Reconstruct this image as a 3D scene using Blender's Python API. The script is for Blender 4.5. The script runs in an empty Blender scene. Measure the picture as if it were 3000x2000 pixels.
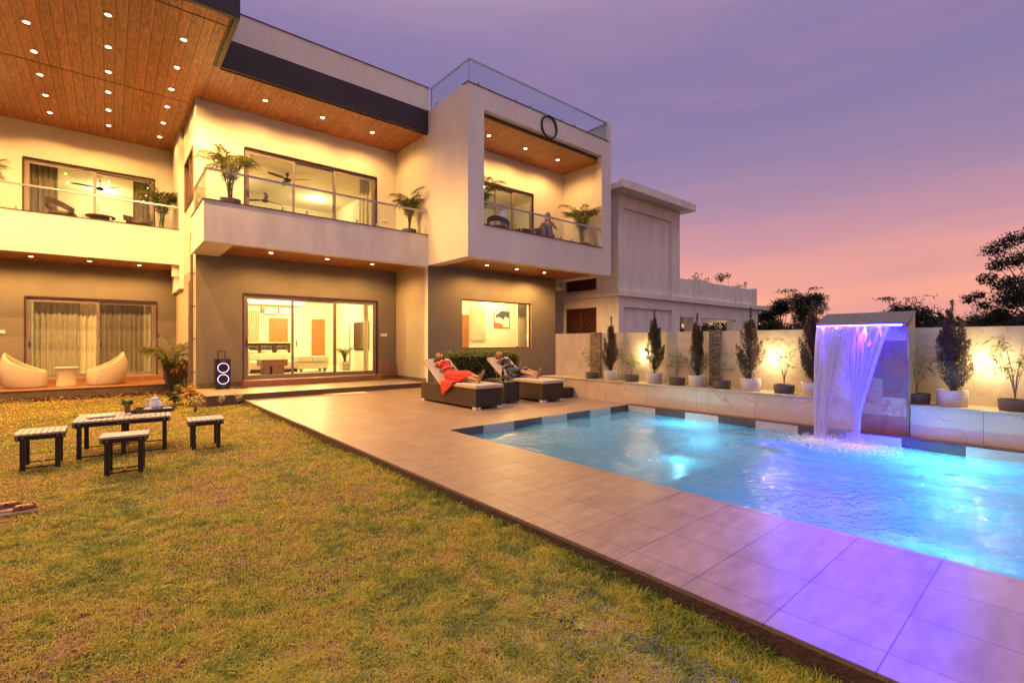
import bpy, bmesh, math, random
import numpy as np
from mathutils import Vector, Matrix, Euler
random.seed(7); RNG = np.random.default_rng(7)
R = math.radians
SC = bpy.context.scene
COL = SC.collection

# ---------------------------------------------------------------- camera, world, exposure
cam = bpy.data.cameras.new('camera'); camo = bpy.data.objects.new('camera', cam); COL.objects.link(camo)
cam.sensor_width = 36.0; cam.lens = 36.0 * 1393 / 3000
cam.clip_start = .05; cam.clip_end = 2000
HEAD = math.atan(1645 / 1393.)           # bearing of the facade direction (+X) right of the view axis
camo.location = (0, 0, 1.45)
camo.rotation_euler = (R(90), 0, HEAD - R(90))
SC.camera = camo

W = bpy.data.worlds.new('World'); SC.world = W; W.use_nodes = True
nt = W.node_tree; N = nt.nodes; L = nt.links; N.clear()
wo = N.new('ShaderNodeOutputWorld'); bg = N.new('ShaderNodeBackground'); L.new(bg.outputs[0], wo.inputs[0])
tc = N.new('ShaderNodeTexCoord'); sx = N.new('ShaderNodeSeparateXYZ'); L.new(tc.outputs['Generated'], sx.inputs[0])
# dusk gradient by elevation: z = sin(elevation); wispy bands shift it slightly
mp = N.new('ShaderNodeMapping'); mp.inputs['Scale'].default_value = (1.6, 1.6, 16); mp.inputs['Rotation'].default_value = (R(3), R(-2), 0)
L.new(tc.outputs['Generated'], mp.inputs[0])
ns = N.new('ShaderNodeTexNoise'); ns.inputs['Scale'].default_value = 1.3; ns.inputs['Detail'].default_value = 5; ns.inputs['Roughness'].default_value = .55
L.new(mp.outputs[0], ns.inputs['Vector'])
mm = N.new('ShaderNodeMath'); mm.operation = 'MULTIPLY_ADD'; mm.inputs[1].default_value = .11; L.new(ns.outputs[0], mm.inputs[0])
m2 = N.new('ShaderNodeMath'); m2.operation = 'SUBTRACT'; m2.inputs[1].default_value = .055; L.new(sx.outputs[2], m2.inputs[0]); L.new(m2.outputs[0], mm.inputs[2])
rp = N.new('ShaderNodeValToRGB'); L.new(mm.outputs[0], rp.inputs[0])
cr = rp.color_ramp; cr.interpolation = 'B_SPLINE'
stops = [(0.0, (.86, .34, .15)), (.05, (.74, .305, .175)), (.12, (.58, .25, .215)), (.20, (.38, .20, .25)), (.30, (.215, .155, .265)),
         (.42, (.155, .13, .26)), (.52, (.18, .135, .26)), (.62, (.27, .19, .29)), (.75, (.66, .56, .66)), (1.0, (1.15, 1.0, 1.12))]  # top stops brightened out of view as added ambient fill
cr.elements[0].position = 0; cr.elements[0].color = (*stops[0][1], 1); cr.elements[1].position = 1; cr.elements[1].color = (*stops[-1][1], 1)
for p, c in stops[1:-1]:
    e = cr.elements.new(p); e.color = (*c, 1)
# pink wisps high up
mp2 = N.new('ShaderNodeMapping'); mp2.inputs['Scale'].default_value = (1.1, 1.1, 7); L.new(tc.outputs['Generated'], mp2.inputs[0])
n2 = N.new('ShaderNodeTexNoise'); n2.inputs['Scale'].default_value = 1.7; n2.inputs['Detail'].default_value = 6; L.new(mp2.outputs[0], n2.inputs['Vector'])
r2 = N.new('ShaderNodeMapRange'); r2.inputs[1].default_value = .46; r2.inputs[2].default_value = .72; r2.inputs[3].default_value = 0; r2.inputs[4].default_value = .42
L.new(n2.outputs[0], r2.inputs[0])
mx = N.new('ShaderNodeMix'); mx.data_type = 'RGBA'; L.new(r2.outputs[0], mx.inputs[0]); L.new(rp.outputs[0], mx.inputs[6]); mx.inputs[7].default_value = (.33, .17, .255, 1)
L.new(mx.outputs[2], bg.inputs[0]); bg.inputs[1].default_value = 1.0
SC.view_settings.view_transform = 'Standard'; SC.view_settings.look = 'None'
SC.view_settings.exposure = 0.6; SC.view_settings.gamma = 1.0; SC.view_settings.use_curve_mapping = False
CY = SC.cycles
CY.max_bounces = 7; CY.diffuse_bounces = 3; CY.glossy_bounces = 3; CY.transmission_bounces = 4; CY.transparent_max_bounces = 12
CY.caustics_reflective = False; CY.caustics_refractive = False; CY.sample_clamp_indirect = 6; CY.use_denoising = True
WARM = (1.0, .515, .145)
K_SPOT = 1.0

# ---------------------------------------------------------------- materials
MATS = {}
def newmat(name):
    m = bpy.data.materials.new(name); m.use_nodes = True; MATS[name] = m
    t = m.node_tree; b = t.nodes['Principled BSDF']
    return m, t.nodes, t.links, b
def noise_col(Nn, Ll, c1, c2, scale, detail=4, lo=.35, hi=.65, mscale=None, rough=.6):
    tc = Nn.new('ShaderNodeTexCoord'); src = tc.outputs['Object']
    if mscale:
        mpn = Nn.new('ShaderNodeMapping'); mpn.inputs['Scale'].default_value = mscale; Ll.new(src, mpn.inputs[0]); src = mpn.outputs[0]
    n = Nn.new('ShaderNodeTexNoise'); n.inputs['Scale'].default_value = scale; n.inputs['Detail'].default_value = detail; n.inputs['Roughness'].default_value = rough
    Ll.new(src, n.inputs['Vector'])
    mr = Nn.new('ShaderNodeMapRange'); mr.inputs[1].default_value = lo; mr.inputs[2].default_value = hi; Ll.new(n.outputs[0], mr.inputs[0])
    mx = Nn.new('ShaderNodeMix'); mx.data_type = 'RGBA'; mx.inputs[6].default_value = (*c1, 1); mx.inputs[7].default_value = (*c2, 1)
    Ll.new(mr.outputs[0], mx.inputs[0])
    return mx, n, src
def bump(Nn, Ll, b, h, dist=.01, strength=.5):
    bp = Nn.new('ShaderNodeBump'); bp.inputs['Distance'].default_value = dist; bp.inputs['Strength'].default_value = strength
    Ll.new(h, bp.inputs['Height']); Ll.new(bp.outputs[0], b.inputs['Normal']); return bp
def simple(name, c, rough=.5, metal=0, c2=None, scale=8, bmp=0, bscale=None, mscale=None, **kw):
    m, Nn, Ll, b = newmat(name)
    c2 = c2 or tuple(x * .8 for x in c)
    mx, n, src = noise_col(Nn, Ll, c, c2, scale, mscale=mscale)
    Ll.new(mx.outputs[2], b.inputs['Base Color'])
    b.inputs['Roughness'].default_value = rough; b.inputs['Metallic'].default_value = metal
    if bmp:
        n3 = Nn.new('ShaderNodeTexNoise'); n3.inputs['Scale'].default_value = bscale or scale * 6; n3.inputs['Detail'].default_value = 4
        Ll.new(src, n3.inputs['Vector']); bump(Nn, Ll, b, n3.outputs[0], bmp, .6)
    for k, v in kw.items(): b.inputs[k].default_value = v
    return m
def emit(name, c, s):
    m, Nn, Ll, b = newmat(name)
    b.inputs['Base Color'].default_value = (.8, .8, .8, 1); b.inputs['Emission Color'].default_value = (*c, 1); b.inputs['Emission Strength'].default_value = s
    return m

simple('plaster', (.75, .70, .62), .85, c2=(.69, .64, .565), scale=1.2, mscale=(1.6, 1.6, .5), bmp=.004, bscale=60)
simple('plaster_weathered', (.78, .75, .69), .88, c2=(.64, .62, .58), scale=1.1, mscale=(2.2, 2.2, .6), bmp=.005, bscale=30)
simple('taupe', (.21, .18, .14), .8, c2=(.185, .16, .125), scale=1.6, bmp=.004, bscale=70)
simple('beige_wall', (.50, .43, .31), .85, c2=(.45, .385, .28), scale=1.4, bmp=.004, bscale=60)
simple('interior_wall', (.80, .74, .60), .8, c2=(.76, .70, .56), scale=1)
simple('dark_fascia', (.018, .012, .012), .45, c2=(.03, .02, .02), scale=2)
simple('brown_trim', (.09, .03, .018), .5, c2=(.06, .02, .012), scale=4)
simple('skirting', (.16, .11, .07), .5, c2=(.12, .085, .055), scale=3)
simple('alu_frame', (.30, .25, .21), .45, .4, c2=(.26, .21, .18), scale=3)
simple('steel', (.42, .42, .44), .28, .9, c2=(.36, .36, .38), scale=6)
simple('black_metal', (.014, .013, .013), .42, .2, c2=(.02, .018, .018), scale=9)
simple('black_plastic', (.012, .012, .014), .35, 0, c2=(.018, .018, .02), scale=9)
simple('white_plastic', (.75, .73, .68), .4, c2=(.7, .68, .63), scale=4)
simple('white_ceramic', (.82, .81, .78), .18, c2=(.79, .78, .75), scale=4)
simple('white_weave_dark', (.05, .04, .03), .6, c2=(.03, .025, .02), scale=30)
simple('cushion', (.56, .47, .34), .9, c2=(.48, .40, .29), scale=5, bmp=.004, bscale=40)
simple('sofa_fabric', (.72, .66, .50), .9, c2=(.64, .58, .44), scale=6, bmp=.003)
simple('curtain', (.50, .44, .34), .9, c2=(.42, .37, .28), scale=14, mscale=(1, 1, .2))
simple('curtain_dark', (.30, .24, .18), .9, c2=(.24, .19, .14), scale=14, mscale=(1, 1, .2))
simple('curtain_sheer', (.78, .70, .50), .9, c2=(.72, .64, .45), scale=14, mscale=(1, 1, .2))
simple('door_wood', (.36, .15, .045), .45, c2=(.26, .10, .03), scale=3, mscale=(6, 6, .6))
simple('table_wood', (.22, .10, .04), .4, c2=(.14, .06, .025), scale=4, mscale=(1, 5, 5))
simple('dark_wood', (.06, .03, .018), .4, c2=(.04, .02, .012), scale=6)
simple('terracotta', (.34, .15, .07), .35, c2=(.25, .11, .05), scale=3, mscale=(4, 1, 1))
simple('plank_grey', (.47, .42, .37), .6, c2=(.36, .32, .28), scale=9, mscale=(5, .8, 1), bmp=.002, bscale=60)
simple('red_fabric', (.62, .045, .02), .75, c2=(.50, .03, .015), scale=8, bmp=.006, bscale=14)
simple('navy_fabric', (.018, .035, .06), .7, c2=(.012, .024, .042), scale=8, bmp=.006, bscale=14)
simple('floral_fabric', (.30, .28, .28), .8, c2=(.10, .10, .12), scale=18)
simple('skin', (.42, .19, .095), .5, c2=(.37, .165, .08), scale=9, **{'Subsurface Weight': .08, 'Subsurface Scale': .01})
simple('skin_light', (.42, .20, .10), .5, c2=(.38, .175, .09), scale=9, **{'Subsurface Weight': .08, 'Subsurface Scale': .01})
simple('hair_dark', (.045, .014, .009), .45, c2=(.06, .02, .01), scale=30, mscale=(3, 3, 1), bmp=.004, bscale=80)
simple('hair_red', (.22, .055, .02), .5, c2=(.12, .03, .012), scale=30, mscale=(3, 3, 1), bmp=.004, bscale=80)
simple('lips', (.40, .06, .05), .4); simple('eye_dark', (.02, .01, .008), .2)
simple('sole_white', (.70, .62, .55), .6); simple('leather_tan', (.24, .055, .02), .45, c2=(.17, .035, .014), scale=20, bmp=.003)
simple('soil', (.06, .035, .02), .95, c2=(.10, .05, .025), scale=20, bmp=.02, bscale=40)
simple('bark', (.07, .05, .035), .9, c2=(.11, .08, .055), scale=18, bmp=.01)
simple('stem_green', (.10, .12, .03), .6); simple('bamboo_stem', (.22, .17, .06), .6)
simple('red_ribbon', (.55, .03, .02), .5); simple('cloth_white', (.70, .66, .58), .9, bmp=.003)
simple('paper', (.72, .66, .55), .8); simple('book_cover', (.50, .42, .30), .6)
simple('copper_wire', (.30, .12, .06), .35, .6)
simple('wine_red', (.45, .01, .03), .1, **{'Transmission Weight': .3})
simple('bottle_glass', (.012, .008, .01), .08); simple('bottle_label', (.25, .07, .03), .6)
simple('stone_coping', (.10, .055, .045), .35, c2=(.14, .075, .06), scale=10)
simple('ledge_stone', (.52, .42, .28), .3, c2=(.44, .35, .23), scale=5)
simple('pool_shell', (.16, .48, .60), .5, c2=(.10, .38, .52), scale=1.2)
simple('tile_dark', (.055, .055, .06), .35, c2=(.10, .07, .05), scale=14)
simple('tile_pale', (.50, .46, .42), .35, c2=(.42, .38, .34), scale=9)
simple('tv_screen', (.035, .028, .022), .08); simple('cabinet_brown', (.13, .06, .03), .35, c2=(.10, .045, .022))
simple('counter_stone', (.10, .07, .045), .25, c2=(.02, .015, .012), scale=7)
simple('counter_top', (.75, .68, .5), .3)
simple('art_white', (.75, .70, .62), .7); simple('art_navy', (.03, .045, .07), .7); simple('art_rust', (.45, .12, .03), .7)
simple('asphalt_ground', (.06, .05, .035), .95, c2=(.05, .06, .03), scale=1)
simple('hill_green', (.02, .03, .018), .95)
simple('blind_fabric', (.56, .50, .36), .9, c2=(.50, .44, .31), scale=9)
simple('rattan_brown', (.07, .035, .02), .55, c2=(.10, .05, .03), scale=25)
simple('camera_white', (.6, .58, .53), .4); simple('grey_pot', (.22, .23, .25), .6); simple('mat_cloth', (.62, .50, .30), .95, c2=(.55, .44, .26), scale=20, bmp=.005)
simple('tan_rod', (.40, .17, .05), .5, c2=(.34, .14, .04)); simple('pvc_pipe', (.16, .11, .075), .5)
emit('lens', (1, .80, .48), 26); emit('lens_sconce', (1, .80, .40), 30); emit('led_violet', (.020, .006, 1), 200)
emit('bulb_white', (1, .86, .6), 14); emit('phone_screen', (.8, .85, 1), 1.5); emit('lamp_shade_lit', (1, .66, .28), 2.5)
emit('pool_lens', (.5, .9, 1), .5)

def m_wood(name, pitch):
    m, Nn, Ll, b = newmat(name)
    tc = Nn.new('ShaderNodeTexCoord'); s = Nn.new('ShaderNodeSeparateXYZ'); Ll.new(tc.outputs['Object'], s.inputs[0])
    def math_(op, a, v=None, v2=None):
        q = Nn.new('ShaderNodeMath'); q.operation = op
        Ll.new(a, q.inputs[0])
        if v is not None:
            if isinstance(v, (int, float)): q.inputs[1].default_value = v
            else: Ll.new(v, q.inputs[1])
        if v2 is not None: q.inputs[2].default_value = v2
        return q.outputs[0]
    fx = math_('DIVIDE', s.outputs[0], pitch)
    fr = math_('FRACT', fx); idx = math_('FLOOR', fx)
    g1 = math_('COMPARE', fr, .5, .455); g1 = math_('SUBTRACT', g1, 1.0); g1 = math_('ABSOLUTE', g1)       # 1 in the groove
    g2 = math_('COMPARE', fr, .84, .012)
    wn = Nn.new('ShaderNodeTexWhiteNoise'); wn.noise_dimensions = '1D'; Ll.new(idx, wn.inputs['W'])
    mpn = Nn.new('ShaderNodeMapping'); mpn.inputs['Scale'].default_value = (5, .9, 1); Ll.new(tc.outputs['Object'], mpn.inputs[0])
    n = Nn.new('ShaderNodeTexNoise'); n.noise_dimensions = '4D'; n.inputs['Scale'].default_value = 2.6; n.inputs['Detail'].default_value = 9; n.inputs['Roughness'].default_value = .66; n.inputs['Distortion'].default_value = 1.6
    Ll.new(mpn.outputs[0], n.inputs['Vector']); w5 = math_('MULTIPLY', wn.outputs[0], 9.0); Ll.new(w5, n.inputs['W'])
    rp = Nn.new('ShaderNodeValToRGB'); rp.color_ramp.elements[0].position = .33; rp.color_ramp.elements[0].color = (.15, .038, .008, 1)
    rp.color_ramp.elements[1].position = .68; rp.color_ramp.elements[1].color = (.56, .21, .045, 1)
    Ll.new(n.outputs[0], rp.inputs[0])
    mx = Nn.new('ShaderNodeMix'); mx.data_type = 'RGBA'; Ll.new(g1, mx.inputs[0]); Ll.new(rp.outputs[0], mx.inputs[6]); mx.inputs[7].default_value = (.17, .048, .012, 1)
    mx2 = Nn.new('ShaderNodeMix'); mx2.data_type = 'RGBA'; Ll.new(g2, mx2.inputs[0]); Ll.new(mx.outputs[2], mx2.inputs[6]); mx2.inputs[7].default_value = (.60, .24, .08, 1)
    hs = Nn.new('ShaderNodeHueSaturation'); v = math_('MULTIPLY_ADD', wn.outputs[0], .22, .89); Ll.new(v, hs.inputs['Value']); Ll.new(mx2.outputs[2], hs.inputs['Color'])
    Ll.new(hs.outputs[0], b.inputs['Base Color']); b.inputs['Roughness'].default_value = .38
    inv = math_('MULTIPLY', g1, -1.0); bump(Nn, Ll, b, inv, .006, .8)
m_wood('soffit_wood', .20); m_wood('soffit_wood_fine', .115)

def m_brick(name, w, h, c1, c2, cm, off=(0, 0), mort=.004, rough=.35, swap='xy', veins=None, bias=0, offset=0, nscale=5, namt=.5, bdist=.002, coat=0, rough2=None):
    m, Nn, Ll, b = newmat(name)
    tc = Nn.new('ShaderNodeTexCoord'); s = Nn.new('ShaderNodeSeparateXYZ'); Ll.new(tc.outputs['Object'], s.inputs[0])
    c = Nn.new('ShaderNodeCombineXYZ'); ix = {'x': 0, 'y': 1, 'z': 2}
    Ll.new(s.outputs[ix[swap[0]]], c.inputs[0]); Ll.new(s.outputs[ix[swap[1]]], c.inputs[1])
    mpn = Nn.new('ShaderNodeMapping'); mpn.inputs['Location'].default_value = (-off[0], -off[1], 0); Ll.new(c.outputs[0], mpn.inputs[0])
    br = Nn.new('ShaderNodeTexBrick'); br.offset = offset; br.offset_frequency = 2; br.squash = 1
    br.inputs['Scale'].default_value = 1; br.inputs['Mortar Size'].default_value = mort; br.inputs['Mortar Smooth'].default_value = .1; br.inputs['Bias'].default_value = bias
    br.inputs['Brick Width'].default_value = w; br.inputs['Row Height'].default_value = h
    br.inputs['Color1'].default_value = (*c1, 1); br.inputs['Color2'].default_value = (*c2, 1); br.inputs['Mortar'].default_value = (*cm, 1)
    Ll.new(mpn.outputs[0], br.inputs['Vector'])
    n = Nn.new('ShaderNodeTexNoise'); n.inputs['Scale'].default_value = nscale; n.inputs['Detail'].default_value = 7; n.inputs['Roughness'].default_value = .65
    mp3 = Nn.new('ShaderNodeMapping'); mp3.inputs['Scale'].default_value = (1, 3.0, 1) if name == 'deck_tile' else (1, 1, 1); Ll.new(tc.outputs['Object'], mp3.inputs[0]); Ll.new(mp3.outputs[0], n.inputs['Vector'])
    mr = Nn.new('ShaderNodeMapRange'); mr.inputs[1].default_value = .3; mr.inputs[2].default_value = .7; mr.inputs[3].default_value = 1 - namt; mr.inputs[4].default_value = 1 + namt * .4; Ll.new(n.outputs[0], mr.inputs[0])
    mul = Nn.new('ShaderNodeMix'); mul.data_type = 'RGBA'; mul.blend_type = 'MULTIPLY'; mul.inputs[0].default_value = 1
    Ll.new(br.outputs[0], mul.inputs[6]); Ll.new(mr.outputs[0], mul.inputs[7]); out = mul.outputs[2]
    if veins:
        vn = Nn.new('ShaderNodeTexNoise'); vn.inputs['Scale'].default_value = 1.7; vn.inputs['Detail'].default_value = 3; Ll.new(tc.outputs['Object'], vn.inputs['Vector'])
        vx = Nn.new('ShaderNodeMix'); vx.data_type = 'VECTOR'; vx.inputs[0].default_value = .32; Ll.new(tc.outputs['Object'], vx.inputs[4]); Ll.new(vn.outputs[1], vx.inputs[5])
        vo = Nn.new('ShaderNodeTexVoronoi'); vo.feature = 'DISTANCE_TO_EDGE'; vo.inputs['Scale'].default_value = 2.6; Ll.new(vx.outputs[1], vo.inputs['Vector'])
        vr = Nn.new('ShaderNodeMapRange'); vr.inputs[1].default_value = 0; vr.inputs[2].default_value = .011; vr.inputs[3].default_value = .85; vr.inputs[4].default_value = 0; Ll.new(vo.outputs[0], vr.inputs[0])
        br2 = Nn.new('ShaderNodeTexNoise'); br2.inputs['Scale'].default_value = 2.1; Ll.new(tc.outputs['Object'], br2.inputs['Vector'])
        bm = Nn.new('ShaderNodeMapRange'); bm.inputs[1].default_value = .47; bm.inputs[2].default_value = .62; Ll.new(br2.outputs[0], bm.inputs[0])
        ml = Nn.new('ShaderNodeMath'); ml.operation = 'MULTIPLY'; Ll.new(vr.outputs[0], ml.inputs[0]); Ll.new(bm.outputs[0], ml.inputs[1])
        m3 = Nn.new('ShaderNodeMix'); m3.data_type = 'RGBA'; Ll.new(ml.outputs[0], m3.inputs[0]); Ll.new(out, m3.inputs[6]); m3.inputs[7].default_value = (*veins, 1); out = m3.outputs[2]
    Ll.new(out, b.inputs['Base Color'])
    rr = Nn.new('ShaderNodeMapRange'); rr.inputs[1].default_value = .3; rr.inputs[2].default_value = .7; rr.inputs[3].default_value = rough; rr.inputs[4].default_value = rough2 or rough * 1.3; Ll.new(n.outputs[0], rr.inputs[0]); Ll.new(rr.outputs[0], b.inputs['Roughness'])
    iv = Nn.new('ShaderNodeMath'); iv.operation = 'MULTIPLY_ADD'; iv.inputs[1].default_value = -1; Ll.new(br.outputs['Fac'], iv.inputs[0])
    sm = Nn.new('ShaderNodeMath'); sm.operation = 'MULTIPLY'; sm.inputs[1].default_value = .25; Ll.new(n.outputs[0], sm.inputs[0]); Ll.new(sm.outputs[0], iv.inputs[2])
    bump(Nn, Ll, b, iv.outputs[0], bdist, .8)
    if name == 'deck_tile': b.inputs['Specular IOR Level'].default_value = .32
    return m
m_brick('deck_tile', .47, .47, (.31, .205, .125), (.36, .245, .155), (.13, .08, .05), off=(2.77, .56), mort=.003, rough=.36, nscale=3.2, namt=.30, rough2=.46)
m_brick('platform_tile', 1.2, .47, (.42, .34, .22), (.38, .30, .20), (.12, .08, .05), off=(1.7, 13.3), mort=.004, rough=.3, nscale=4, namt=.2)
m_brick('marble_ledge', 1.17, .8, (.62, .50, .36), (.58, .465, .33), (.20, .16, .12), off=(.0, -.2), mort=.003, rough=.10, swap='yz', veins=(.16, .09, .05), nscale=3, namt=.16, rough2=.2)
m_brick('marble_wall', 1.3, .62, (.54, .46, .36), (.50, .43, .335), (.36, .30, .22), off=(.2, -.2), mort=.002, rough=.22, swap='yz', veins=(.30, .21, .13), nscale=3, namt=.14, rough2=.35)
m_brick('stack_stone', .11, .022, (.22, .14, .085), (.50, .38, .24), (.05, .035, .02), mort=.003, rough=.8, swap='yz', offset=.5, nscale=20, namt=.5, bdist=.02)
m_brick('wicker', .030, .016, (.15, .07, .038), (.09, .042, .024), (.010, .006, .005), mort=.004, rough=.42, swap='yz', offset=.5, nscale=30, namt=.3, bdist=.008)
m_brick('wicker_end', .030, .016, (.12, .056, .032), (.07, .034, .02), (.008, .005, .004), mort=.004, rough=.42, swap='xz', offset=.5, nscale=30, namt=.3, bdist=.008)
m_brick('white_wicker', .03, .014, (.78, .70, .52), (.72, .64, .47), (.45, .36, .22), mort=.0018, rough=.6, swap='xz', offset=.5, nscale=20, namt=.1, bdist=.006)
m_brick('white_weave', .026, .020, (.82, .79, .72), (.76, .73, .66), (.30, .26, .20), mort=.003, rough=.6, swap='yz', offset=.5, nscale=20, namt=.1, bdist=.01)
m_brick('grey_weave', .034, .022, (.26, .22, .17), (.22, .18, .14), (.05, .04, .03), mort=.0055, rough=.6, swap='yz', offset=.5, nscale=20, namt=.2, bdist=.01)
m_brick('pool_tile', .3, .3, (.16, .50, .62), (.13, .44, .57), (.30, .6, .68), mort=.006, rough=.4, nscale=1.5, namt=.3)

def m_slate():
    m, Nn, Ll, b = newmat('slate_panel')
    tc = Nn.new('ShaderNodeTexCoord'); s = Nn.new('ShaderNodeSeparateXYZ'); Ll.new(tc.outputs['Object'], s.inputs[0])
    c = Nn.new('ShaderNodeCombineXYZ'); Ll.new(s.outputs[1], c.inputs[0]); Ll.new(s.outputs[2], c.inputs[1])
    mpn = Nn.new('ShaderNodeMapping'); mpn.inputs['Location'].default_value = (-.03, -.03, 0); mpn.inputs['Scale'].default_value = (1 / .29, 1 / .29, 1); Ll.new(c.outputs[0], mpn.inputs[0])
    fl = Nn.new('ShaderNodeVectorMath'); fl.operation = 'FLOOR'; Ll.new(mpn.outputs[0], fl.inputs[0])
    wn = Nn.new('ShaderNodeTexWhiteNoise'); wn.noise_dimensions = '3D'; Ll.new(fl.outputs[0], wn.inputs['Vector'])
    rp = Nn.new('ShaderNodeValToRGB'); rp.color_ramp.interpolation = 'CONSTANT'
    el = rp.color_ramp.elements; el[0].color = (.26, .165, .085, 1); el[0].position = 0; el[1].position = .22; el[1].color = (.36, .17, .06, 1)
    for p, cc in ((.42, (.56, .39, .19)), (.62, (.30, .19, .10)), (.80, (.50, .31, .13))):
        e = el.new(p); e.color = (*cc, 1)
    Ll.new(wn.outputs[0], rp.inputs[0])
    n = Nn.new('ShaderNodeTexNoise'); n.inputs['Scale'].default_value = 5.5; n.inputs['Detail'].default_value = 9; n.inputs['Roughness'].default_value = .7; Ll.new(tc.outputs['Object'], n.inputs['Vector'])
    mr = Nn.new('ShaderNodeMapRange'); mr.inputs[1].default_value = .50; mr.inputs[2].default_value = .62; mr.inputs[4].default_value = .85; Ll.new(n.outputs[0], mr.inputs[0])
    mx = Nn.new('ShaderNodeMix'); mx.data_type = 'RGBA'; Ll.new(mr.outputs[0], mx.inputs[0]); Ll.new(rp.outputs[0], mx.inputs[6]); mx.inputs[7].default_value = (.34, .09, .03, 1)
    fr = Nn.new('ShaderNodeVectorMath'); fr.operation = 'FRACTION'; Ll.new(mpn.outputs[0], fr.inputs[0])
    s2 = Nn.new('ShaderNodeSeparateXYZ'); Ll.new(fr.outputs[0], s2.inputs[0])
    mn = Nn.new('ShaderNodeMath'); mn.operation = 'MINIMUM'; Ll.new(s2.outputs[0], mn.inputs[0]); Ll.new(s2.outputs[1], mn.inputs[1])
    lt = Nn.new('ShaderNodeMath'); lt.operation = 'LESS_THAN'; lt.inputs[1].default_value = .012; Ll.new(mn.outputs[0], lt.inputs[0])
    m4 = Nn.new('ShaderNodeMix'); m4.data_type = 'RGBA'; Ll.new(lt.outputs[0], m4.inputs[0]); Ll.new(mx.outputs[2], m4.inputs[6]); m4.inputs[7].default_value = (.07, .05, .04, 1)
    Ll.new(m4.outputs[2], b.inputs['Base Color']); b.inputs['Roughness'].default_value = .75
    bump(Nn, Ll, b, n.outputs[0], .006, .6)
m_slate()

def m_glass(name, tint=(.93, .96, .95), k=1.0):
    m = bpy.data.materials.new(name); m.use_nodes = True; MATS[name] = m
    Nn = m.node_tree.nodes; Ll = m.node_tree.links; Nn.clear()
    o = Nn.new('ShaderNodeOutputMaterial'); t = Nn.new('ShaderNodeBsdfTransparent'); t.inputs[0].default_value = (*tint, 1)
    g = Nn.new('ShaderNodeBsdfGlossy'); g.inputs['Roughness'].default_value = .015; f = Nn.new('ShaderNodeFresnel'); f.inputs[0].default_value = 1.5
    ge = Nn.new('ShaderNodeNewGeometry'); bf = Nn.new('ShaderNodeMath'); bf.operation = 'MULTIPLY_ADD'; bf.inputs[1].default_value = -k; bf.inputs[2].default_value = k; Ll.new(ge.outputs['Backfacing'], bf.inputs[0])
    mu = Nn.new('ShaderNodeMath'); mu.operation = 'MULTIPLY'; Ll.new(bf.outputs[0], mu.inputs[1]); Ll.new(f.outputs[0], mu.inputs[0])
    mx = Nn.new('ShaderNodeMixShader'); Ll.new(mu.outputs[0], mx.inputs[0]); Ll.new(t.outputs[0], mx.inputs[1]); Ll.new(g.outputs[0], mx.inputs[2]); Ll.new(mx.outputs[0], o.inputs[0])
m_glass('glass', k=.7); m_glass('rail_glass', (.90, .94, .95), 1.1); m_glass('clear_glass', (.96, .97, .95), 1.6)

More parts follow.
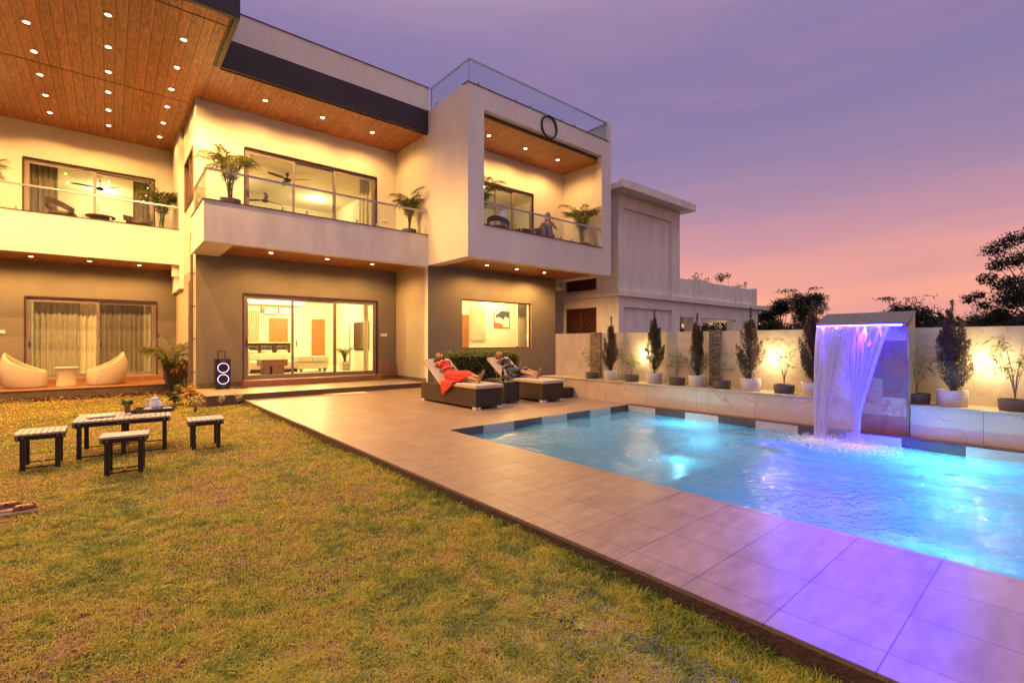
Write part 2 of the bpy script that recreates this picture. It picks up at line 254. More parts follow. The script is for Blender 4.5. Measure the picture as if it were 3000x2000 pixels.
def m_water():
    m = bpy.data.materials.new('pool_water'); m.use_nodes = True; MATS['pool_water'] = m
    Nn = m.node_tree.nodes; Ll = m.node_tree.links; Nn.clear()
    o = Nn.new('ShaderNodeOutputMaterial')
    tc = Nn.new('ShaderNodeTexCoord')
    mpn = Nn.new('ShaderNodeMapping'); mpn.inputs['Scale'].default_value = (1.0, 1.7, 1); mpn.inputs['Rotation'].default_value = (0, 0, R(40)); Ll.new(tc.outputs['Object'], mpn.inputs[0])
    n = Nn.new('ShaderNodeTexNoise'); n.inputs['Scale'].default_value = 3.2; n.inputs['Detail'].default_value = 6; n.inputs['Roughness'].default_value = .55; n.inputs['Distortion'].default_value = .9; Ll.new(mpn.outputs[0], n.inputs['Vector'])
    n2 = Nn.new('ShaderNodeTexNoise'); n2.inputs['Scale'].default_value = 14; n2.inputs['Detail'].default_value = 3; Ll.new(mpn.outputs[0], n2.inputs['Vector'])
    ad = Nn.new('ShaderNodeMath'); ad.operation = 'MULTIPLY_ADD'; ad.inputs[1].default_value = .22; Ll.new(n2.outputs[0], ad.inputs[0]); Ll.new(n.outputs[0], ad.inputs[2])
    bp = Nn.new('ShaderNodeBump'); bp.inputs['Distance'].default_value = .055; bp.inputs['Strength'].default_value = .62; Ll.new(ad.outputs[0], bp.inputs['Height'])
    t = Nn.new('ShaderNodeBsdfTransparent'); t.inputs[0].default_value = (.62, .93, .97, 1)
    d = Nn.new('ShaderNodeBsdfDiffuse'); d.inputs[0].default_value = (.19, .50, .62, 1)
    n3 = Nn.new('ShaderNodeTexNoise'); n3.inputs['Scale'].default_value = .8; n3.inputs['Detail'].default_value = 6; n3.inputs['Roughness'].default_value = .6; n3.inputs['Distortion'].default_value = 1.2
    mp3 = Nn.new('ShaderNodeMapping'); mp3.inputs['Scale'].default_value = (1, .45, 1); mp3.inputs['Rotation'].default_value = (0, 0, R(-50)); Ll.new(tc.outputs['Object'], mp3.inputs[0]); Ll.new(mp3.outputs[0], n3.inputs['Vector'])
    mr = Nn.new('ShaderNodeMapRange'); mr.inputs[1].default_value = .4; mr.inputs[2].default_value = .65; mr.inputs[3].default_value = .60; mr.inputs[4].default_value = .86; Ll.new(n3.outputs[0], mr.inputs[0])
    tl = Nn.new('ShaderNodeBsdfTranslucent'); tl.inputs[0].default_value = (.09, .42, .60, 1); md = Nn.new('ShaderNodeMixShader'); md.inputs[0].default_value = .55; Ll.new(d.outputs[0], md.inputs[1]); Ll.new(tl.outputs[0], md.inputs[2])
    m1 = Nn.new('ShaderNodeMixShader'); Ll.new(mr.outputs[0], m1.inputs[0]); Ll.new(t.outputs[0], m1.inputs[1]); Ll.new(md.outputs[0], m1.inputs[2])
    g = Nn.new('ShaderNodeBsdfGlossy'); g.inputs['Roughness'].default_value = .06; Ll.new(bp.outputs[0], g.inputs['Normal'])
    f = Nn.new('ShaderNodeFresnel'); f.inputs[0].default_value = 1.33; Ll.new(bp.outputs[0], f.inputs['Normal'])
    g.inputs[0].default_value = (1, 1, 1, 1)
    m2 = Nn.new('ShaderNodeMixShader'); Ll.new(f.outputs[0], m2.inputs[0]); Ll.new(m1.outputs[0], m2.inputs[1]); Ll.new(g.outputs[0], m2.inputs[2]); Ll.new(m2.outputs[0], o.inputs[0])
m_water()

def m_fall(name, dens, sc):
    m = bpy.data.materials.new(name); m.use_nodes = True; MATS[name] = m
    Nn = m.node_tree.nodes; Ll = m.node_tree.links; Nn.clear()
    o = Nn.new('ShaderNodeOutputMaterial'); at = Nn.new('ShaderNodeAttribute'); at.attribute_name = 'flow'
    mpn = Nn.new('ShaderNodeMapping'); mpn.inputs['Scale'].default_value = (sc, 2.6, 1); Ll.new(at.outputs['Vector'], mpn.inputs[0])
    n = Nn.new('ShaderNodeTexNoise'); n.inputs['Scale'].default_value = 1; n.inputs['Detail'].default_value = 5; n.inputs['Roughness'].default_value = .7; Ll.new(mpn.outputs[0], n.inputs['Vector'])
    mr = Nn.new('ShaderNodeMapRange'); mr.inputs[1].default_value = .30; mr.inputs[2].default_value = .62; mr.inputs[3].default_value = .10; mr.inputs[4].default_value = dens; Ll.new(n.outputs[0], mr.inputs[0])
    sp = Nn.new('ShaderNodeSeparateXYZ'); Ll.new(at.outputs['Vector'], sp.inputs[0])
    ml = Nn.new('ShaderNodeMath'); ml.operation = 'MULTIPLY'; Ll.new(mr.outputs[0], ml.inputs[0]); Ll.new(sp.outputs[2], ml.inputs[1])
    t = Nn.new('ShaderNodeBsdfTransparent'); d = Nn.new('ShaderNodeBsdfDiffuse'); d.inputs[0].default_value = (.62, .60, .78, 1)
    tl = Nn.new('ShaderNodeBsdfTranslucent'); tl.inputs[0].default_value = (.85, .85, .9, 1)
    a = Nn.new('ShaderNodeMixShader'); a.inputs[0].default_value = .65; Ll.new(d.outputs[0], a.inputs[1]); Ll.new(tl.outputs[0], a.inputs[2])
    mx = Nn.new('ShaderNodeMixShader'); Ll.new(ml.outputs[0], mx.inputs[0]); Ll.new(t.outputs[0], mx.inputs[1]); Ll.new(a.outputs[0], mx.inputs[2]); Ll.new(mx.outputs[0], o.inputs[0])
m_fall('falling_sheet', 1.1, 58)
m_fall('falling_strand', 1.0, 1)
nt_ = MATS['falling_strand'].node_tree
for nd in nt_.nodes:
    if nd.type in ('BSDF_DIFFUSE', 'BSDF_TRANSLUCENT'): nd.inputs[0].default_value = (.55, .55, .75, 1)
for lk in list(nt_.links):
    if lk.to_node.type == 'OUTPUT_MATERIAL': mxn = lk.from_node
nt_.links.remove(mxn.inputs[0].links[0]); mxn.inputs[0].default_value = .55

def m_leaf(name, c1, c2, trans=.35, rough=.5):
    m, Nn, Ll, b = newmat(name)
    at = Nn.new('ShaderNodeAttribute'); at.attribute_name = 'tint'
    mx = Nn.new('ShaderNodeMix'); mx.data_type = 'RGBA'; mx.inputs[6].default_value = (*c1, 1); mx.inputs[7].default_value = (*c2, 1); Ll.new(at.outputs['Fac'], mx.inputs[0])
    Ll.new(mx.outputs[2], b.inputs['Base Color']); b.inputs['Roughness'].default_value = rough
    o = Nn['Material Output']; tl = Nn.new('ShaderNodeBsdfTranslucent'); Ll.new(mx.outputs[2], tl.inputs[0])
    ms = Nn.new('ShaderNodeMixShader'); ms.inputs[0].default_value = trans; Ll.new(b.outputs[0], ms.inputs[1]); Ll.new(tl.outputs[0], ms.inputs[2]); Ll.new(ms.outputs[0], o.inputs[0])
m_leaf('palm_leaf', (.05, .08, .02), (.17, .16, .04)); m_leaf('conifer_leaf', (.035, .024, .012), (.15, .085, .028), .15)
m_leaf('bamboo_leaf', (.12, .16, .03), (.26, .27, .06)); m_leaf('hedge_leaf', (.07, .11, .015), (.36, .40, .07)); m_leaf('tree_leaf', (.012, .018, .010), (.035, .045, .02), .15)
m_leaf('croton_leaf', (.32, .10, .03), (.50, .36, .08)); m_leaf('cream_leaf', (.42, .34, .14), (.60, .54, .28)); m_leaf('lucky_leaf', (.03, .08, .02), (.08, .15, .035))
m_leaf('dry_leaf', (.10, .045, .018), (.21, .11, .045), .1)
m_leaf('shrub_leaf', (.03, .03, .012), (.09, .08, .03), .2)
def m_grass():
    m, Nn, Ll, b = newmat('grass_blade')
    at = Nn.new('ShaderNodeAttribute'); at.attribute_name = 'tint'
    rp = Nn.new('ShaderNodeValToRGB'); el = rp.color_ramp.elements; el[0].position = 0; el[0].color = (.18, .22, .02, 1); el[1].position = 1; el[1].color = (.70, .48, .22, 1)
    for p, c in ((.30, (.44, .45, .035)), (.52, (.72, .57, .055)), (.76, (.50, .29, .09))):
        e = el.new(p); e.color = (*c, 1)
    Ll.new(at.outputs['Fac'], rp.inputs[0]); Ll.new(rp.outputs[0], b.inputs['Base Color']); b.inputs['Roughness'].default_value = .55
    o = Nn['Material Output']; tl = Nn.new('ShaderNodeBsdfTranslucent'); Ll.new(rp.outputs[0], tl.inputs[0])
    ms = Nn.new('ShaderNodeMixShader'); ms.inputs[0].default_value = .3; Ll.new(b.outputs[0], ms.inputs[1]); Ll.new(tl.outputs[0], ms.inputs[2]); Ll.new(ms.outputs[0], o.inputs[0])
m_grass()
simple('lawn_soil', (.13, .075, .025), .95, c2=(.06, .05, .015), scale=5, bmp=.02, bscale=50)
def m_jali():
    simple('jali_brown', (.16, .055, .025), .5, c2=(.12, .04, .02), scale=5)
m_jali()

# ---------------------------------------------------------------- object helpers
ORG = {}
def tag(o, label=None, cat=None, group=None, kind=None):
    if label: o['label'] = label
    if cat: o['category'] = cat
    if group: o['group'] = group
    if kind: o['kind'] = kind
    return o
def thing(name, label, cat, loc=(0, 0, 0), group=None, local=False, rz=0):
    o = bpy.data.objects.new(name, None); COL.objects.link(o); o.location = loc; o.rotation_euler = (0, 0, rz); o.empty_display_size = .1
    ORG[o.name] = Vector((0, 0, 0)) if local else Vector(loc)
    return tag(o, label, cat, group)
def link_mesh(name, me, mat, parent=None, org=None):
    o = bpy.data.objects.new(name, me); COL.objects.link(o)
    me.materials.append(MATS[mat])
    if parent is not None:
        o.parent = parent; ORG[o.name] = ORG[parent.name]
    else: ORG[o.name] = Vector((0, 0, 0))
    if parent is not None and ORG[parent.name].length > 0:
        me.transform(Matrix.Translation(-ORG[parent.name]))
    return o
class MB:
    def __init__(s): s.v = []; s.f = []; s.m = []; s.cur = 0
    def add(s, vs, fs):
        n = len(s.v); s.v += [tuple(v) for v in vs]; s.f += [tuple(i + n for i in f) for f in fs]; s.m += [s.cur] * len(fs); return s
    def box(s, x0, x1, y0, y1, z0, z1):
        x0, x1 = sorted((x0, x1)); y0, y1 = sorted((y0, y1)); z0, z1 = sorted((z0, z1))
        return s.add([(x0, y0, z0), (x1, y0, z0), (x1, y1, z0), (x0, y1, z0), (x0, y0, z1), (x1, y0, z1), (x1, y1, z1), (x0, y1, z1)],
                     [(0, 3, 2, 1), (4, 5, 6, 7), (0, 1, 5, 4), (1, 2, 6, 5), (2, 3, 7, 6), (3, 0, 4, 7)])
    def obox(s, c, size, rot):
        M = Matrix.Translation(c) @ (rot.to_matrix() if hasattr(rot, "to_matrix") else rot).to_4x4(); hx, hy, hz = [q / 2 for q in size]
        vs = [M @ Vector((a * hx, b * hy, d * hz)) for d in (-1, 1) for a, b in ((-1, -1), (1, -1), (1, 1), (-1, 1))]
        return s.add(vs, [(0, 3, 2, 1), (4, 5, 6, 7), (0, 1, 5, 4), (1, 2, 6, 5), (2, 3, 7, 6), (3, 0, 4, 7)])
    def tube(s, pts, r, n=8, caps=True):
        pts = [Vector(p) for p in pts]; rs = r if isinstance(r, (list, tuple)) else [r] * len(pts)
        vs = []; prev = None
        for i, p in enumerate(pts):
            d = (pts[min(i + 1, len(pts) - 1)] - pts[max(i - 1, 0)]).normalized()
            if prev is None: a = d.orthogonal().normalized()
            else: a = (prev - d * prev.dot(d)).normalized()
            prev = a; b = d.cross(a)
            vs += [p + (a * math.cos(2 * math.pi * k / n) + b * math.sin(2 * math.pi * k / n)) * rs[i] for k in range(n)]
        fs = [(i * n + k, i * n + (k + 1) % n, (i + 1) * n + (k + 1) % n, (i + 1) * n + k) for i in range(len(pts) - 1) for k in range(n)]
        if caps: fs += [tuple(range(n - 1, -1, -1)), tuple((len(pts) - 1) * n + k for k in range(n))]
        return s.add(vs, fs)
    def lathe(s, c, prof, n=24, sx=1, sy=1, capb=True, capt=True):
        c = Vector(c); vs = [(c.x + r * sx * math.cos(2 * math.pi * k / n), c.y + r * sy * math.sin(2 * math.pi * k / n), c.z + z) for r, z in prof for k in range(n)]
        fs = [(i * n + k, i * n + (k + 1) % n, (i + 1) * n + (k + 1) % n, (i + 1) * n + k) for i in range(len(prof) - 1) for k in range(n)]
        if capb: fs.append(tuple(range(n - 1, -1, -1)))
        if capt: fs.append(tuple((len(prof) - 1) * n + k for k in range(n)))
        return s.add(vs, fs)
    def ell(s, c, r, n=14, m=9, rot=None):
        vs = []; fs = []
        c = Vector(c)
        for i in range(m + 1):
            th = math.pi * i / m
            for k in range(n):
                v = Vector((r[0] * math.sin(th) * math.cos(2 * math.pi * k / n), r[1] * math.sin(th) * math.sin(2 * math.pi * k / n), r[2] * math.cos(th)))
                if rot is not None: v = rot @ v
                vs.append(c + v)
        for i in range(m):
            for k in range(n): fs.append((i * n + k, (i + 1) * n + k, (i + 1) * n + (k + 1) % n, i * n + (k + 1) % n))
        return s.add(vs, fs)
    def cap(s, a, b, ra, rb, n=12):            # tapered capsule
        a = Vector(a); b = Vector(b); d = (b - a); L_ = d.length; d = d / max(L_, 1e-6)
        pts = []; rs = []
        for t in (-1, -.8, -.45): pts.append(a + d * ra * t); rs.append(ra * math.sqrt(max(1 - t * t, .0004)))
        pts.append(a); rs.append(ra); pts.append(b); rs.append(rb)
        for t in (.45, .8, 1): pts.append(b + d * rb * t); rs.append(rb * math.sqrt(max(1 - t * t, .0004)))
        return s.tube(pts, rs, n)
    def mesh(s, name='m'):
        me = bpy.data.meshes.new(name); me.from_pydata(s.v, [], s.f); me.validate(); me.update(); return me
    def build(s, name, mat, parent=None, smooth=False, bevel=0, tint=None):
        me = s.mesh(name)
        bm = bmesh.new(); bm.from_mesh(me)
        if smooth or bevel: bmesh.ops.remove_doubles(bm, verts=bm.verts, dist=1e-5)
        bmesh.ops.recalc_face_normals(bm, faces=bm.faces)
        if bevel: bmesh.ops.bevel(bm, geom=list(bm.edges), offset=bevel, segments=2, affect='EDGES', profile=.5, clamp_overlap=True)
        bm.to_mesh(me); bm.free()
        if smooth: me.polygons.foreach_set('use_smooth', [True] * len(me.polygons))
        if smooth == 'auto':
            try: me.set_sharp_from_angle(angle=R(40))
            except Exception: pass
        return link_mesh(name, me, mat, parent)
def kids(o): return [c for c in bpy.data.objects if c.parent == o]
def copy_tree(o, parent=None):
    c = o.copy(); COL.objects.link(c); ORG[c.name] = ORG.get(o.name, Vector((0, 0, 0)))
    if parent is not None: c.parent = parent
    for ch in list(o.children): copy_tree(ch, c)
    return c
def place(proto, used, loc, rz=0, label=None, scale=None):
    o = proto if not used[0] else copy_tree(proto)
    used[0] = True; o.location = loc; o.rotation_euler = (0, 0, rz)
    if scale: o.scale = (scale,) * 3
    if label: o['label'] = label
    return o
def struct(name, mb, mat, **k):
    o = mb.build(name, mat, **k); o['kind'] = 'structure'; return o
def np_mesh(name, verts, faces, tint=None):
    me = bpy.data.meshes.new(name); n = len(verts); me.vertices.add(n); me.vertices.foreach_set('co', np.asarray(verts, np.float32).ravel())
    sizes = [len(faces[k]) * 0 + faces[k].shape[1] for k in range(len(faces)) for _ in (0,)]
    loops = np.concatenate([f.ravel() for f in faces]); me.loops.add(len(loops)); me.loops.foreach_set('vertex_index', loops.astype(np.int32))
    tot = np.concatenate([np.full(len(f), f.shape[1]) for f in faces]); st = np.concatenate([[0], np.cumsum(tot)[:-1]])
    me.polygons.add(len(tot)); me.polygons.foreach_set('loop_start', st.astype(np.int32))
    me.polygons.foreach_set('loop_total', tot.astype(np.int32))
    me.update(calc_edges=True); me.validate()
    if tint is not None:
        a = me.attributes.new('tint', 'FLOAT', 'POINT'); a.data.foreach_set('value', np.asarray(tint, np.float32))
    return me
def leaf_mesh(name, P, D, S, Wd, tint, droop=.0):
    """leaves: P base (n,3), D direction unit (n,3), S length (n), Wd half width (n): a 6-vert folded leaf"""
    n = len(P); up = np.tile([0, 0, 1.0], (n, 1)) + RNG.normal(0, .5, (n, 3))
    side = np.cross(D, up); side /= np.linalg.norm(side, axis=1, keepdims=True) + 1e-9
    S = S[:, None]; Wd = Wd[:, None]
    mid = P + D * S * .45; tip = P + D * S; tip[:, 2] -= droop * S[:, 0]
    V = np.stack([P, mid + side * Wd, tip, mid - side * Wd], 1).reshape(-1, 3)
    F = np.arange(n * 4).reshape(-1, 4)
    return np_mesh(name, V, [F], np.repeat(tint, 4))

# downlight fixture (a part of the house): ring trim + bright lens + its lamp
def point_light(name, loc, power, col=WARM, r=.05, parent=None, kind='POINT', size=170, blend=.6, rot=None):
    l = bpy.data.lights.new(name, kind); l.energy = power; l.color = col
    if kind == 'AREA': l.shape = 'RECTANGLE'; l.size = r[0]; l.size_y = r[1]
    else: l.shadow_soft_size = r
    if kind == 'SPOT': l.spot_size = R(size); l.spot_blend = blend
    o = bpy.data.objects.new(name, l); COL.objects.link(o)
    if rot: o.rotation_euler = rot
    if parent is not None: o.parent = parent; o.location = Vector(loc) - ORG[parent.name]
    else: o.location = loc
    return o
def wall_y(mb, y0, y1, x0, x1, z0, z1, ops=()):
    """wall in the XZ plane between y0..y1 with rectangular openings (xa,xb,za,zb), sorted by x"""
    ops = sorted(ops); x = x0
    for xa, xb, za, zb in ops:
        if xa > x: mb.box(x, xa, y0, y1, z0, z1)
        if za > z0: mb.box(xa, xb, y0, y1, z0, za)
        if zb < z1: mb.box(xa, xb, y0, y1, zb, z1)
        x = xb
    if x < x1: mb.box(x, x1, y0, y1, z0, z1)
def wall_x(mb, x0, x1, y0, y1, z0, z1, ops=()):
    ops = sorted(ops); y = y0
    for ya, yb, za, zb in ops:
        if ya > y: mb.box(x0, x1, y, ya, z0, z1)
        if za > z0: mb.box(x0, x1, ya, yb, z0, za)
        if zb < z1: mb.box(x0, x1, ya, yb, zb, z1)
        y = yb
    if y < y1: mb.box(x0, x1, y, y1, z0, z1)

# ================================================================ THE SETTING
LZ = -.10                                   # lawn level; the deck is z = 0
m = MB(); m.add([(-600, -600, -.62), (600, -600, -.62), (600, 600, -.62), (-600, 600, -.62)], [(0, 1, 2, 3)]); 
# ground sheet has a hole where the pool sits (four strips), far enough down to lie under the lawn
m = MB(); 
for a in ((-600, 4.0, -600, 600), (9.15, 600, -600, 600), (4.0, 9.15, 6.8, 600), (4.0, 9.15, -600, -7.2)):
    x0, x1, y0, y1 = a; m.add([(x0, y0, LZ - .03), (x1, y0, LZ - .03), (x1, y1, LZ - .03), (x0, y1, LZ - .03)], [(0, 1, 2, 3)])
struct('ground', m, 'asphalt_ground')
# lawn soil sheet with slight undulation
def lawn_z(x, y): return LZ + .012 * np.sin(x * 2.1 + y * .7) + .012 * np.sin(y * 1.9 - x * 1.3) - .008
gx = np.linspace(-7, 2.56, 60); gy = np.linspace(-3, 18.0, 110); XX, YY = np.meshgrid(gx, gy)
V = np.stack([XX, YY, lawn_z(XX, YY)], -1).reshape(-1, 3); a = np.arange(len(gx) * len(gy)).reshape(len(gy), len(gx))
Fq = np.stack([a[:-1, :-1], a[:-1, 1:], a[1:, 1:], a[1:, :-1]], -1).reshape(-1, 4)
o = link_mesh('lawn', np_mesh('lawn', V, [Fq]), 'lawn_soil'); o['kind'] = 'structure'
# grass blades
def value_noise(x, y, s, seed):
    r = np.random.default_rng(seed); g = r.random((64, 64)); x = x / s + 20; y = y / s + 20
    xi = np.floor(x).astype(int); yi = np.floor(y).astype(int); fx = x - xi; fy = y - yi; fx = fx * fx * (3 - 2 * fx); fy = fy * fy * (3 - 2 * fy)
    q = lambda a, b: g[a % 64, b % 64]
    return (q(xi, yi) * (1 - fx) + q(xi + 1, yi) * fx) * (1 - fy) + (q(xi, yi + 1) * (1 - fx) + q(xi + 1, yi + 1) * fx) * fy
def grass():
    n = 2300000
    # sample with density falling with distance from the house-side path
    u = RNG.random(n); d = .9 * (19.0 / .9) ** u                       # log-uniform distance
    ang = RNG.uniform(R(-8), R(95), n); x = d * np.cos(ang); y = d * np.sin(ang)
    ang2 = RNG.uniform(R(7), R(104), n); x = d * np.cos(ang2); y = d * np.sin(ang2)
    ok = (x < 2.545) & (y < 17.75) & (x > -.16 * y - .5) & ~((x > 1.66) & (y > 13.22)) & (y > .2)
    x, y, d = x[ok], y[ok], d[ok]
    keep = RNG.random(len(x)) < np.clip(.62 + .0 * d, 0, 1); x, y, d = x[keep], y[keep], d[keep]
    bare = value_noise(x, y, .16, 1) * .45 + value_noise(x, y, .55, 2) * .35 + value_noise(x, y, 1.7, 3) * .2
    edge = np.exp(-(2.55 - x) / .16) * (value_noise(x, y, .3, 9) > .2)
    far_bed = y > 17.1
    k = (RNG.random(len(x)) < np.clip((1.15 - bare * .9), .15, 1)) & ~(far_bed & (RNG.random(len(x)) < .8))
    x, y, d, bare, edge = x[k], y[k], d[k], bare[k], edge[k]; n = len(x)
    clump = value_noise(x, y, .06, 5) * .6 + value_noise(x, y, .2, 6) * .4
    h = (.016 + .025 * RNG.random(n) ** 1.6) * (.45 + 1.25 * clump) * (1 + 1.5 * edge * RNG.random(n)) * (1.15 - .35 * bare)
    w = (.0011 + .00075 * d ** .9) * RNG.uniform(.6, 1.5, n) * .66
    az = RNG.uniform(0, 2 * np.pi, n); lean = RNG.uniform(.15, 1.75, n); ld = np.stack([np.cos(az), np.sin(az), 0 * az], 1)
    sd = np.stack([-np.sin(az + RNG.normal(0, .5, n)), np.cos(az), 0 * az], 1); z0 = lawn_z(x, y)
    P = np.stack([x, y, z0 - .004], 1); hh = h[:, None]; ww = w[:, None]; le = lean[:, None]; up = np.array([[0, 0, 1.0]])
    mid = P + up * hh * .6 + ld * hh * .28 * le; tip = P + up * hh * (1.0 - .25 * np.clip(le, 0, 1.2)) + ld * hh * .85 * le
    V = np.stack([P - sd * ww, P + sd * ww, mid + sd * ww * .8, mid - sd * ww * .8, tip], 1).reshape(-1, 3)
    b = np.arange(n)[:, None] * 5; Q = b + np.array([[0, 1, 2, 3]]); T = b + np.array([[3, 2, 4]])
    tone = value_noise(x, y, .045, 15) * .34 + value_noise(x, y, .14, 11) * .62 + value_noise(x, y, .8, 12) * .50 + RNG.random(n) * .44 - .50 - edge * .40
    tone = np.where(RNG.random(n) < .05, .9, tone)
    o = link_mesh('grass', np_mesh('grass', V, [Q, T], np.repeat(np.clip(tone, 0, 1), 5)), 'grass_blade'); o['kind'] = 'stuff'
    tag(o, 'short patchy green and straw-brown grass of the lawn', 'grass')
grass()
# weeds, straw strands and taller tufts scattered in the lawn
def weeds():
    P = []; D = []; S = []; Wd = []; T = []; r = random.Random(4)
    for _ in range(900):
        d = .9 * (9 / .9) ** r.random(); a = R(r.uniform(12, 100)); x, y = d * math.cos(a), d * math.sin(a)
        if x > 2.5 or y < .3: continue
        z = float(lawn_z(x, y)); kind = r.random()
        if kind < .55:        # a pale dry strand lying in the grass
            b = r.uniform(0, 6.28); P.append((x, y, z + .02)); D.append(Vector((math.cos(b), math.sin(b), r.uniform(.0, .35))).normalized()); S.append(r.uniform(.05, .12)); Wd.append(r.uniform(.0012, .0024)); T.append(r.uniform(.85, 1))
        elif kind < .95:      # a taller green tuft
            for _k in range(9):
                b = r.uniform(0, 6.28); P.append((x + r.gauss(0, .008), y + r.gauss(0, .008), z)); D.append(Vector((math.cos(b) * .5, math.sin(b) * .5, 1)).normalized()); S.append(r.uniform(.05, .095)); Wd.append(r.uniform(.0016, .003)); T.append(r.uniform(.05, .4))
        else:                 # a small broad-leaved weed
            for _k in range(6):
                b = _k * 1.05 + r.random() * .4; P.append((x, y, z + .02)); D.append(Vector((math.cos(b), math.sin(b), .45)).normalized()); S.append(r.uniform(.03, .05)); Wd.append(r.uniform(.008, .013)); T.append(r.uniform(.15, .35))
    o = link_mesh('weeds', leaf_mesh('weeds', np.array(P), np.array([tuple(d) for d in D]), np.array(S), np.array(Wd), np.array(T), .15), 'grass_blade'); o['kind'] = 'stuff'; tag(o, 'weeds, tufts and dry straw strands scattered through the lawn', 'weeds')
weeds()
# mulch of dry leaves along the left platform
n = 2600; x = RNG.uniform(-3.2, 1.75, n); y = 17.75 - np.abs(RNG.normal(0, .28, n)); 
P = np.stack([x, y, LZ + .005 + RNG.random(n) * .03], 1); D = RNG.normal(0, 1, (n, 3)); D[:, 2] = np.abs(D[:, 2]) * .4; D /= np.linalg.norm(D, axis=1, keepdims=True)
o = link_mesh('dry_leaves', leaf_mesh('dry_leaves', P, D, RNG.uniform(.05, .10, n), RNG.uniform(.015, .03, n), RNG.random(n)), 'dry_leaf'); tag(o, 'dry brown leaf litter strewn along the foot of the terracotta platform', 'leaf litter', kind='stuff')

# deck with the pool hole
PX0, PX1, PY1, PY0 = 4.25, 9.04, 6.62, -7.0
m = MB(); m.box(2.57, PX0, -7, 13.35, -.14, 0); m.box(PX0, 14.2, PY1, 13.35, -.14, 0); m.box(7.75, 14.2, 13.35, 13.4, -.14, 0)
struct('pool_deck', m, 'deck_tile')
m = MB(); m.box(2.545, 2.57, -7, 13.3, -.16, -.012); struct('kerb', m, 'soil')
m = MB(); m.box(PX1, 9.23, -7, PY1, -.14, .018); struct('pool_coping', m, 'stone_coping')
# pool basin: floor steps down from a shallow shelf
m = MB()
for q in ([(PX0, PY1, -.14), (PX1, PY1, -.14), (PX1, PY1, -1.3), (PX0, PY1, -1.3)], [(PX1, PY1, -.14), (PX1, PY0, -.14), (PX1, PY0, -1.5), (PX1, PY1, -1.3)],
          [(PX0, PY0, -.14), (PX0, PY1, -.14), (PX0, PY1, -1.3), (PX0, PY0, -1.5)], [(PX1, PY0, -.14), (PX0, PY0, -.14), (PX0, PY0, -1.5), (PX1, PY0, -1.5)]): m.add(q, [(0, 1, 2, 3)])
m.add([(PX0, PY0, -1.45), (PX1, PY0, -1.45), (PX1, 3.6, -1.35), (PX0, 3.6, -1.35), (PX1, 4.3, -.85), (PX0, 4.3, -.85), (PX1, PY1, -.80), (PX0, PY1, -.80)], [(0, 1, 2, 3), (3, 2, 4, 5), (5, 4, 6, 7)])
struct('pool_basin', m, 'pool_tile')
# waterline band: dark and pale blocks, .70 m each (pattern of the basin wall)
md = MB(); mp_ = MB(); k = 0
y = 6.56
while y > -7:
    (mp_ if k % 2 == 0 else md).box(PX1 - .012, PX1 - .001, y - .70 + .002, y, -.30, .001); y -= .70; k += 1
x = PX0; k = 0
while x < PX1 - .02:
    (md if k % 2 == 0 else mp_).box(x, min(x + .70, PX1 - .014) - .002, PY1 - .012, PY1 - .001, -.30, -.002); x += .70; k += 1
struct('pool_waterline_dark', md, 'tile_dark'); struct('pool_waterline_pale', mp_, 'tile_pale')
# water surface, gently rippled
gx = np.linspace(PX0 + .002, PX1 - .013, 150); gy = np.linspace(PY0 + .01, PY1 - .013, 360); XX, YY = np.meshgrid(gx, gy)
d = np.hypot(XX - 8.1, YY - 2.3)
ZZ = -.135 + .006 * np.sin(XX * 5 + YY * 3.1) + .005 * np.sin(YY * 6.3 - XX * 2.2) + .012 * np.exp(-d * .9) * np.sin(d * 13) + .004 * RNG.normal(0, .5, XX.shape)
V = np.stack([XX, YY, ZZ], -1).reshape(-1, 3); a = np.arange(len(gx) * len(gy)).reshape(len(gy), len(gx))
Fq = np.stack([a[:-1, :-1], a[:-1, 1:], a[1:, 1:], a[1:, :-1]], -1).reshape(-1, 4); me = np_mesh('water', V, [Fq]); me.polygons.foreach_set('use_smooth', [True] * len(me.polygons))
o = link_mesh('water', me, 'pool_water'); o['kind'] = 'structure'
# underwater lamps on the far side wall
pu = [False]; pr = thing('pool_light', 'x', 'pool light', local=True, group='underwater lamps set in the pool wall')
q = MB(); q.tube([(0, 0, 0), (-.035, 0, 0)], .10, 20); q.build('rim', 'pool_shell', pr); q = MB(); q.tube([(-.035, 0, 0), (-.045, 0, 0)], .08, 20); q.build('lens', 'pool_shell', pr)
for yy, nm in ((4.95, 'round underwater lamp nearest the far corner of the pool'), (1.15, 'round underwater lamp below the stone water feature'), (-2.2, 'round underwater lamp far along the pool wall'), (-5.5, 'last round underwater lamp along the pool wall')):
    r_ = place(pr, pu, (PX1 - .013, yy, -.52), label=nm); point_light('lamp', (-.25, 0, 0), 0, parent=None) if 0 else None
    l = bpy.data.lights.new('lamp', 'POINT'); l.energy = 47 if yy > 3 else 33; l.color = (.36, .84, 1.0); l.shadow_soft_size = 0
    lo = bpy.data.objects.new('lamp', l); COL.objects.link(lo); lo.parent = r_; lo.location = (-.55, 0, -.05)

# ================================================================ THE VILLA
villa = thing('villa', 'white two-storey villa with wood-lined canopies, lit balconies and taupe ground-floor walls', 'house', (4.7, 16, 0))
def vp(mb, name, mat, **k): return mb.build(name, mat, villa, **k)
BK = 20.45                                       # back wall of the left wing
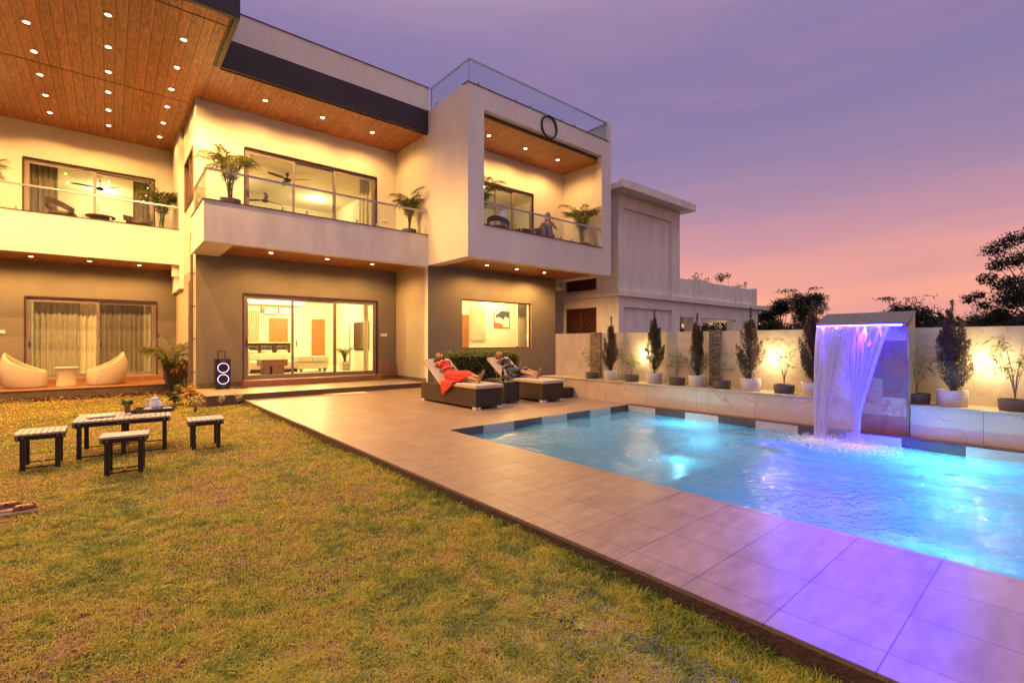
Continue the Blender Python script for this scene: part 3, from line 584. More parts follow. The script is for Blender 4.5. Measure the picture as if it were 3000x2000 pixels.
# --- plaster shell
m = MB()
wall_y(m, 15.5, 15.7, 1.8, 7.75, .0, 3.9, [(2.97, 7.03, .33, 2.82)])            # living room front
wall_y(m, 15.5, 15.7, 1.8, 7.75, 3.9, 8.3, [(3.0, 7.0, 4.85, 7.06)])            # upper front
vp(m, 'front_wall', 'plaster')
m = MB(); wall_x(m, 1.8, 2.0, 15.7, 18.2, 3.5, 8.3, [(15.9, 17.85, 5.45, 6.93)]); vp(m, 'side_wall', 'plaster')
m = MB(); m.box(1.68, 2.0, 18.2, BK, 3.12, 8.1); vp(m, 'corner_pier', 'plaster')
m = MB(); m.box(1.8, 2.0, 15.7, BK, -.1, 3.12); m.box(1.8, 2.0, 15.7, 18.2, 3.12, 3.5); vp(m, 'lower_side_wall', 'beige_wall')
m = MB()
wall_y(m, BK, BK + .2, -8, 2.0, -.1, 3.9, [(-1.93, 1.24, .30, 2.80)])
wall_y(m, BK, BK + .2, -8, 2.0, 3.9, 8.1, [(-1.97, 1.17, 4.85, 7.0)])
vp(m, 'left_wing_wall', 'plaster')
m = MB(); m.box(7.75, 7.95, 13.5, 15.5, .0, 3.87); vp(m, 'lounge_side_wall', 'beige_wall')
m = MB(); wall_y(m, 13.3, 13.5, 7.75, 13.51, .0, 3.9, [(9.04, 12.22, 1.2, 2.88)]); m.box(13.31, 13.51, 13.5, 17, 0, 3.9); vp(m, 'lounge_front_wall', 'plaster')
# --- taupe paint skins
for a in ((15.497, 15.5, 1.8, 7.75, .0, 3.9, [(2.97, 7.03, .0, 2.82)]), (BK - .003, BK, -8, 1.8, -.1, 3.9, [(-1.93, 1.24, -.1, 2.80)]), (13.297, 13.3, 7.75, 13.51, .0, 3.9, [(9.04, 12.22, 1.2, 2.88)])):
    m = MB(); wall_y(m, *a); vp(m, 'painted_wall_face', 'taupe')
for a in ((1.82, 2.9, 15.48, 15.497, .15, .30), (7.1, 7.73, 15.48, 15.497, .15, .30), (7.733, 7.75, 13.4, 15.48, .15, .27), (7.75, 13.5, 13.28, 13.297, 0, .2)):
    m = MB(); m.box(*a); vp(m, 'skirting', 'skirting')
# --- the cantilevered box with its framed balcony
m = MB()
m.box(7.75, 7.95, 11.28, 15.5, 3.87, 8.8)
m.box(7.75, 14.19, 11.08, 11.28, 8.2, 8.8); m.box(7.75, 14.19, 11.08, 11.28, 3.87, 4.84); m.box(7.75, 8.32, 11.08, 11.28, 4.84, 8.2); m.box(13.66, 14.19, 11.08, 11.28, 4.84, 8.2)
m.box(14.02, 14.19, 11.28, 17, 3.87, 8.8); m.box(14.05, 14.19, 11.08, 15.5, 8.8, 9.5)
wall_y(m, 13.34, 13.5, 7.95, 14.02, 3.9, 8.3, [(9.3, 12.34, 4.75, 7.04)])
vp(m, 'box_frame', 'plaster')
m = MB(); m.box(7.95, 8.15, 11.28, 13.3, 3.87, 4.0); m.box(8.15, 14.02, 11.28, 11.4, 3.87, 4.0); m.box(13.8, 14.02, 11.4, 13.3, 3.87, 4.0); vp(m, 'soffit_border', 'plaster')
m = MB(); m.box(8.15, 13.8, 11.4, 13.297, 3.93, 3.95); vp(m, 'lower_soffit', 'soffit_wood_fine')
m = MB(); m.box(7.95, 14.02, 11.34, 13.34, 8.15, 8.17); vp(m, 'balcony_soffit', 'soffit_wood_fine')
m = MB(); m.box(8.32, 13.66, 11.281, 11.34, 8.10, 8.2); vp(m, 'soffit_edge_trim', 'brown_trim')
m = MB(); m.box(7.95, 14.02, 11.28, 13.34, 4.45, 4.75); vp(m, 'balcony_floor', 'platform_tile')
m = MB(); m.box(8.31, 13.67, 11.05, 11.30, 4.84, 4.862); vp(m, 'balcony_sill', 'brown_trim'); m = MB(); m.box(7.73, 14.05, 11.06, 11.3, 8.8, 8.822); vp(m, 'parapet_coping', 'brown_trim')
m = MB(); m.box(7.95, 14.02, 11.28, 20, 8.3, 8.75); vp(m, 'box_roof', 'plaster')
# --- middle balcony
m = MB(); m.box(1.70, 7.75, 13.27, 13.40, 3.83, 4.82); m.box(1.70, 1.83, 13.40, 15.5, 3.83, 4.82); vp(m, 'balcony_parapet', 'plaster_weathered')
m = MB(); m.box(1.83, 2.35, 13.40, 15.497, 3.83, 4.0); m.box(2.35, 7.75, 13.40, 13.5, 3.83, 4.0); vp(m, 'balcony_beam', 'plaster')
m = MB(); m.box(2.35, 7.75, 13.5, 15.497, 3.90, 3.92); vp(m, 'balcony_underside', 'soffit_wood_fine')
m = MB(); m.box(1.83, 7.75, 13.40, 15.5, 4.45, 4.75); vp(m, 'balcony_floor', 'platform_tile')
m = MB(); m.box(1.68, 7.75, 13.25, 13.42, 4.82, 4.84); m.box(1.68, 1.85, 13.42, 15.5, 4.82, 4.84); vp(m, 'balcony_sill', 'brown_trim')
# --- left balcony
m = MB(); m.box(-8, 1.679, 18.2, 18.35, 3.86, 4.95); m.box(1.5, 1.68, 18.35, 18.5, 3.5, 3.9); vp(m, 'balcony_parapet', 'plaster')
m = MB(); m.box(-8, 1.68, 18.35, BK - .003, 3.90, 3.92); vp(m, 'balcony_underside', 'soffit_wood_fine')
m = MB(); m.box(-8, 1.68, 18.35, BK, 4.45, 4.75); vp(m, 'balcony_floor', 'platform_tile')
m = MB(); m.box(-8, 1.68, 18.18, 18.37, 4.95, 4.97); vp(m, 'balcony_sill', 'brown_trim')
# --- canopies
m = MB(); m.box(-8, 1.95, 11.15, BK, 8.10, 8.12); vp(m, 'canopy_soffit', 'soffit_wood')
m = MB(); m.box(1.95, 7.75, 13.35, 15.5, 8.10, 8.12); vp(m, 'canopy_soffit', 'soffit_wood_fine')
m = MB(); m.box(-8, 2.05, 11.05, 11.15, 8.06, 9.4); m.box(1.95, 2.05, 11.15, 13.35, 8.06, 9.4); m.box(2.05, 7.75, 13.27, 13.35, 8.06, 8.78); vp(m, 'canopy_fascia', 'dark_fascia')
m = MB(); m.box(2.05, 7.75, 13.275, 13.45, 8.78, 9.5); m.box(2.05, 7.75, 13.45, 13.6, 8.3, 9.5) ; vp(m, 'roof_parapet', 'plaster')
m = MB(); m.box(2.05, 7.78, 13.25, 13.62, 9.5, 9.52); vp(m, 'parapet_coping', 'brown_trim')
m = MB(); m.box(-8, 1.95, 11.15, 26, 8.3, 8.32); m.box(1.95, 7.75, 13.6, 26, 8.3, 8.32); vp(m, 'roof_slab', 'plaster')
m = MB(); m.box(2.05, 7.75, 13.355, 13.40, 8.04, 8.1); m.box(1.90, 1.95, 11.15, 13.4, 8.085, 8.1); vp(m, 'canopy_edge_strip', 'brown_trim')
# thin board joints across the big soffit
m = MB()
for yy in (11.55, 15.95): m.box(-8, 1.9, yy, yy + .02, 8.092, 8.1)
m.box(1.94, 1.955, 13.4, 15.5, 8.093, 8.1); m.box(1.78, 1.79, 15.5, 18.2, 8.093, 8.1)
vp(m, 'soffit_joint', 'brown_trim')
# --- interiors: floors, ceilings, partitions
m = MB(); m.box(2.0, 12, 15.7, 23.4, .20, .33); m.box(-4, 2.0, BK + .2, 25, .18, .30); m.box(7.95, 13.3, 13.5, 17, .2, .33); vp(m, 'interior_floor', 'counter_top')
m = MB(); m.box(2.0, 12, 15.7, 23.4, 3.25, 3.4); m.box(-4, 1.8, BK + .2, 25, 3.2, 3.4); vp(m, 'interior_ceiling', 'interior_wall')
m = MB(); m.box(2.0, 12, 15.7, 21.5, 4.45, 4.7); m.box(-4, 2.0, BK + .2, 25, 4.45, 4.7); m.box(7.95, 14.02, 13.5, 17.5, 4.45, 4.7); vp(m, 'upper_floor', 'counter_top')
m = MB(); m.box(2.0, 7.75, 15.7, 21.5, 7.15, 7.2); m.box(-4, 2.0, BK + .2, 25, 7.15, 7.2); m.box(7.95, 14.02, 13.5, 17.5, 7.55, 7.6); vp(m, 'upper_ceiling', 'interior_wall')
m = MB()
m.box(2.02, 12, 23.2, 23.4, .33, 3.25); m.box(2.0, 2.15, 15.75, 23.2, .33, 3.25); m.box(7.6, 7.75, 15.7, 19.3, .33, 3.25); m.box(11.8, 12, 19.4, 23.2, .33, 3.25); m.box(7.75, 11.8, 19.3, 19.45, .33, 3.25)
m.box(8.3, 8.45, 21.6, 23.2, .33, 3.25); m.box(2.6, 6.6, 21.9, 23.1, 3.02, 3.24)
m.box(8.0, 13.3, 15.5, 15.6, .33, 3.9); m.box(7.96, 8.0, 13.5, 15.5, .33, 3.9); m.box(8.0, 13.3, 13.5, 15.5, 3.3, 3.4)
m.box(2.0, 2.05, 18.3, 21.5, 4.7, 7.55); m.box(2.0, 7.75, 21.4, 21.5, 4.7, 7.55); m.box(7.6, 7.75, 15.7, 21.4, 4.7, 7.55)
m.box(-4, 2.0, 24.9, 25, .3, 3.2); m.box(-4, -3.9, BK + .2, 24.9, .3, 3.2); m.box(1.8, 2.0, BK + .2, 24.9, .3, 3.2)
m.box(-4, 2.0, 24.9, 25, 4.7, 7.55); m.box(-4, -3.9, BK + .2, 24.9, 4.7, 7.55); m.box(1.8, 2.0, BK + .2, 24.9, 4.7, 7.55)
m.box(7.95, 14.02, 17.4, 17.5, 4.7, 7.55); m.box(8.1, 8.2, 13.5, 17.4, 4.7, 7.55)
vp(m, 'interior_wall', 'interior_wall')
# --- platforms and steps
m = MB(); m.box(1.75, 8.6, 13.3, 15.5, .138, .15); vp(m, 'platform_top', 'platform_tile')
m = MB(); m.box(1.76, 7.75, 13.32, 15.49, -.12, .138); vp(m, 'platform_riser', 'skirting')
m = MB(); m.box(2.88, 7.08, 15.12, 15.497, .15, .33); vp(m, 'door_step', 'terracotta')
m = MB(); m.box(-8, 1.55, 18.0, 20.1, .13, .15); vp(m, 'left_platform_top', 'terracotta')
m = MB(); m.box(-8, 1.53, 18.02, 20.1, -.12, .13); vp(m, 'left_platform_riser', 'skirting')
m = MB(); m.box(-2.1, 1.4, 20.1, BK - .003, .13, .30); vp(m, 'left_door_step', 'terracotta')

def curtain(name, mat, x0, x1, y, z0, z1, parent=None, amp=.035, pitch=.13, lab=None, cat='curtain', group=None):
    n = max(8, int((x1 - x0) / .012)); m = MB(); vs = []
    ph = random.random() * 6
    for t in (0, .018):
        for z, fl in ((z0, 1.0), ((z0 + z1) / 2, .9), (z1, .75)):
            for i in range(n + 1):
                x = x0 + (x1 - x0) * i / n
                a = math.sin(2 * math.pi * x / pitch + ph) * amp * fl + .4 * amp * math.sin(2 * math.pi * x / (pitch * 2.7) + ph * 2) + t
                vs.append((x, y + a, z))
    fs = []; w = n + 1
    for t in (0, 3):
        for r_ in (0, 1):
            for i in range(n): fs.append(((t + r_) * w + i, (t + r_) * w + i + 1, (t + r_ + 1) * w + i + 1, (t + r_ + 1) * w + i))
    m.add(vs, fs); o = m.build(name, mat, parent, smooth=True)
    if parent is None: tag(o, lab, cat, group)
    return o
def door_frame(x0, x1, y, z0, z1, mull, name='sliding_door', handles=(), bar=.07, panes=True, trim=True, mat='alu_frame'):
    """sliding door in an XZ opening whose outer wall face is y; mull = x of the meeting stiles"""
    m = MB(); m.box(x0, x1, y + .05, y + .15, z1 - .06, z1 - .001); m.box(x0, x1, y + .05, y + .15, z0 + .001, z0 + .05)
    m.box(x0 + .001, x0 + .045, y + .05, y + .15, z0 + .05, z1 - .06); m.box(x1 - .045, x1 - .001, y + .05, y + .15, z0 + .05, z1 - .06)
    root = m.build(name, mat, villa, bevel=.004)
    if trim:
        t = MB(); t.box(x0 - .03, x1 + .03, y - .012, y + .05, z1, z1 + .035); t.box(x0 - .035, x0, y - .012, y + .05, z0, z1); t.box(x1, x1 + .035, y - .012, y + .05, z0, z1); t.build('trim', 'brown_trim', root)
    xs = [x0 + .045] + list(mull) + [x1 - .045]
    for i in range(len(xs) - 1):
        a, b = xs[i], xs[i + 1]; yy = y + (.065 if i % 2 == 0 else .105); a2 = a - (.03 if i else 0); b2 = b + (.03 if i < len(xs) - 2 else 0)
        s = MB(); s.box(a2, a2 + bar, yy, yy + .03, z0 + .051, z1 - .061); s.box(b2 - bar, b2, yy, yy + .03, z0 + .051, z1 - .061)
        s.box(a2 + bar, b2 - bar, yy, yy + .03, z1 - .13, z1 - .061); s.box(a2 + bar, b2 - bar, yy, yy + .03, z0 + .051, z0 + .13)
        s.build('sash', mat, root, bevel=.003)
        g = MB(); g.box(a2 + bar, b2 - bar, yy + .012, yy + .018, z0 + .13, z1 - .13); g.build('pane', 'glass', root)
    for hx in handles:
        h = MB(); h.box(hx - .012, hx + .012, y + .03, y + .066, (z0 + z1) / 2 - .28, (z0 + z1) / 2 - .10); h.build('handle', 'black_metal', root)
    return root
door_frame(2.97, 7.03, 15.5, .33, 2.82, (4.32, 5.62), handles=(4.42, 3.05))
door_frame(3.0, 7.0, 15.5, 4.85, 7.06, (4.35, 5.6), handles=(5.55, 3.08))
door_frame(-1.93, 1.24, BK, .30, 2.80, (-.28,), handles=(-.2, -1.85))
door_frame(-1.97, 1.17, BK, 4.85, 7.0, (-.36,), handles=(-.28, 1.05))
door_frame(9.3, 12.34, 13.34, 4.75, 7.04, (10.6, 11.4), handles=(11.5,))
# lounge picture window
m = MB(); m.box(9.04, 12.22, 13.33, 13.40, 2.84, 2.879); m.box(9.04, 12.22, 13.33, 13.40, 1.201, 1.24); m.box(9.041, 9.08, 13.33, 13.40, 1.24, 2.84); m.box(12.18, 12.219, 13.33, 13.40, 1.24, 2.84)
wf = m.build('window', 'brown_trim', villa); m = MB(); m.box(9.08, 12.18, 13.36, 13.366, 1.24, 2.84); m.build('pane', 'glass', wf)
# window in the side wall (plane X = 1.8)
m = MB(); m.box(1.77, 1.88, 15.9, 17.85, 6.86, 6.929); m.box(1.77, 1.88, 15.9, 17.85, 5.451, 5.52); m.box(1.77, 1.88, 15.901, 15.97, 5.52, 6.86); m.box(1.77, 1.88, 17.78, 17.849, 5.52, 6.86); m.box(1.80, 1.86, 16.85, 16.92, 5.52, 6.86)
wf = m.build('window', 'brown_trim', villa); m = MB(); m.box(1.83, 1.836, 15.97, 17.78, 5.52, 6.86); m.build('pane', 'glass', wf)
# downlights
def downlight(x, y, z, power=30, on=True, size=165, blend=.5):
    m = MB(); m.lathe((x, y, z), [(.055, -.001), (.075, -.001), (.078, -.014), (.052, -.016), (.050, -.004)], 20, capb=False, capt=False); r_ = m.build('downlight', 'white_plastic', villa, smooth='auto')
    m = MB(); m.lathe((x, y, z), [(.044, -.003), (.044, -.011), (.028, -.017)], 18); m.build('lens', 'lens' if on else 'white_ceramic', r_)
    if on: point_light('lamp', (x, y, z - .055), power, r=.035, parent=r_, kind='SPOT', size=size, blend=blend)
BIG = [(-1.32, y) for y in (14.09, 15.40, 16.64, 17.94, 19.22)] + [(-.02, y) for y in (12.70, 14.08, 15.38, 16.63, 17.92, 19.2)] + [(1.25, y) for y in (12.67, 14.06, 15.37, 16.6, 17.9, 19.2)]
P_BIG, P_MID, P_BOX, P_LOW = 440, 118, 118, 115
for x, y in BIG: downlight(x, y, 8.10, P_BIG * (.2 if y > 16.3 else .28 if y > 15 else 1.25) * (.4 if x > 1 and y > 13 else 1) * (.3 if (x, y) == (-1.32, 17.94) else 1), size=150 if y > 16.3 else 162, blend=.3)
for x in (-2.62, -3.9, -5.2):
    for y in (12.7, 14.1, 15.4, 16.65, 17.95, 19.2): downlight(x, y, 8.10, P_BIG * (.2 if y > 16.3 else .35 if y > 13.5 else 1.2), size=132, blend=.4)
for x in (3.28, 4.83, 6.38): downlight(x, 14.41, 8.10, P_MID)
for x in (9.43, 11.03, 12.62): downlight(x, 12.30, 8.15, P_BOX)
for x in (9.35, 10.62, 11.93): downlight(x, 12.29, 3.93, P_LOW * (2.0 if x > 11 else 1))
for x in (3.40, 4.93, 6.33): downlight(x, 14.30, 3.90, P_LOW)
for x in (-1.72, -.46, .73, -2.95, -4.2): downlight(x, 19.35, 3.90, P_LOW)
# glass railings (parts of the villa): steel handrail, panes, clamps
def railing(segs, z0, h, name='glass_railing', clamps=True):
    m = MB()
    for (xa, ya), (xb, yb) in segs:
        m.obox(((xa + xb) / 2, (ya + yb) / 2, z0 + h), (math.hypot(xb - xa, yb - ya), .05, .045), Euler((0, 0, math.atan2(yb - ya, xb - xa))))
    r_ = m.build(name, 'steel', villa, smooth='auto')
    for (xa, ya), (xb, yb) in segs:
        L_ = math.hypot(xb - xa, yb - ya); n = max(1, round(L_ / 2.05)); ux, uy = (xb - xa) / L_, (yb - ya) / L_
        for i in range(n):
            a = L_ * i / n + .012; b = L_ * (i + 1) / n - .012; g = MB()
            g.obox(((xa + ux * (a + b) / 2), (ya + uy * (a + b) / 2), z0 + (h - .03) / 2 + .012), (b - a, .012, h - .035), Euler((0, 0, math.atan2(uy, ux))).to_quaternion()); g.build('pane', 'rail_glass', r_)
            if clamps:
                for t in (.15, .85):
                    q = MB(); d = a + (b - a) * t; q.obox((xa + ux * d, ya + uy * d, z0 + .055), (.045, .045, .11), Euler((0, 0, math.atan2(uy, ux))).to_quaternion()); q.build('clamp', 'steel', r_, bevel=.005)
    return r_
railing([((1.76, 13.33), (7.73, 13.33)), ((1.76, 13.35), (1.76, 15.48))], 4.84, .73)
railing([((-8, 18.27), (1.66, 18.27))], 4.97, .70)
railing([((8.33, 11.16), (13.65, 11.16))], 4.86, .68)
sw_ = 0
rr = railing([((7.83, 11.13), (14.0, 11.13)), ((7.83, 11.15), (7.83, 13.2)), ((14.0, 11.15), (14.0, 13.2))], 8.82, .67)
m = MB(); m.tube([(7.83, 11.13, 8.8), (7.83, 11.13, 9.5)], .014, 8); m.tube([(7.83, 13.22, 8.8), (7.83, 13.22, 9.5)], .02, 8); m.build('post', 'steel', rr)
# services on the walls
m = MB(); m.tube([(1.72, 15.62, -.1), (1.72, 15.62, 3.84)], .035, 10); m.tube([(1.70, 15.95, -.1), (1.70, 15.95, 3.1), (1.76, 16.0, 3.2)], .025, 8); 
for z in (.6, 1.5, 2.4, 3.3): m.box(1.68, 1.8, 15.58, 15.66, z, z + .03)
vp(m, 'drain_pipe', 'pvc_pipe', smooth='auto')
m = MB(); m.tube([(1.77, 16.4, 3.9), (1.77, 16.4, 4.35), (1.77, 15.9, 4.75), (1.77, 15.53, 4.95)], .012, 6); vp(m, 'cable_conduit', 'beige_wall')
for x, y, z, w in ((7.28, 15.49, 1.62, .24), (-2.5, 20.44, 1.68, .3), (7.28, 15.49, 5.6, .2)):
    m = MB(); m.box(x - w / 2, x + w / 2, y - .012, y + .006, z, z + .105); s = m.build('switch_plate', 'white_plastic', villa, bevel=.003)
    m = MB(); 
    for k in range(3): m.box(x - w / 2 + .02 + k * w * .28, x - w / 2 + .02 + k * w * .28 + w * .22, y - .016, y - .012, z + .02, z + .085)
    m.build('switch', 'white_ceramic', s)
for x, y, z in ((-.9, BK - .004, 7.35), (11.0, 13.338, 7.55)):
    m = MB(); m.tube([(x, y, z), (x, y - .02, z)], .05, 16); vp(m, 'cover_disc', 'plaster')

# ring ornament on the box front
m = MB(); pts = [(10.95 + .34 * math.cos(t * math.pi / 24), 11.045, 8.43 + .36 * math.sin(t * math.pi / 24)) for t in range(49)]; m.tube(pts, .034, 10, caps=False); m.box(10.93, 10.97, 11.03, 11.08, 8.75, 8.80)
o = m.build('ring_ornament', 'black_metal', None, smooth='auto'); tag(o, 'black metal ring mounted high on the white front of the balcony box', 'ring ornament')
# security camera
sc_ = thing('security_camera', 'small white security camera at the corner under the balcony box', 'security camera', (13.62, 13.22, 3.55))
m = MB(); m.box(13.51, 13.60, 13.17, 13.27, 3.47, 3.66); m.build('mount', 'camera_white', sc_, bevel=.01)
m = MB(); m.tube([(13.60, 13.2, 3.55), (13.72, 13.08, 3.54)], .045, 12); m.build('housing', 'camera_white', sc_, smooth='auto'); m = MB(); m.tube([(13.72, 13.08, 3.54), (13.735, 13.065, 3.54)], .036, 12); m.build('lens', 'black_plastic', sc_)

# ================================================================ POOL-SIDE WALLS, WATER FEATURE
LX = 9.22; WX = 9.82
def seg_wall(name, lab, cat, y0, y1):
    t = thing(name, lab, cat, (LX, (y0 + y1) / 2, 0))
    m = MB(); m.box(LX, WX - .002, y0, y1, -.1, .47); m.build('face', 'marble_ledge', t)
    m = MB(); m.box(LX - .02, WX - .002, y0, y1, .47, .50); m.build('ledge_top', 'ledge_stone', t, bevel=.004)
seg_wall('planter_ledge', 'long low marble ledge with potted plants, left of the water feature', 'ledge', 2.78, 9.6)
seg_wall('planter_ledge', 'low marble ledge running to the right edge from the water feature', 'ledge', -7, 1.59)
m = MB(); m.box(WX, WX + .2, -7, 9.65, -.1, 1.67); o = m.build('boundary_wall', 'marble_wall'); tag(o, 'tall cream marble boundary wall behind the row of potted plants', 'wall')
for i, (y0, y1) in enumerate(((7.98, 8.32), (4.78, 5.03))):
    m = MB(); m.box(WX - .05, WX - .001, y0, y1, .50, 1.69); o = m.build('stone_pier', 'stack_stone'); tag(o, ('narrow stacked stone strip on the wall near the house end', 'narrow stacked stone strip on the wall behind the middle conifer')[i], 'stone pier', 'stacked stone strips on the boundary wall')
wf_ = thing('water_feature', 'slate-clad waterfall block with sloping top and violet light strip', 'water feature', (9.4, 2.2, 0))
FX, FY0, FY1 = 9.20, 1.60, 2.80
m = MB(); m.add([(FX, FY0, .019), (FX, FY1, .019), (FX, FY1, 1.70), (FX, FY0, 1.70)], [(0, 1, 2, 3)]); m2 = MB(); m2.box(FX, FX + .02, FY0 + .001, FY1 - .001, .019, 1.70); m2.build('slate_face', 'slate_panel', wf_)
m = MB(); m.add([(FX + .02, FY0, .0), (FX + .02, FY1, .0), (9.62, FY1, .0), (9.62, FY0, .0), (FX + .02, FY0, 1.70), (FX + .02, FY1, 1.70), (9.62, FY1, 1.90), (9.62, FY0, 1.90)],
    [(0, 3, 2, 1), (4, 5, 6, 7), (0, 1, 5, 4), (1, 2, 6, 5), (2, 3, 7, 6), (3, 0, 4, 7)]); m.build('block', 'ledge_stone', wf_)
m = MB(); m.add([(FX - .12, FY0 - .01, 1.72), (FX - .12, FY1 + .01, 1.72), (9.64, FY1 + .01, 1.915), (9.64, FY0 - .01, 1.915), (FX - .12, FY0 - .01, 1.735), (FX - .12, FY1 + .01, 1.735), (9.64, FY1 + .01, 1.93), (9.64, FY0 - .01, 1.93)],
    [(0, 3, 2, 1), (4, 5, 6, 7), (0, 1, 5, 4), (1, 2, 6, 5), (2, 3, 7, 6), (3, 0, 4, 7)]); m.build('hood', 'tile_dark', wf_)
m = MB(); m.box(FX - .14, FX - .0, FY0 + .02, FY1 - .02, 1.69, 1.715); sp_ = m.build('spout', 'steel', wf_)
m = MB(); m.tube([(FX - .15, FY0 + .06, 1.70), (FX - .15, FY1 - .02, 1.70)], .012, 8); m.build('light_strip', 'led_violet', sp_)
# violet lamps of the strip: spots along the falling water, plus beams added to tint deck and pool
def area(name, loc, rot, sx, sy, p, col, parent):
    l = bpy.data.lights.new(name, 'AREA'); l.shape = 'RECTANGLE'; l.size = sx; l.size_y = sy; l.energy = p; l.color = col
    o = bpy.data.objects.new(name, l); COL.objects.link(o); o.rotation_euler = rot; o.parent = parent; o.location = Vector(loc) - ORG[parent.name]; return o
VIO = (.012, .002, 1.0)
for k in range(6):
    point_light('lamp', (FX - .20, FY0 + .12 + k * .19, 1.685), 3600, VIO, 0, wf_, 'SPOT', 48, .9, rot=(0, R(17), 0))
for y_ in (1.95, 2.45): point_light('lamp', (FX - .19, y_, 1.70), 1700, VIO, .04, wf_, 'SPOT', 40, 1.0, rot=Vector((-.915, -.23, -.35)).to_track_quat('-Z', 'Y').to_euler())
al_ = area('lamp', (FX - .19, 2.2, 1.70), (0, 0, 0), .03, 1.1, 190, VIO, wf_); al_.data.spread = R(46); al_.rotation_euler = Vector((-.66, -.17, -.80)).to_track_quat('-Z', 'Y').to_euler()
# the falling water: a wide sheet that draws together into two streams
def fall():
    m = bpy.data.meshes.new('falling_water'); nu, nv = 120, 70; vs = []; fl = []; fs = []
    x0 = FX - .145
    for layer in (0, 1):
        for j in range(nv + 1):
            v = j / nv; z = 1.70 - 1.83 * v; xo = x0 - .38 * math.sqrt(max(v, 0)) * .9 - .02 * layer
            for i in range(nu + 1):
                u = i / nu; yt = 2.77 - .98 * u                              # u = 0 at the far (left) end
                # left bundle gathers about y=2.66..2.50; right bundle at 2.17
                if u < .42: yb = 2.72 - .20 * (u / .42); k = min(1, v * 1.15) ** 1.15
                else: yb = 2.20 - .10 * ((u - .42) / .58); k = min(1, v * 1.35)
                mid = abs(u - .42) < .13
                y = yt + (yb - yt) * k
                dens = 1.7 * (1 - v) ** 1.2 + .9
                if .10 < u < .6 and v > .35: dens *= (1 - .6 * math.exp(-((u - .42) / .09) ** 2) * min(1, (v - .35) * 2))
                dens *= (1 - .3 * v)
                vs.append((xo + .006 * math.sin(u * 60 + v * 7 + layer), y, z)); fl.append((u + layer * 3.7, v, min(1.5, dens)))
        base = layer * (nu + 1) * (nv + 1)
        fs += [(base + j * (nu + 1) + i, base + j * (nu + 1) + i + 1, base + (j + 1) * (nu + 1) + i + 1, base + (j + 1) * (nu + 1) + i) for j in range(nv) for i in range(nu)]
    m.from_pydata(vs, [], fs); a = m.attributes.new('flow', 'FLOAT_VECTOR', 'POINT'); a.data.foreach_set('vector', [c for f in fl for c in f]); m.update()
    m.polygons.foreach_set('use_smooth', [True] * len(m.polygons))
    o = link_mesh('falling_water', m, 'falling_sheet'); tag(o, 'violet-lit sheet of water falling from the spout into the pool in two streams', 'waterfall'); return o
fw_ = fall()
simple('foam', (.85, .87, .92), .9, **{})
# individual strands and droplets
m = MB()
for k in range(110):
    u = random.random(); yt = 2.77 - .96 * u
    yb = (2.72 - .2 * (u / .42) if u < .42 else 2.20 - .10 * ((u - .42) / .58)) + random.gauss(0, .012)
    v0 = random.uniform(0, .25); v1 = random.uniform(.45, 1.0); pts = []
    for j in range(9):
        v = v0 + (v1 - v0) * j / 8; kk = min(1, v * 1.15) ** 1.15 if u < .42 else min(1, v * 1.35)
        pts.append((FX - .15 - .345 * math.sqrt(v) + random.gauss(0, .002), yt + (yb - yt) * kk, 1.70 - 1.83 * v))
    m.tube(pts, random.uniform(.0012, .003), 4)
s_ = m.build('strands', 'falling_strand', fw_, smooth=True); s_['kind'] = 'stuff'
m = MB()
for k in range(900):
    cx, cy = random.choice(((8.82, 2.66), (8.82, 2.14), (8.6, 2.4))); r_ = abs(random.gauss(0, .2)); a = random.random() * 6.28; z = -.13 + abs(random.gauss(0, .05)) * math.exp(-r_ * 2)
    m.ell((cx + r_ * math.cos(a), cy + r_ * math.sin(a), z), (random.uniform(.003, .009),) * 3, 5, 3)
o = m.build('droplets', 'foam', fw_, smooth=True); o['kind'] = 'stuff'
# foam patch where it lands: ragged bubbles on the surface
def foam_patch():
    n = 9000; c = RNG.integers(0, 2, n); cy = np.where(c == 0, 2.62, 2.12); r = np.abs(RNG.normal(0, .30, n)); a = RNG.uniform(0, 2 * np.pi, n)
    x = 8.62 + r * np.cos(a) * 1.3 - .12 * RNG.random(n); y = cy + r * np.sin(a) * 1.1
    s = RNG.uniform(.003, .012, n) * np.exp(-r * .8); az = RNG.uniform(0, 2 * np.pi, n); V = []
    z = -.120 + .012 * np.exp(-r * 3)
    for q in range(4):
        t = az + q * np.pi / 2; e = np.where(q % 2 == 0, 2.4, .8); V.append(np.stack([x + s * e * np.cos(t), y + s * e * np.sin(t), z + s * .3 * np.cos(t * 2)], 1))
    V = np.stack(V, 1).reshape(-1, 3); o = link_mesh('foam', np_mesh('foam', V, [np.arange(n * 4).reshape(-1, 4)]), 'foam'); o['kind'] = 'stuff'; tag(o, 'white foam spreading on the pool where the waterfall lands', 'foam')
    
foam_patch()

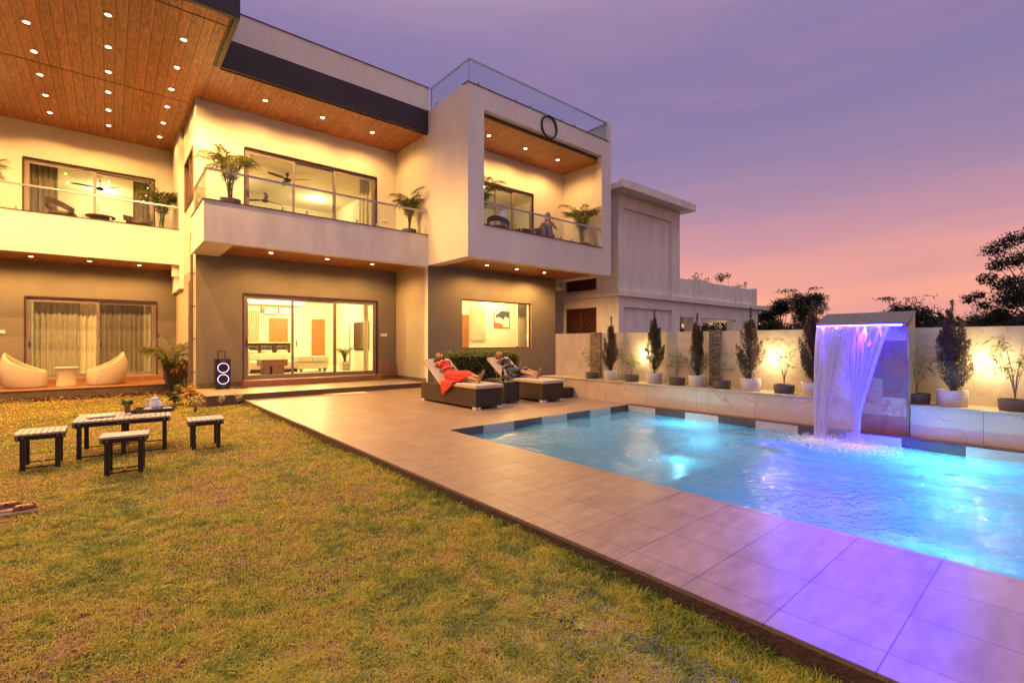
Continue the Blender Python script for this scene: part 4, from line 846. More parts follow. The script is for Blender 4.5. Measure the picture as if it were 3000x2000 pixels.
# wall lamps: diamond-shaped, on the boundary wall
su = [False]; sr = thing('wall_lamp', 'x', 'wall lamp', local=True, group='diamond wall lamps along the boundary wall')
m = MB(); m.obox((-.02, 0, 0), (.04, .11, .11), Matrix.Rotation(R(45), 3, 'X')); m.build('housing', 'white_plastic', sr, bevel=.004)
m = MB(); m.obox((-.05, 0, 0), (.02, .10, .10), Matrix.Rotation(R(45), 3, 'X')); m.build('diffuser', 'lens_sconce', sr, bevel=.004)
for yy, nm in ((6.62, 'lit diamond wall lamp beside the second conifer from the house'), (3.70, 'lit diamond wall lamp just left of the water feature'), (.80, 'lit diamond wall lamp near the right edge, beside the big conifer'), (-2.2, 'lit diamond wall lamp beyond the right edge of the frame'), (9.1, 'lit diamond wall lamp near the house end of the wall')):
    if yy == 9.1: continue
    r_ = place(sr, su, (WX - .001, yy, 1.15), label=nm)
    l = bpy.data.lights.new('lamp', 'POINT'); l.energy = 12.5; l.color = (1, .71, .30); l.shadow_soft_size = .045
    lo = bpy.data.objects.new('lamp', l); COL.objects.link(lo); lo.parent = r_; lo.location = (-.12, 0, 0)

# ================================================================ PLANTS
def conifer(label, loc, h, w, seed, lean=0):
    r = np.random.default_rng(seed); t = thing('conifer', label, 'potted conifer', loc, 'potted conifers on the ledge', local=True)
    m = MB(); m.tube([(0, 0, .2), (.01, 0, h * .5), (0, .01, h * .92)], [.016, .011, .003], 6); m.build('trunk', 'bark', t)
    n = 15000; nb = 38
    tb = np.concatenate([r.uniform(0, .60, nb - 6), r.uniform(.55, .70, 6)]); ta = r.uniform(0, 2 * np.pi, nb); tl_ = r.uniform(.22, .36, nb) * (1.15 - .5 * tb); reach = w * np.clip(1.12 - tb * 1.35, .1, 1) * r.uniform(.55, 1.12, nb)
    k = r.integers(0, nb, n); u = r.random(n); q = u ** .55
    fat = (.026 + .040 * w / .25) * np.sin(np.pi * np.clip(u * .86 + .12, 0, 1)) * (1.1 - .45 * tb[k]); aa = r.uniform(0, 2 * np.pi, n); fr = fat * r.random(n) ** .5
    rad = reach[k] * q; zz = .20 + (h - .14) * (tb[k] * .92 + tl_[k] * u) 
    P = np.stack([rad * np.cos(ta[k]) + fr * np.cos(aa), rad * np.sin(ta[k]) + fr * np.sin(aa), zz + r.normal(0, .012, n)], 1)
    D = np.stack([np.cos(ta[k]) * .3 + np.cos(aa) * .45, np.sin(ta[k]) * .3 + np.sin(aa) * .45, np.ones(n)], 1) + r.normal(0, .22, (n, 3)); D /= np.linalg.norm(D, axis=1, keepdims=True)
    ql = int(n * .02); P[:ql] = np.stack([r.normal(0, .010, ql), r.normal(0, .010, ql), .20 + (h - .14) * (.74 + .26 * r.random(ql))], 1)
    link_mesh('foliage', leaf_mesh('foliage', P, D, r.uniform(.022, .05, n), r.uniform(.003, .0065, n), np.clip(u * .5 + r.random(n) * .45, 0, 1)), 'conifer_leaf', t)
    return t
def pot(parent_label, cat, loc, rb, rt, h, mat, group, name='plant_pot'):
    t = thing(name, parent_label, cat, loc, group, local=True)
    m = MB(); m.lathe((0, 0, 0), [(rb * .96, 0), (rb, .01), (rt, h * .55), (rt * 1.02, h - .005), (rt * 1.0, h), (rt * .9, h), (rt * .88, h - .03)], 32, capt=False); m.build('body', mat, t, smooth='auto')
    m = MB(); m.lathe((0, 0, 0), [(rt * .885, h - .035), (.001, h - .03)], 24, capt=False); m.build('soil', 'soil', t)
    return t
PXP = 9.50
whites = [(7.41, 'nearest the house'), (6.19, 'second from the house'), (5.15, 'in front of the second stone strip'), (4.05, 'fourth from the house'), (2.98, 'tucked just left of the water feature'), (1.16, 'right of the water feature')]
hts = (1.50, 1.60, 1.50, 1.55, 1.58, 1.50); wd = (.21, .23, .19, .26, .24, .27)
for i, (yy, wh) in enumerate(whites):
    s = 1.0 if i < 5 else 1.0
    pot('white woven-texture pot ' + wh, 'plant pot', (PXP, yy, .50), .172 * s, .178 * s, .235, 'white_weave', 'white woven pots on the ledge')
    conifer('dark bushy upright conifer in a white pot ' + wh, (PXP, yy, .48), hts[i], wd[i], 40 + i)
def bamboo(label, loc, h, n_stem, seed, spread=.25):
    r = random.Random(seed); t = thing('bamboo_plant', label, 'potted bamboo', loc, 'small bamboo plants on the ledge', local=True)
    m = MB(); P = []; D = []; S = []; Wd = []
    for k in range(n_stem):
        a = r.uniform(0, 6.28); hh = h * r.uniform(.6, 1.0); sp = spread * r.uniform(.4, 1.0); pts = []
        for j in range(8):
            u = j / 7; pts.append(Vector((math.cos(a) * sp * u ** 1.6, math.sin(a) * sp * u ** 1.6, .15 + hh * u * (1 - .06 * u))))
        m.tube(pts, [.006 - .004 * j / 7 for j in range(8)], 5)
        for j in range(int(9 + 5 * r.random())):
            u = r.uniform(.35, 1.0); i0 = min(6, int(u * 7)); p = pts[i0].lerp(pts[i0 + 1], u * 7 - i0)
            b = r.uniform(0, 6.28); q = p + Vector((math.cos(b), math.sin(b), .35)) * r.uniform(.04, .16); m.tube([p, q], .0018, 3)
            for z in range(r.randint(2, 4)):
                d = Vector((math.cos(b) + r.gauss(0, .6), math.sin(b) + r.gauss(0, .6), r.uniform(-.7, .35))).normalized(); P.append(q); D.append(d); S.append(r.uniform(.09, .17)); Wd.append(r.uniform(.006, .011))
    m.build('stems', 'bamboo_stem', t)
    n = len(P); link_mesh('foliage', leaf_mesh('foliage', np.array(P), np.array(D), np.array(S), np.array(Wd), RNG.random(n), .25), 'bamboo_leaf', t); return t
for i, (yy, hh, ns_, wh) in enumerate(((8.02, .68, 3, 'nearest the house, by the first stone strip'), (6.80, .62, 5, 'between the first two conifers'), (5.62, .80, 5, 'between the second and third conifers'), (4.62, .92, 4, 'right of the second stone strip'), (3.45, .95, 5, 'beside the lit lamp left of the water feature'), (1.57, .95, 4, 'half hidden behind the water feature'), (.52, .98, 7, 'at the right edge of the photo'))):
    pot('low dark woven pot ' + wh, 'plant pot', (PXP, yy, .50), .160, .170, .155, 'grey_weave', 'low dark woven pots on the ledge')
    bamboo('small leafy bamboo plant ' + wh, (PXP, yy, .50), hh, ns_, 70 + i, .30 + .1 * (i in (3, 5)))
def palm(name, label, cat, loc, h, n_fr, seed, spread=1.0, group=None, leaf='palm_leaf', stems=5, ll=.25, lean=(0, 0), up0=.9):
    r = random.Random(seed); t = thing(name, label, cat, loc, group, local=True); st = MB(); P = []; D = []; S = []; Wd = []; T = []
    base = [(r.uniform(-.05, .05), r.uniform(-.05, .05)) for _ in range(stems)]
    for k in range(n_fr):
        bx, by = base[k % stems]; a = 6.283 * k / n_fr * 2.4 + r.uniform(-.4, .4); el = r.uniform(.62, up0 + .12) if k > 2 else 1.05
        L_ = h * r.uniform(.75, 1.1); pts = []; p = Vector((bx, by, 0)); 
        dirh = Vector((math.cos(a) + lean[0], math.sin(a) + lean[1], 0)).normalized(); stem_h = h * r.uniform(.25, .45)
        nseg = 14
        for j in range(nseg + 1):
            u = j / nseg; out = spread * L_ * .62 * (u ** 1.7) * (1.15 - el * .55) ; z = stem_h * min(1, u * 2) + (L_ - stem_h) * (u - .52 * (1.45 - el) * u ** 3) * .95
            pts.append(Vector((bx + dirh.x * out, by + dirh.y * out, max(z, .02))))
        st.tube(pts, [.011 - .009 * j / nseg for j in range(nseg + 1)], 5)
        side0 = dirh.cross(Vector((0, 0, 1)))
        for j in range(40):
            u = .28 + .72 * j / 39; f = u * nseg; i0 = min(nseg - 1, int(f)); p = pts[i0].lerp(pts[i0 + 1], f - i0); tan = (pts[min(i0 + 1, nseg)] - pts[max(i0 - 1, 0)]).normalized()
            for sg in (-1, 1):
                d = (side0 * sg * (.95 - .4 * u) + tan * (.65 + .6 * u) + Vector((0, 0, r.uniform(-.35, .15)))).normalized()
                P.append(p); D.append(d); S.append(ll * h * (1.05 - abs(u - .6) * 1.1) * r.uniform(.85, 1.1)); Wd.append(.0065 * h ** .5 * r.uniform(.8, 1.2)); T.append(r.random() * .6 + .4 * (k % 3 == 0))
    st.build('stems', 'stem_green', t, smooth=True)
    link_mesh('fronds', leaf_mesh('fronds', np.array(P), np.array(D), np.array(S), np.array(Wd), np.array(T), .38), leaf, t); return t
def sq_pot(label, loc, w, h, mat, group=None):
    t = thing('plant_pot', label, 'plant pot', loc, group, local=True); m = MB(); a = w / 2; b = a * .85
    m.add([(-b, -b, 0), (b, -b, 0), (b, b, 0), (-b, b, 0), (-a, -a, h), (a, -a, h), (a, a, h), (-a, a, h), (-a * .9, -a * .9, h), (a * .9, -a * .9, h), (a * .9, a * .9, h), (-a * .9, a * .9, h), (-a * .9, -a * .9, h - .04), (a * .9, -a * .9, h - .04), (a * .9, a * .9, h - .04), (-a * .9, a * .9, h - .04)],
          [(0, 3, 2, 1), (0, 1, 5, 4), (1, 2, 6, 5), (2, 3, 7, 6), (3, 0, 4, 7), (4, 5, 9, 8), (5, 6, 10, 9), (6, 7, 11, 10), (7, 4, 8, 11), (8, 9, 13, 12), (9, 10, 14, 13), (10, 11, 15, 14), (11, 8, 12, 15)]); m.build('body', mat, t)
    m = MB(); m.add([(-a * .9, -a * .9, h - .035), (a * .9, -a * .9, h - .035), (a * .9, a * .9, h - .035), (-a * .9, a * .9, h - .035)], [(0, 1, 2, 3)]); m.build('soil', 'soil', t); return t
GP = 'potted palms on the balconies'
palm('palm', 'tall feathery palm at the left end of the middle balcony', 'potted palm', (2.35, 13.85, 4.95), 1.65, 17, 1, .95, GP)
pot('grey woven pot at the left end of the middle balcony', 'plant pot', (2.35, 13.85, 4.75), .20, .23, .30, 'grey_weave', 'balcony pots')
palm('palm', 'shorter feathery palm at the right end of the middle balcony', 'potted palm', (7.38, 13.85, 4.95), 1.55, 15, 2, .8, GP)
pot('grey woven pot at the right end of the middle balcony', 'plant pot', (7.38, 13.85, 4.75), .20, .23, .30, 'grey_weave', 'balcony pots')
palm('palm', 'wide arching palm at the right end of the framed box balcony', 'potted palm', (13.35, 11.75, 5.0), 1.75, 15, 3, 1.0, GP)
sq_pot('square dark grey pot on the framed box balcony', (13.35, 11.75, 4.75), .42, .32, 'grey_pot', 'balcony pots')
palm('palm', 'palm half hidden behind the left frame of the box balcony', 'potted palm', (8.95, 12.1, 4.95), 1.95, 14, 4, .72, GP)
sq_pot('square pot hidden behind the left frame of the box balcony', (8.95, 12.1, 4.75), .40, .30, 'grey_pot', 'balcony pots')
palm('palm', 'dense palm at the right end of the left wing balcony', 'potted palm', (1.28, 18.9, 4.95), 1.65, 18, 5, .8, GP)
sq_pot('low square brown pot on the left wing balcony', (1.28, 18.9, 4.75), .42, .30, 'rattan_brown', 'balcony pots')
palm('palm', 'palm cut off by the left edge of the photo, on the left wing balcony', 'potted palm', (-2.75, 18.8, 4.95), 1.6, 16, 6, .9, GP)
pot('grey woven pot at the far left of the left wing balcony', 'plant pot', (-2.75, 18.8, 4.75), .20, .23, .30, 'grey_weave', 'balcony pots')
# ground plants at the corner of the left platform
palm('palm', 'drooping palm growing beside the end of the terracotta platform', 'palm', (1.40, 17.35, LZ), 1.9, 13, 8, 1.0, None, up0=.7, lean=(-.4, -.3))
palm('palm', 'small dark palm with dry fronds close to the drain pipes', 'palm', (1.62, 16.9, LZ), 1.25, 10, 9, .7, None, 'dry_leaf', up0=.9)
m = MB(); m.lathe((1.5, 17.75, .15), [(.20, 0), (.26, .25), (.24, .6), (.2, .62)], 20); o = m.build('planter_basket', 'grey_weave', None, smooth='auto'); tag(o, 'tall dark woven basket behind the drooping palm by the corner', 'basket')
def leafy(name, label, cat, loc, h, n, ln, wd_, mat, seed, spread=.5, group=None):
    r = np.random.default_rng(seed); t = thing(name, label, cat, loc, group, local=True); m = MB(); P = []; D = []
    for k in range(max(4, n // 14)):
        a = r.uniform(0, 6.28); s = spread * r.uniform(.2, .7); hh = h * r.uniform(.5, 1); pts = [Vector((0, 0, 0)), Vector((math.cos(a) * s * .5, math.sin(a) * s * .5, hh * .55)), Vector((math.cos(a) * s, math.sin(a) * s, hh))]
        m.tube(pts, [.007, .005, .002], 5)
        for q in range(14):
            u = r.uniform(.35, 1); p = pts[1].lerp(pts[2], (u - .5) * 2) if u > .5 else pts[0].lerp(pts[1], u * 2)
            b = r.uniform(0, 6.28); d = Vector((math.cos(b), math.sin(b), r.uniform(-.1, .9))).normalized(); P.append(p); D.append(d)
    m.build('stems', 'bark', t); n = len(P); link_mesh('foliage', leaf_mesh('foliage', np.array(P), np.array(D), r.uniform(.7, 1.2, n) * ln, r.uniform(.8, 1.2, n) * wd_, r.random(n), .15), mat, t); return t
leafy('croton', 'orange and yellow leaved croton at the corner of the tiled platform', 'croton', (1.50, 13.75, LZ), .62, 90, .20, .035, 'croton_leaf', 11, .30)
leafy('croton', 'dark low shrub under the orange croton', 'shrub', (1.22, 14.2, LZ), .35, 80, .16, .03, 'shrub_leaf', 12, .30)
leafy('shrub', 'cream variegated shrub standing in the grass left of the platform corner', 'shrub', (1.42, 12.35, LZ), .42, 70, .09, .017, 'cream_leaf', 13, .22)
leafy('shrub', 'tiny cream-leaved seedling against the platform riser, left one', 'seedling', (2.05, 13.12, LZ), .30, 40, .07, .013, 'cream_leaf', 14, .12)
leafy('shrub', 'tiny cream-leaved seedling against the platform riser, right one', 'seedling', (2.42, 13.14, LZ), .30, 40, .07, .013, 'cream_leaf', 15, .12)
# clipped hedge
def hedge(label, x0, x1, y0, y1, z0, z1):
    t = thing('hedge', label, 'hedge', ((x0 + x1) / 2, (y0 + y1) / 2, 0)); n = 15000; r = RNG
    P = np.stack([r.uniform(x0, x1, n), r.uniform(y0, y1, n), r.uniform(z0, z1, n)], 1)
    c = np.array([(x0 + x1) / 2, (y0 + y1) / 2, (z0 + z1) / 2]); hs = np.array([(x1 - x0) / 2, (y1 - y0) / 2, (z1 - z0) / 2])
    q = (P - c) / hs; k = r.integers(0, 3, n); 
    for ax in range(3):
        s = k == ax; q[s, ax] = np.sign(q[s, ax]) * (1 - np.abs(r.normal(0, .06, s.sum())))
    rr_ = np.linalg.norm(q, ord=6, axis=1)[:, None]; q = q / np.maximum(rr_, 1e-6) * np.minimum(rr_, 1.02)
    bumpn = value_noise(P[:, 0] + 50, P[:, 2] * 1.0 + P[:, 1] + 50, .22, 21)[:, None]; P = c + q * hs * (.93 + .12 * bumpn)
    D = q / (np.linalg.norm(q, axis=1, keepdims=True) + 1e-6) * .5 + r.normal(0, .6, (n, 3)); D[:, 2] += .3; D /= np.linalg.norm(D, axis=1, keepdims=True)
    link_mesh('foliage', leaf_mesh('foliage', P, D, r.uniform(.035, .07, n), r.uniform(.011, .02, n), r.random(n) ** 1.5), 'hedge_leaf', t)
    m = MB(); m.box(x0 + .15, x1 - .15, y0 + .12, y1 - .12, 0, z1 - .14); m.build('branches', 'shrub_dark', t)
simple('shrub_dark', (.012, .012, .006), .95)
hedge('clipped square green hedge behind the two loungers', 7.25, 9.95, 11.25, 12.15, .05, 1.14)

# ================================================================ NEIGHBOUR'S BUILDING
nb = thing('neighbour_building', 'plain grey concrete building with flat overhanging roof beyond the boundary wall', 'building', (20, 13, 0))
NX, NY = 15.0, 11.35
def npart(mb, name, mat, **k): return mb.build(name, mat, nb, **k)
m = MB(); m.box(NX, 15.34, NY, NY + .3, -.1, 3.21); m.box(18.75, 19.42, NY, NY + .3, -.1, 3.21); m.box(15.34, 18.75, NY, NY + .3, 2.80, 3.21); m.box(15.34, 18.75, NY + .09, NY + .28, -.1, 2.80)
m.box(NX, 15.34, NY, NY + .3, 3.43, 7.2); m.box(18.75, 19.42, NY, NY + .3, 3.43, 7.2); m.box(15.34, 18.75, NY, NY + .3, 6.68, 7.2); m.box(15.34, 18.75, NY + .09, NY + .28, 3.43, 6.68)
wall_x(m, NX, NX + .25, NY + .3, 19, -.1, 3.21, [(12.44, 14.08, 1.76, 2.83)]); wall_x(m, NX, NX + .25, NY + .3, 19, 3.43, 7.2, [(12.44, 14.08, 3.54, 4.08)])
m.box(19.2, 19.42, NY + .3, 16, 3.43, 7.2)
npart(m, 'tower_wall', 'plaster_weathered')
m = MB(); m.box(NX - .10, 28.8, NY - .12, NY + .3, 3.21, 3.43); m.box(NX - .10, NX + .3, NY + .3, 19, 3.21, 3.43); m.box(19.42, 28.8, NY + .3, 17, 3.21, 3.43); npart(m, 'floor_ledge', 'plaster_weathered', bevel=.01)
m = MB(); m.box(14.5, 19.85, NY - .55, 19, 7.2, 7.42); npart(m, 'roof', 'plaster_weathered', bevel=.01)
m = MB(); m.box(14.5, 19.85, NY - .55, NY - .42, 7.42, 7.50); npart(m, 'roof_lip', 'plaster_weathered')
m = MB(); m.box(19.42, 27.5, NY + .05, NY + .2, 3.43, 4.28); 
for x in (20.95, 25.1, 27.2): m.box(x - .22, x + .22, NY + .0, NY + .25, 3.43, 4.36)
m.box(27.35, 27.5, NY + .2, 17, 3.43, 4.28); npart(m, 'parapet', 'plaster_weathered')
for x0, x1 in ((20.3, 21.45), (24.55, 25.8), (26.5, 27.6)):
    m = MB(); m.box(x0 + .35, x1 - .1, NY + .02, NY + .5, -.1, 2.55); npart(m, 'pillar', 'plaster_weathered')
m = MB(); m.box(19.42, 27.6, NY + .02, NY + .3, 2.55, 3.21); m.box(27.3, 27.6, NY + .3, 17, 2.55, 3.21); npart(m, 'beam', 'plaster_weathered')
m = MB(); m.box(19.42, 27.3, NY + .3, 17, 3.1, 3.2); npart(m, 'porch_ceiling', 'interior_wall')
for x, y in ((20.6, 12.6), (23.2, 12.8), (26.2, 13.0)):
    m = MB(); m.lathe((x, y, 3.09), [(.09, 0), (.09, -.03), (.04, -.05)], 14); q = npart(m, 'ceiling_lamp', 'bulb_white'); point_light('lamp', (x, y, 2.95), 12, (1, .8, .55), .08, q)
def jali(y0, y1, z0, z1):
    m = MB(); x = NX - .02; m.box(x, NX + .08, y0, y1, z1 - .05, z1); m.box(x, NX + .08, y0, y1, z0, z0 + .05); m.box(x, NX + .08, y0, y0 + .05, z0 + .05, z1 - .05); m.box(x, NX + .08, y1 - .05, y1, z0 + .05, z1 - .05); m.box(x, NX + .08, (y0 + y1) / 2 - .03, (y0 + y1) / 2 + .03, z0 + .05, z1 - .05)
    r_ = npart(m, 'lattice_screen', 'jali_brown'); m = MB(); s = .265; cy = y0 + .05
    ny = int((y1 - y0) / s) + 1; nz = int((z1 - z0) / s) + 1
    def clip(p): return Vector((p[0], min(max(p[1], y0 + .03), y1 - .03), min(max(p[2], z0 + .03), z1 - .03)))
    for a in range(ny + 1):
        for b in range(nz + 1):
            c = Vector((NX + .03, y0 + a * s, z0 + b * s))
            for rad, nn in ((.125, 10), (.062, 8)):
                for k in range(nn):
                    t0, t1 = 6.283 * k / nn, 6.283 * (k + 1) / nn
                    p, q = clip(c + Vector((0, rad * math.cos(t0), rad * math.sin(t0)))), clip(c + Vector((0, rad * math.cos(t1), rad * math.sin(t1))))
                    if (p - q).length > .012: m.tube([p, q], .009, 4, caps=False)
            for k in range(10):
                t0 = 6.283 * (k + .5) / 10; p, q = clip(c + Vector((0, .062 * math.cos(t0), .062 * math.sin(t0)))), clip(c + Vector((0, .155 * math.cos(t0), .155 * math.sin(t0))))
                if (p - q).length > .02: m.tube([p, q], .008, 4, caps=False)
    m.build('fretwork', 'jali_brown', r_); m = MB(); m.box(NX + .12, NX + .14, y0, y1, z0, z1); m.build('backing', 'dark_wood', r_)
jali(12.44, 14.08, 1.76, 2.83); jali(12.44, 14.08, 3.54, 4.08)

# ================================================================ BACKGROUND TREES
def tree(label, loc, h, clumps, seed, leaf=.13, per=260, name='tree', group='trees beyond the boundary wall', trunk=.12, mat='tree_leaf', cat='tree'):
    """clumps: list of (dx,dy,z,r)"""
    r = np.random.default_rng(seed); t = thing(name, label, cat, loc, group, local=True); m = MB()
    m.tube([(0, 0, 0), (.05, 0, h * .3), (0, .05, h * .6)], [trunk, trunk * .75, trunk * .4], 8)
    for dx, dy, z, rr_ in clumps:
        z0 = min(z - .2, h * .5) * r.uniform(.5, .9); m.tube([(0, 0, max(z0, .3)), (dx * .5, dy * .5, (z0 + z) / 2 + .1), (dx, dy, z)], [trunk * .35, trunk * .2, trunk * .06], 5)
    m.build('trunk', 'bark', t)
    Ps = []; Ds = []
    for dx, dy, z, rr_ in clumps:
        n = int(per * (rr_ / .5) ** 1.6); v = r.normal(0, 1, (n, 3)); v /= np.linalg.norm(v, axis=1, keepdims=True); v *= (r.random(n) ** .45)[:, None] * rr_ * np.array([1, 1, .72]) * (1 + .25 * np.sin(v[:, :1] * 5 + z * 3))
        Ps.append(v + np.array([dx, dy, z])); d = v / (np.linalg.norm(v, axis=1, keepdims=True) + 1e-6) * .6 + r.normal(0, .6, (n, 3)); d[:, 2] -= .1; Ds.append(d)
    P = np.concatenate(Ps); D = np.concatenate(Ds); D /= np.linalg.norm(D, axis=1, keepdims=True); n = len(P)
    link_mesh('crown', leaf_mesh('crown', P, D, r.uniform(.7, 1.3, n) * leaf, r.uniform(.2, .3, n) * leaf, r.random(n) ** 1.6), mat, t); return t
def rnd_clumps(seed, n, rx, z0, z1, cr0, cr1):
    r = random.Random(seed); out = []
    for _ in range(n):
        a = r.uniform(0, 6.28); q = r.random() ** .5; z = r.uniform(z0, z1); k = math.sqrt(max(.1, 1 - ((z - (z0 + z1) / 2) / ((z1 - z0) / 2 + .01)) ** 2 * .8)); out.append((math.cos(a) * rx * q * k, math.sin(a) * rx * q * k, z, r.uniform(cr0, cr1)))
    return out
# big tree at the right edge, with outstretched left-hand boughs
bc = rnd_clumps(3, 26, 1.7, 2.0, 4.9, .35, .62)
bc += [(-.3, 1.55, 5.0, .38), (-.2, 1.15, 5.3, .36), (0, .6, 5.4, .4), (-.2, 1.5, 4.45, .3), (-.2, 1.75, 3.95, .30), (-.1, 1.35, 3.7, .34), (-.1, 2.0, 3.35, .20), (-.1, 2.3, 3.22, .22), (-.1, 1.9, 2.95, .24), (0, 1.5, 2.6, .4), (0, 1.9, 2.25, .3), (0, 2.2, 2.05, .26), (0, 1.4, 1.9, .5), (0, .8, 2.0, .6), (0, .2, 2.4, .6)]
tree('tall dark tree with outstretched boughs at the right edge of the photo', (25.6, .35, 0), 5.3, [(a, b, c - .12, d * 1.0) for a, b, c, d in bc], 5, leaf=.10, per=900)
# bushes and treeline behind the wall
for i, (x, y, rx, z0, z1, n, lab) in enumerate((
    (30, 12.6, 1.2, 1.6, 3.3, 12, 'dark bushy tree just right of the neighbouring building'), (30, 11.0, 1.2, 1.8, 3.6, 13, 'rounded dark tree standing right of the bushy one'), (29.5, 9.4, 1.0, 1.8, 3.9, 12, 'taller dark tree behind the left end of the water feature'),
    (33, 7.9, 1.6, 1.6, 2.9, 12, 'low dark tree behind the middle of the water feature'), (28, 5.0, 1.0, 1.6, 2.9, 11, 'loose dark tree right behind the water feature'), (33, 4.0, 1.4, 1.4, 2.6, 10, 'low dark tree left of the large conifer'),
    (36, 2.8, 1.6, 1.4, 2.9, 12, 'low dark tree behind the large conifer'), (34, 14.5, 2.0, 1.2, 3.2, 14, 'dark tree seen through the porch of the neighbouring building'), (36, 18, 2.4, 1.2, 3.2, 14, 'dark tree deep behind the porch of the neighbouring building'))):
    tree(lab, (x, y, 0), z1, rnd_clumps(20 + i, n, rx, z0, z1, .32, .6), 30 + i, leaf=.105, per=800)
for i, (x, y, z, lab) in enumerate(((33, 18.2, 6.4, 'thin sparse tree with a tufted crown, left one above the neighbouring parapet'), (33, 15.6, 6.0, 'thin sparse tree with a tufted crown, right one above the neighbouring parapet'))):
    tree(lab, (x, y, 0), z, rnd_clumps(50 + i, 11, 1.2, z - 1.6, z, .15, .34), 55 + i, leaf=.17, per=110, trunk=.07)
tree('slim dark tree peeking out behind the edge of the concrete tower', (30, 18.9, 0), 6.0, rnd_clumps(58, 8, .6, 4.8, 6.0, .2, .35), 59, leaf=.17, per=120, trunk=.07)
# wispy shoots above the treeline
def wisps(label, loc, h, seed):
    r = random.Random(seed); t = thing('bamboo_clump', label, 'bamboo clump', loc, 'wispy bamboo shoots above the treeline', local=True); m = MB(); P = []; D = []
    for k in range(9):
        a = r.uniform(0, 6.28); pts = [Vector((0, 0, 0)), Vector((math.cos(a) * .1, math.sin(a) * .2, h * .6)), Vector((math.cos(a) * .4, math.sin(a) * .7, h * .95)), Vector((math.cos(a) * .6, math.sin(a) * 1.2, h * .93))]; m.tube(pts, [.02, .014, .008, .003], 4)
        for q in range(26):
            u = r.random(); p = pts[1].lerp(pts[2], u) if r.random() < .5 else pts[2].lerp(pts[3], u); d = Vector((r.gauss(0, 1), r.gauss(0, 1), r.gauss(0, .5))).normalized(); P.append(p); D.append(d)
    m.build('stems', 'bark', t); n = len(P); link_mesh('foliage', leaf_mesh('foliage', np.array(P), np.array(D), RNG.uniform(.12, .24, n), RNG.uniform(.015, .025, n), RNG.random(n), .2), 'tree_leaf', t)
wisps('wispy shoots rising above the trees left of the water feature', (29, 9.9, 0), 4.6, 1); wisps('wispy shoots rising above the trees right of the water feature', (28, 5.0, 0), 3.7, 2)
n = 26000; yy = RNG.uniform(-40, 60, n); P = np.stack([70 + RNG.normal(0, 2, n), yy, RNG.uniform(0, 4.2, n) * (.75 + .3 * value_noise(yy + 60, yy * 0 + 5, 2.5, 8))], 1); D = RNG.normal(0, 1, (n, 3)); D /= np.linalg.norm(D, axis=1, keepdims=True)
o = link_mesh('far_woods', leaf_mesh('far_woods', P, D, RNG.uniform(.4, .9, n), RNG.uniform(.12, .25, n), RNG.random(n)), 'tree_leaf'); tag(o, 'low dark line of far-off woods on the horizon', 'woods', kind='stuff')
# long low white building far off at right
fb = thing('distant_shed', 'small pale shed far off below the big tree at right', 'shed', (48, 4.2, 0)); m = MB(); m.box(47, 49, 3.2, 5.4, -.1, 2.25); m.build('wall', 'plaster_weathered', fb); m = MB(); m.box(46.8, 49.2, 3.0, 5.6, 2.25, 2.33); m.build('roof', 'plaster', fb)

# ================================================================ INTERIORS
def ilamp(x, y, z, p, col=(1, .63, .24), r=.15):
    m = MB(); m.lathe((x, y, z), [(.16, 0), (.16, -.02), (.1, -.035)], 20); o = m.build('ceiling_light', 'bulb_white', villa); point_light('lamp', (x, y, z - .25), p, col, r, o)
ilamp(4.8, 17.6, 3.25, 260); ilamp(4.6, 20.2, 3.25, 330); ilamp(6.6, 20.6, 3.25, 300); ilamp(9.6, 21.3, 3.25, 200)
ilamp(9.6, 14.4, 3.3, 110); ilamp(12.1, 14.6, 3.3, 110)
ilamp(3.0, 18.9, 7.15, 70); ilamp(6.3, 19.6, 7.15, 80)
ilamp(-.3, 22.3, 3.2, 120); ilamp(-.2, 23.6, 7.15, 120)
ilamp(11.2, 15.0, 7.55, 75)
# curtains
curtain('curtain', 'curtain', -1.80, -.72, BK + .42, .32, 2.78, lab='grey gathered curtain behind the left half of the lower left sliding door', group='curtains of the lower left door')
curtain('curtain', 'curtain_sheer', -.72, -.32, BK + .46, .32, 2.78, lab='pale yellow sheer curtain in the middle of the lower left sliding door', group='curtains of the lower left door')
curtain('curtain', 'curtain_dark', -.32, .92, BK + .42, .32, 2.78, lab='dark brownish curtain behind the right half of the lower left sliding door', group='curtains of the lower left door')
curtain('curtain', 'curtain', .93, 1.20, BK + .40, .32, 2.78, lab='narrow lighter curtain at the right end of the lower left sliding door', group='curtains of the lower left door')
curtain('curtain', 'curtain_dark', -1.92, -1.25, BK + .4, 4.78, 7.0, lab='brown curtain at the left of the upper left sliding door', group='curtains of the upper left door')
curtain('curtain', 'curtain_dark', .62, 1.15, BK + .4, 4.78, 7.0, lab='brown curtain at the right of the upper left sliding door', group='curtains of the upper left door')
curtain('curtain', 'curtain_sheer', 6.62, 6.95, 15.95, 4.78, 7.06, lab='cream curtain at the right of the middle upstairs sliding door', amp=.03)
curtain('curtain', 'curtain_sheer', 6.80, 7.0, 16.1, .35, 2.85, lab='cream curtain tied back at the right of the living room door', amp=.03)
curtain('curtain', 'curtain', 12.0, 12.45, 13.8, .9, 3.2, lab='beige curtain at the right of the picture window', amp=.03)
curtain('curtain', 'curtain', 4.55, 5.0, 23.08, 1.2, 2.8, lab='striped grey curtain on the back wall beyond the bar counter', amp=.03, pitch=.09)
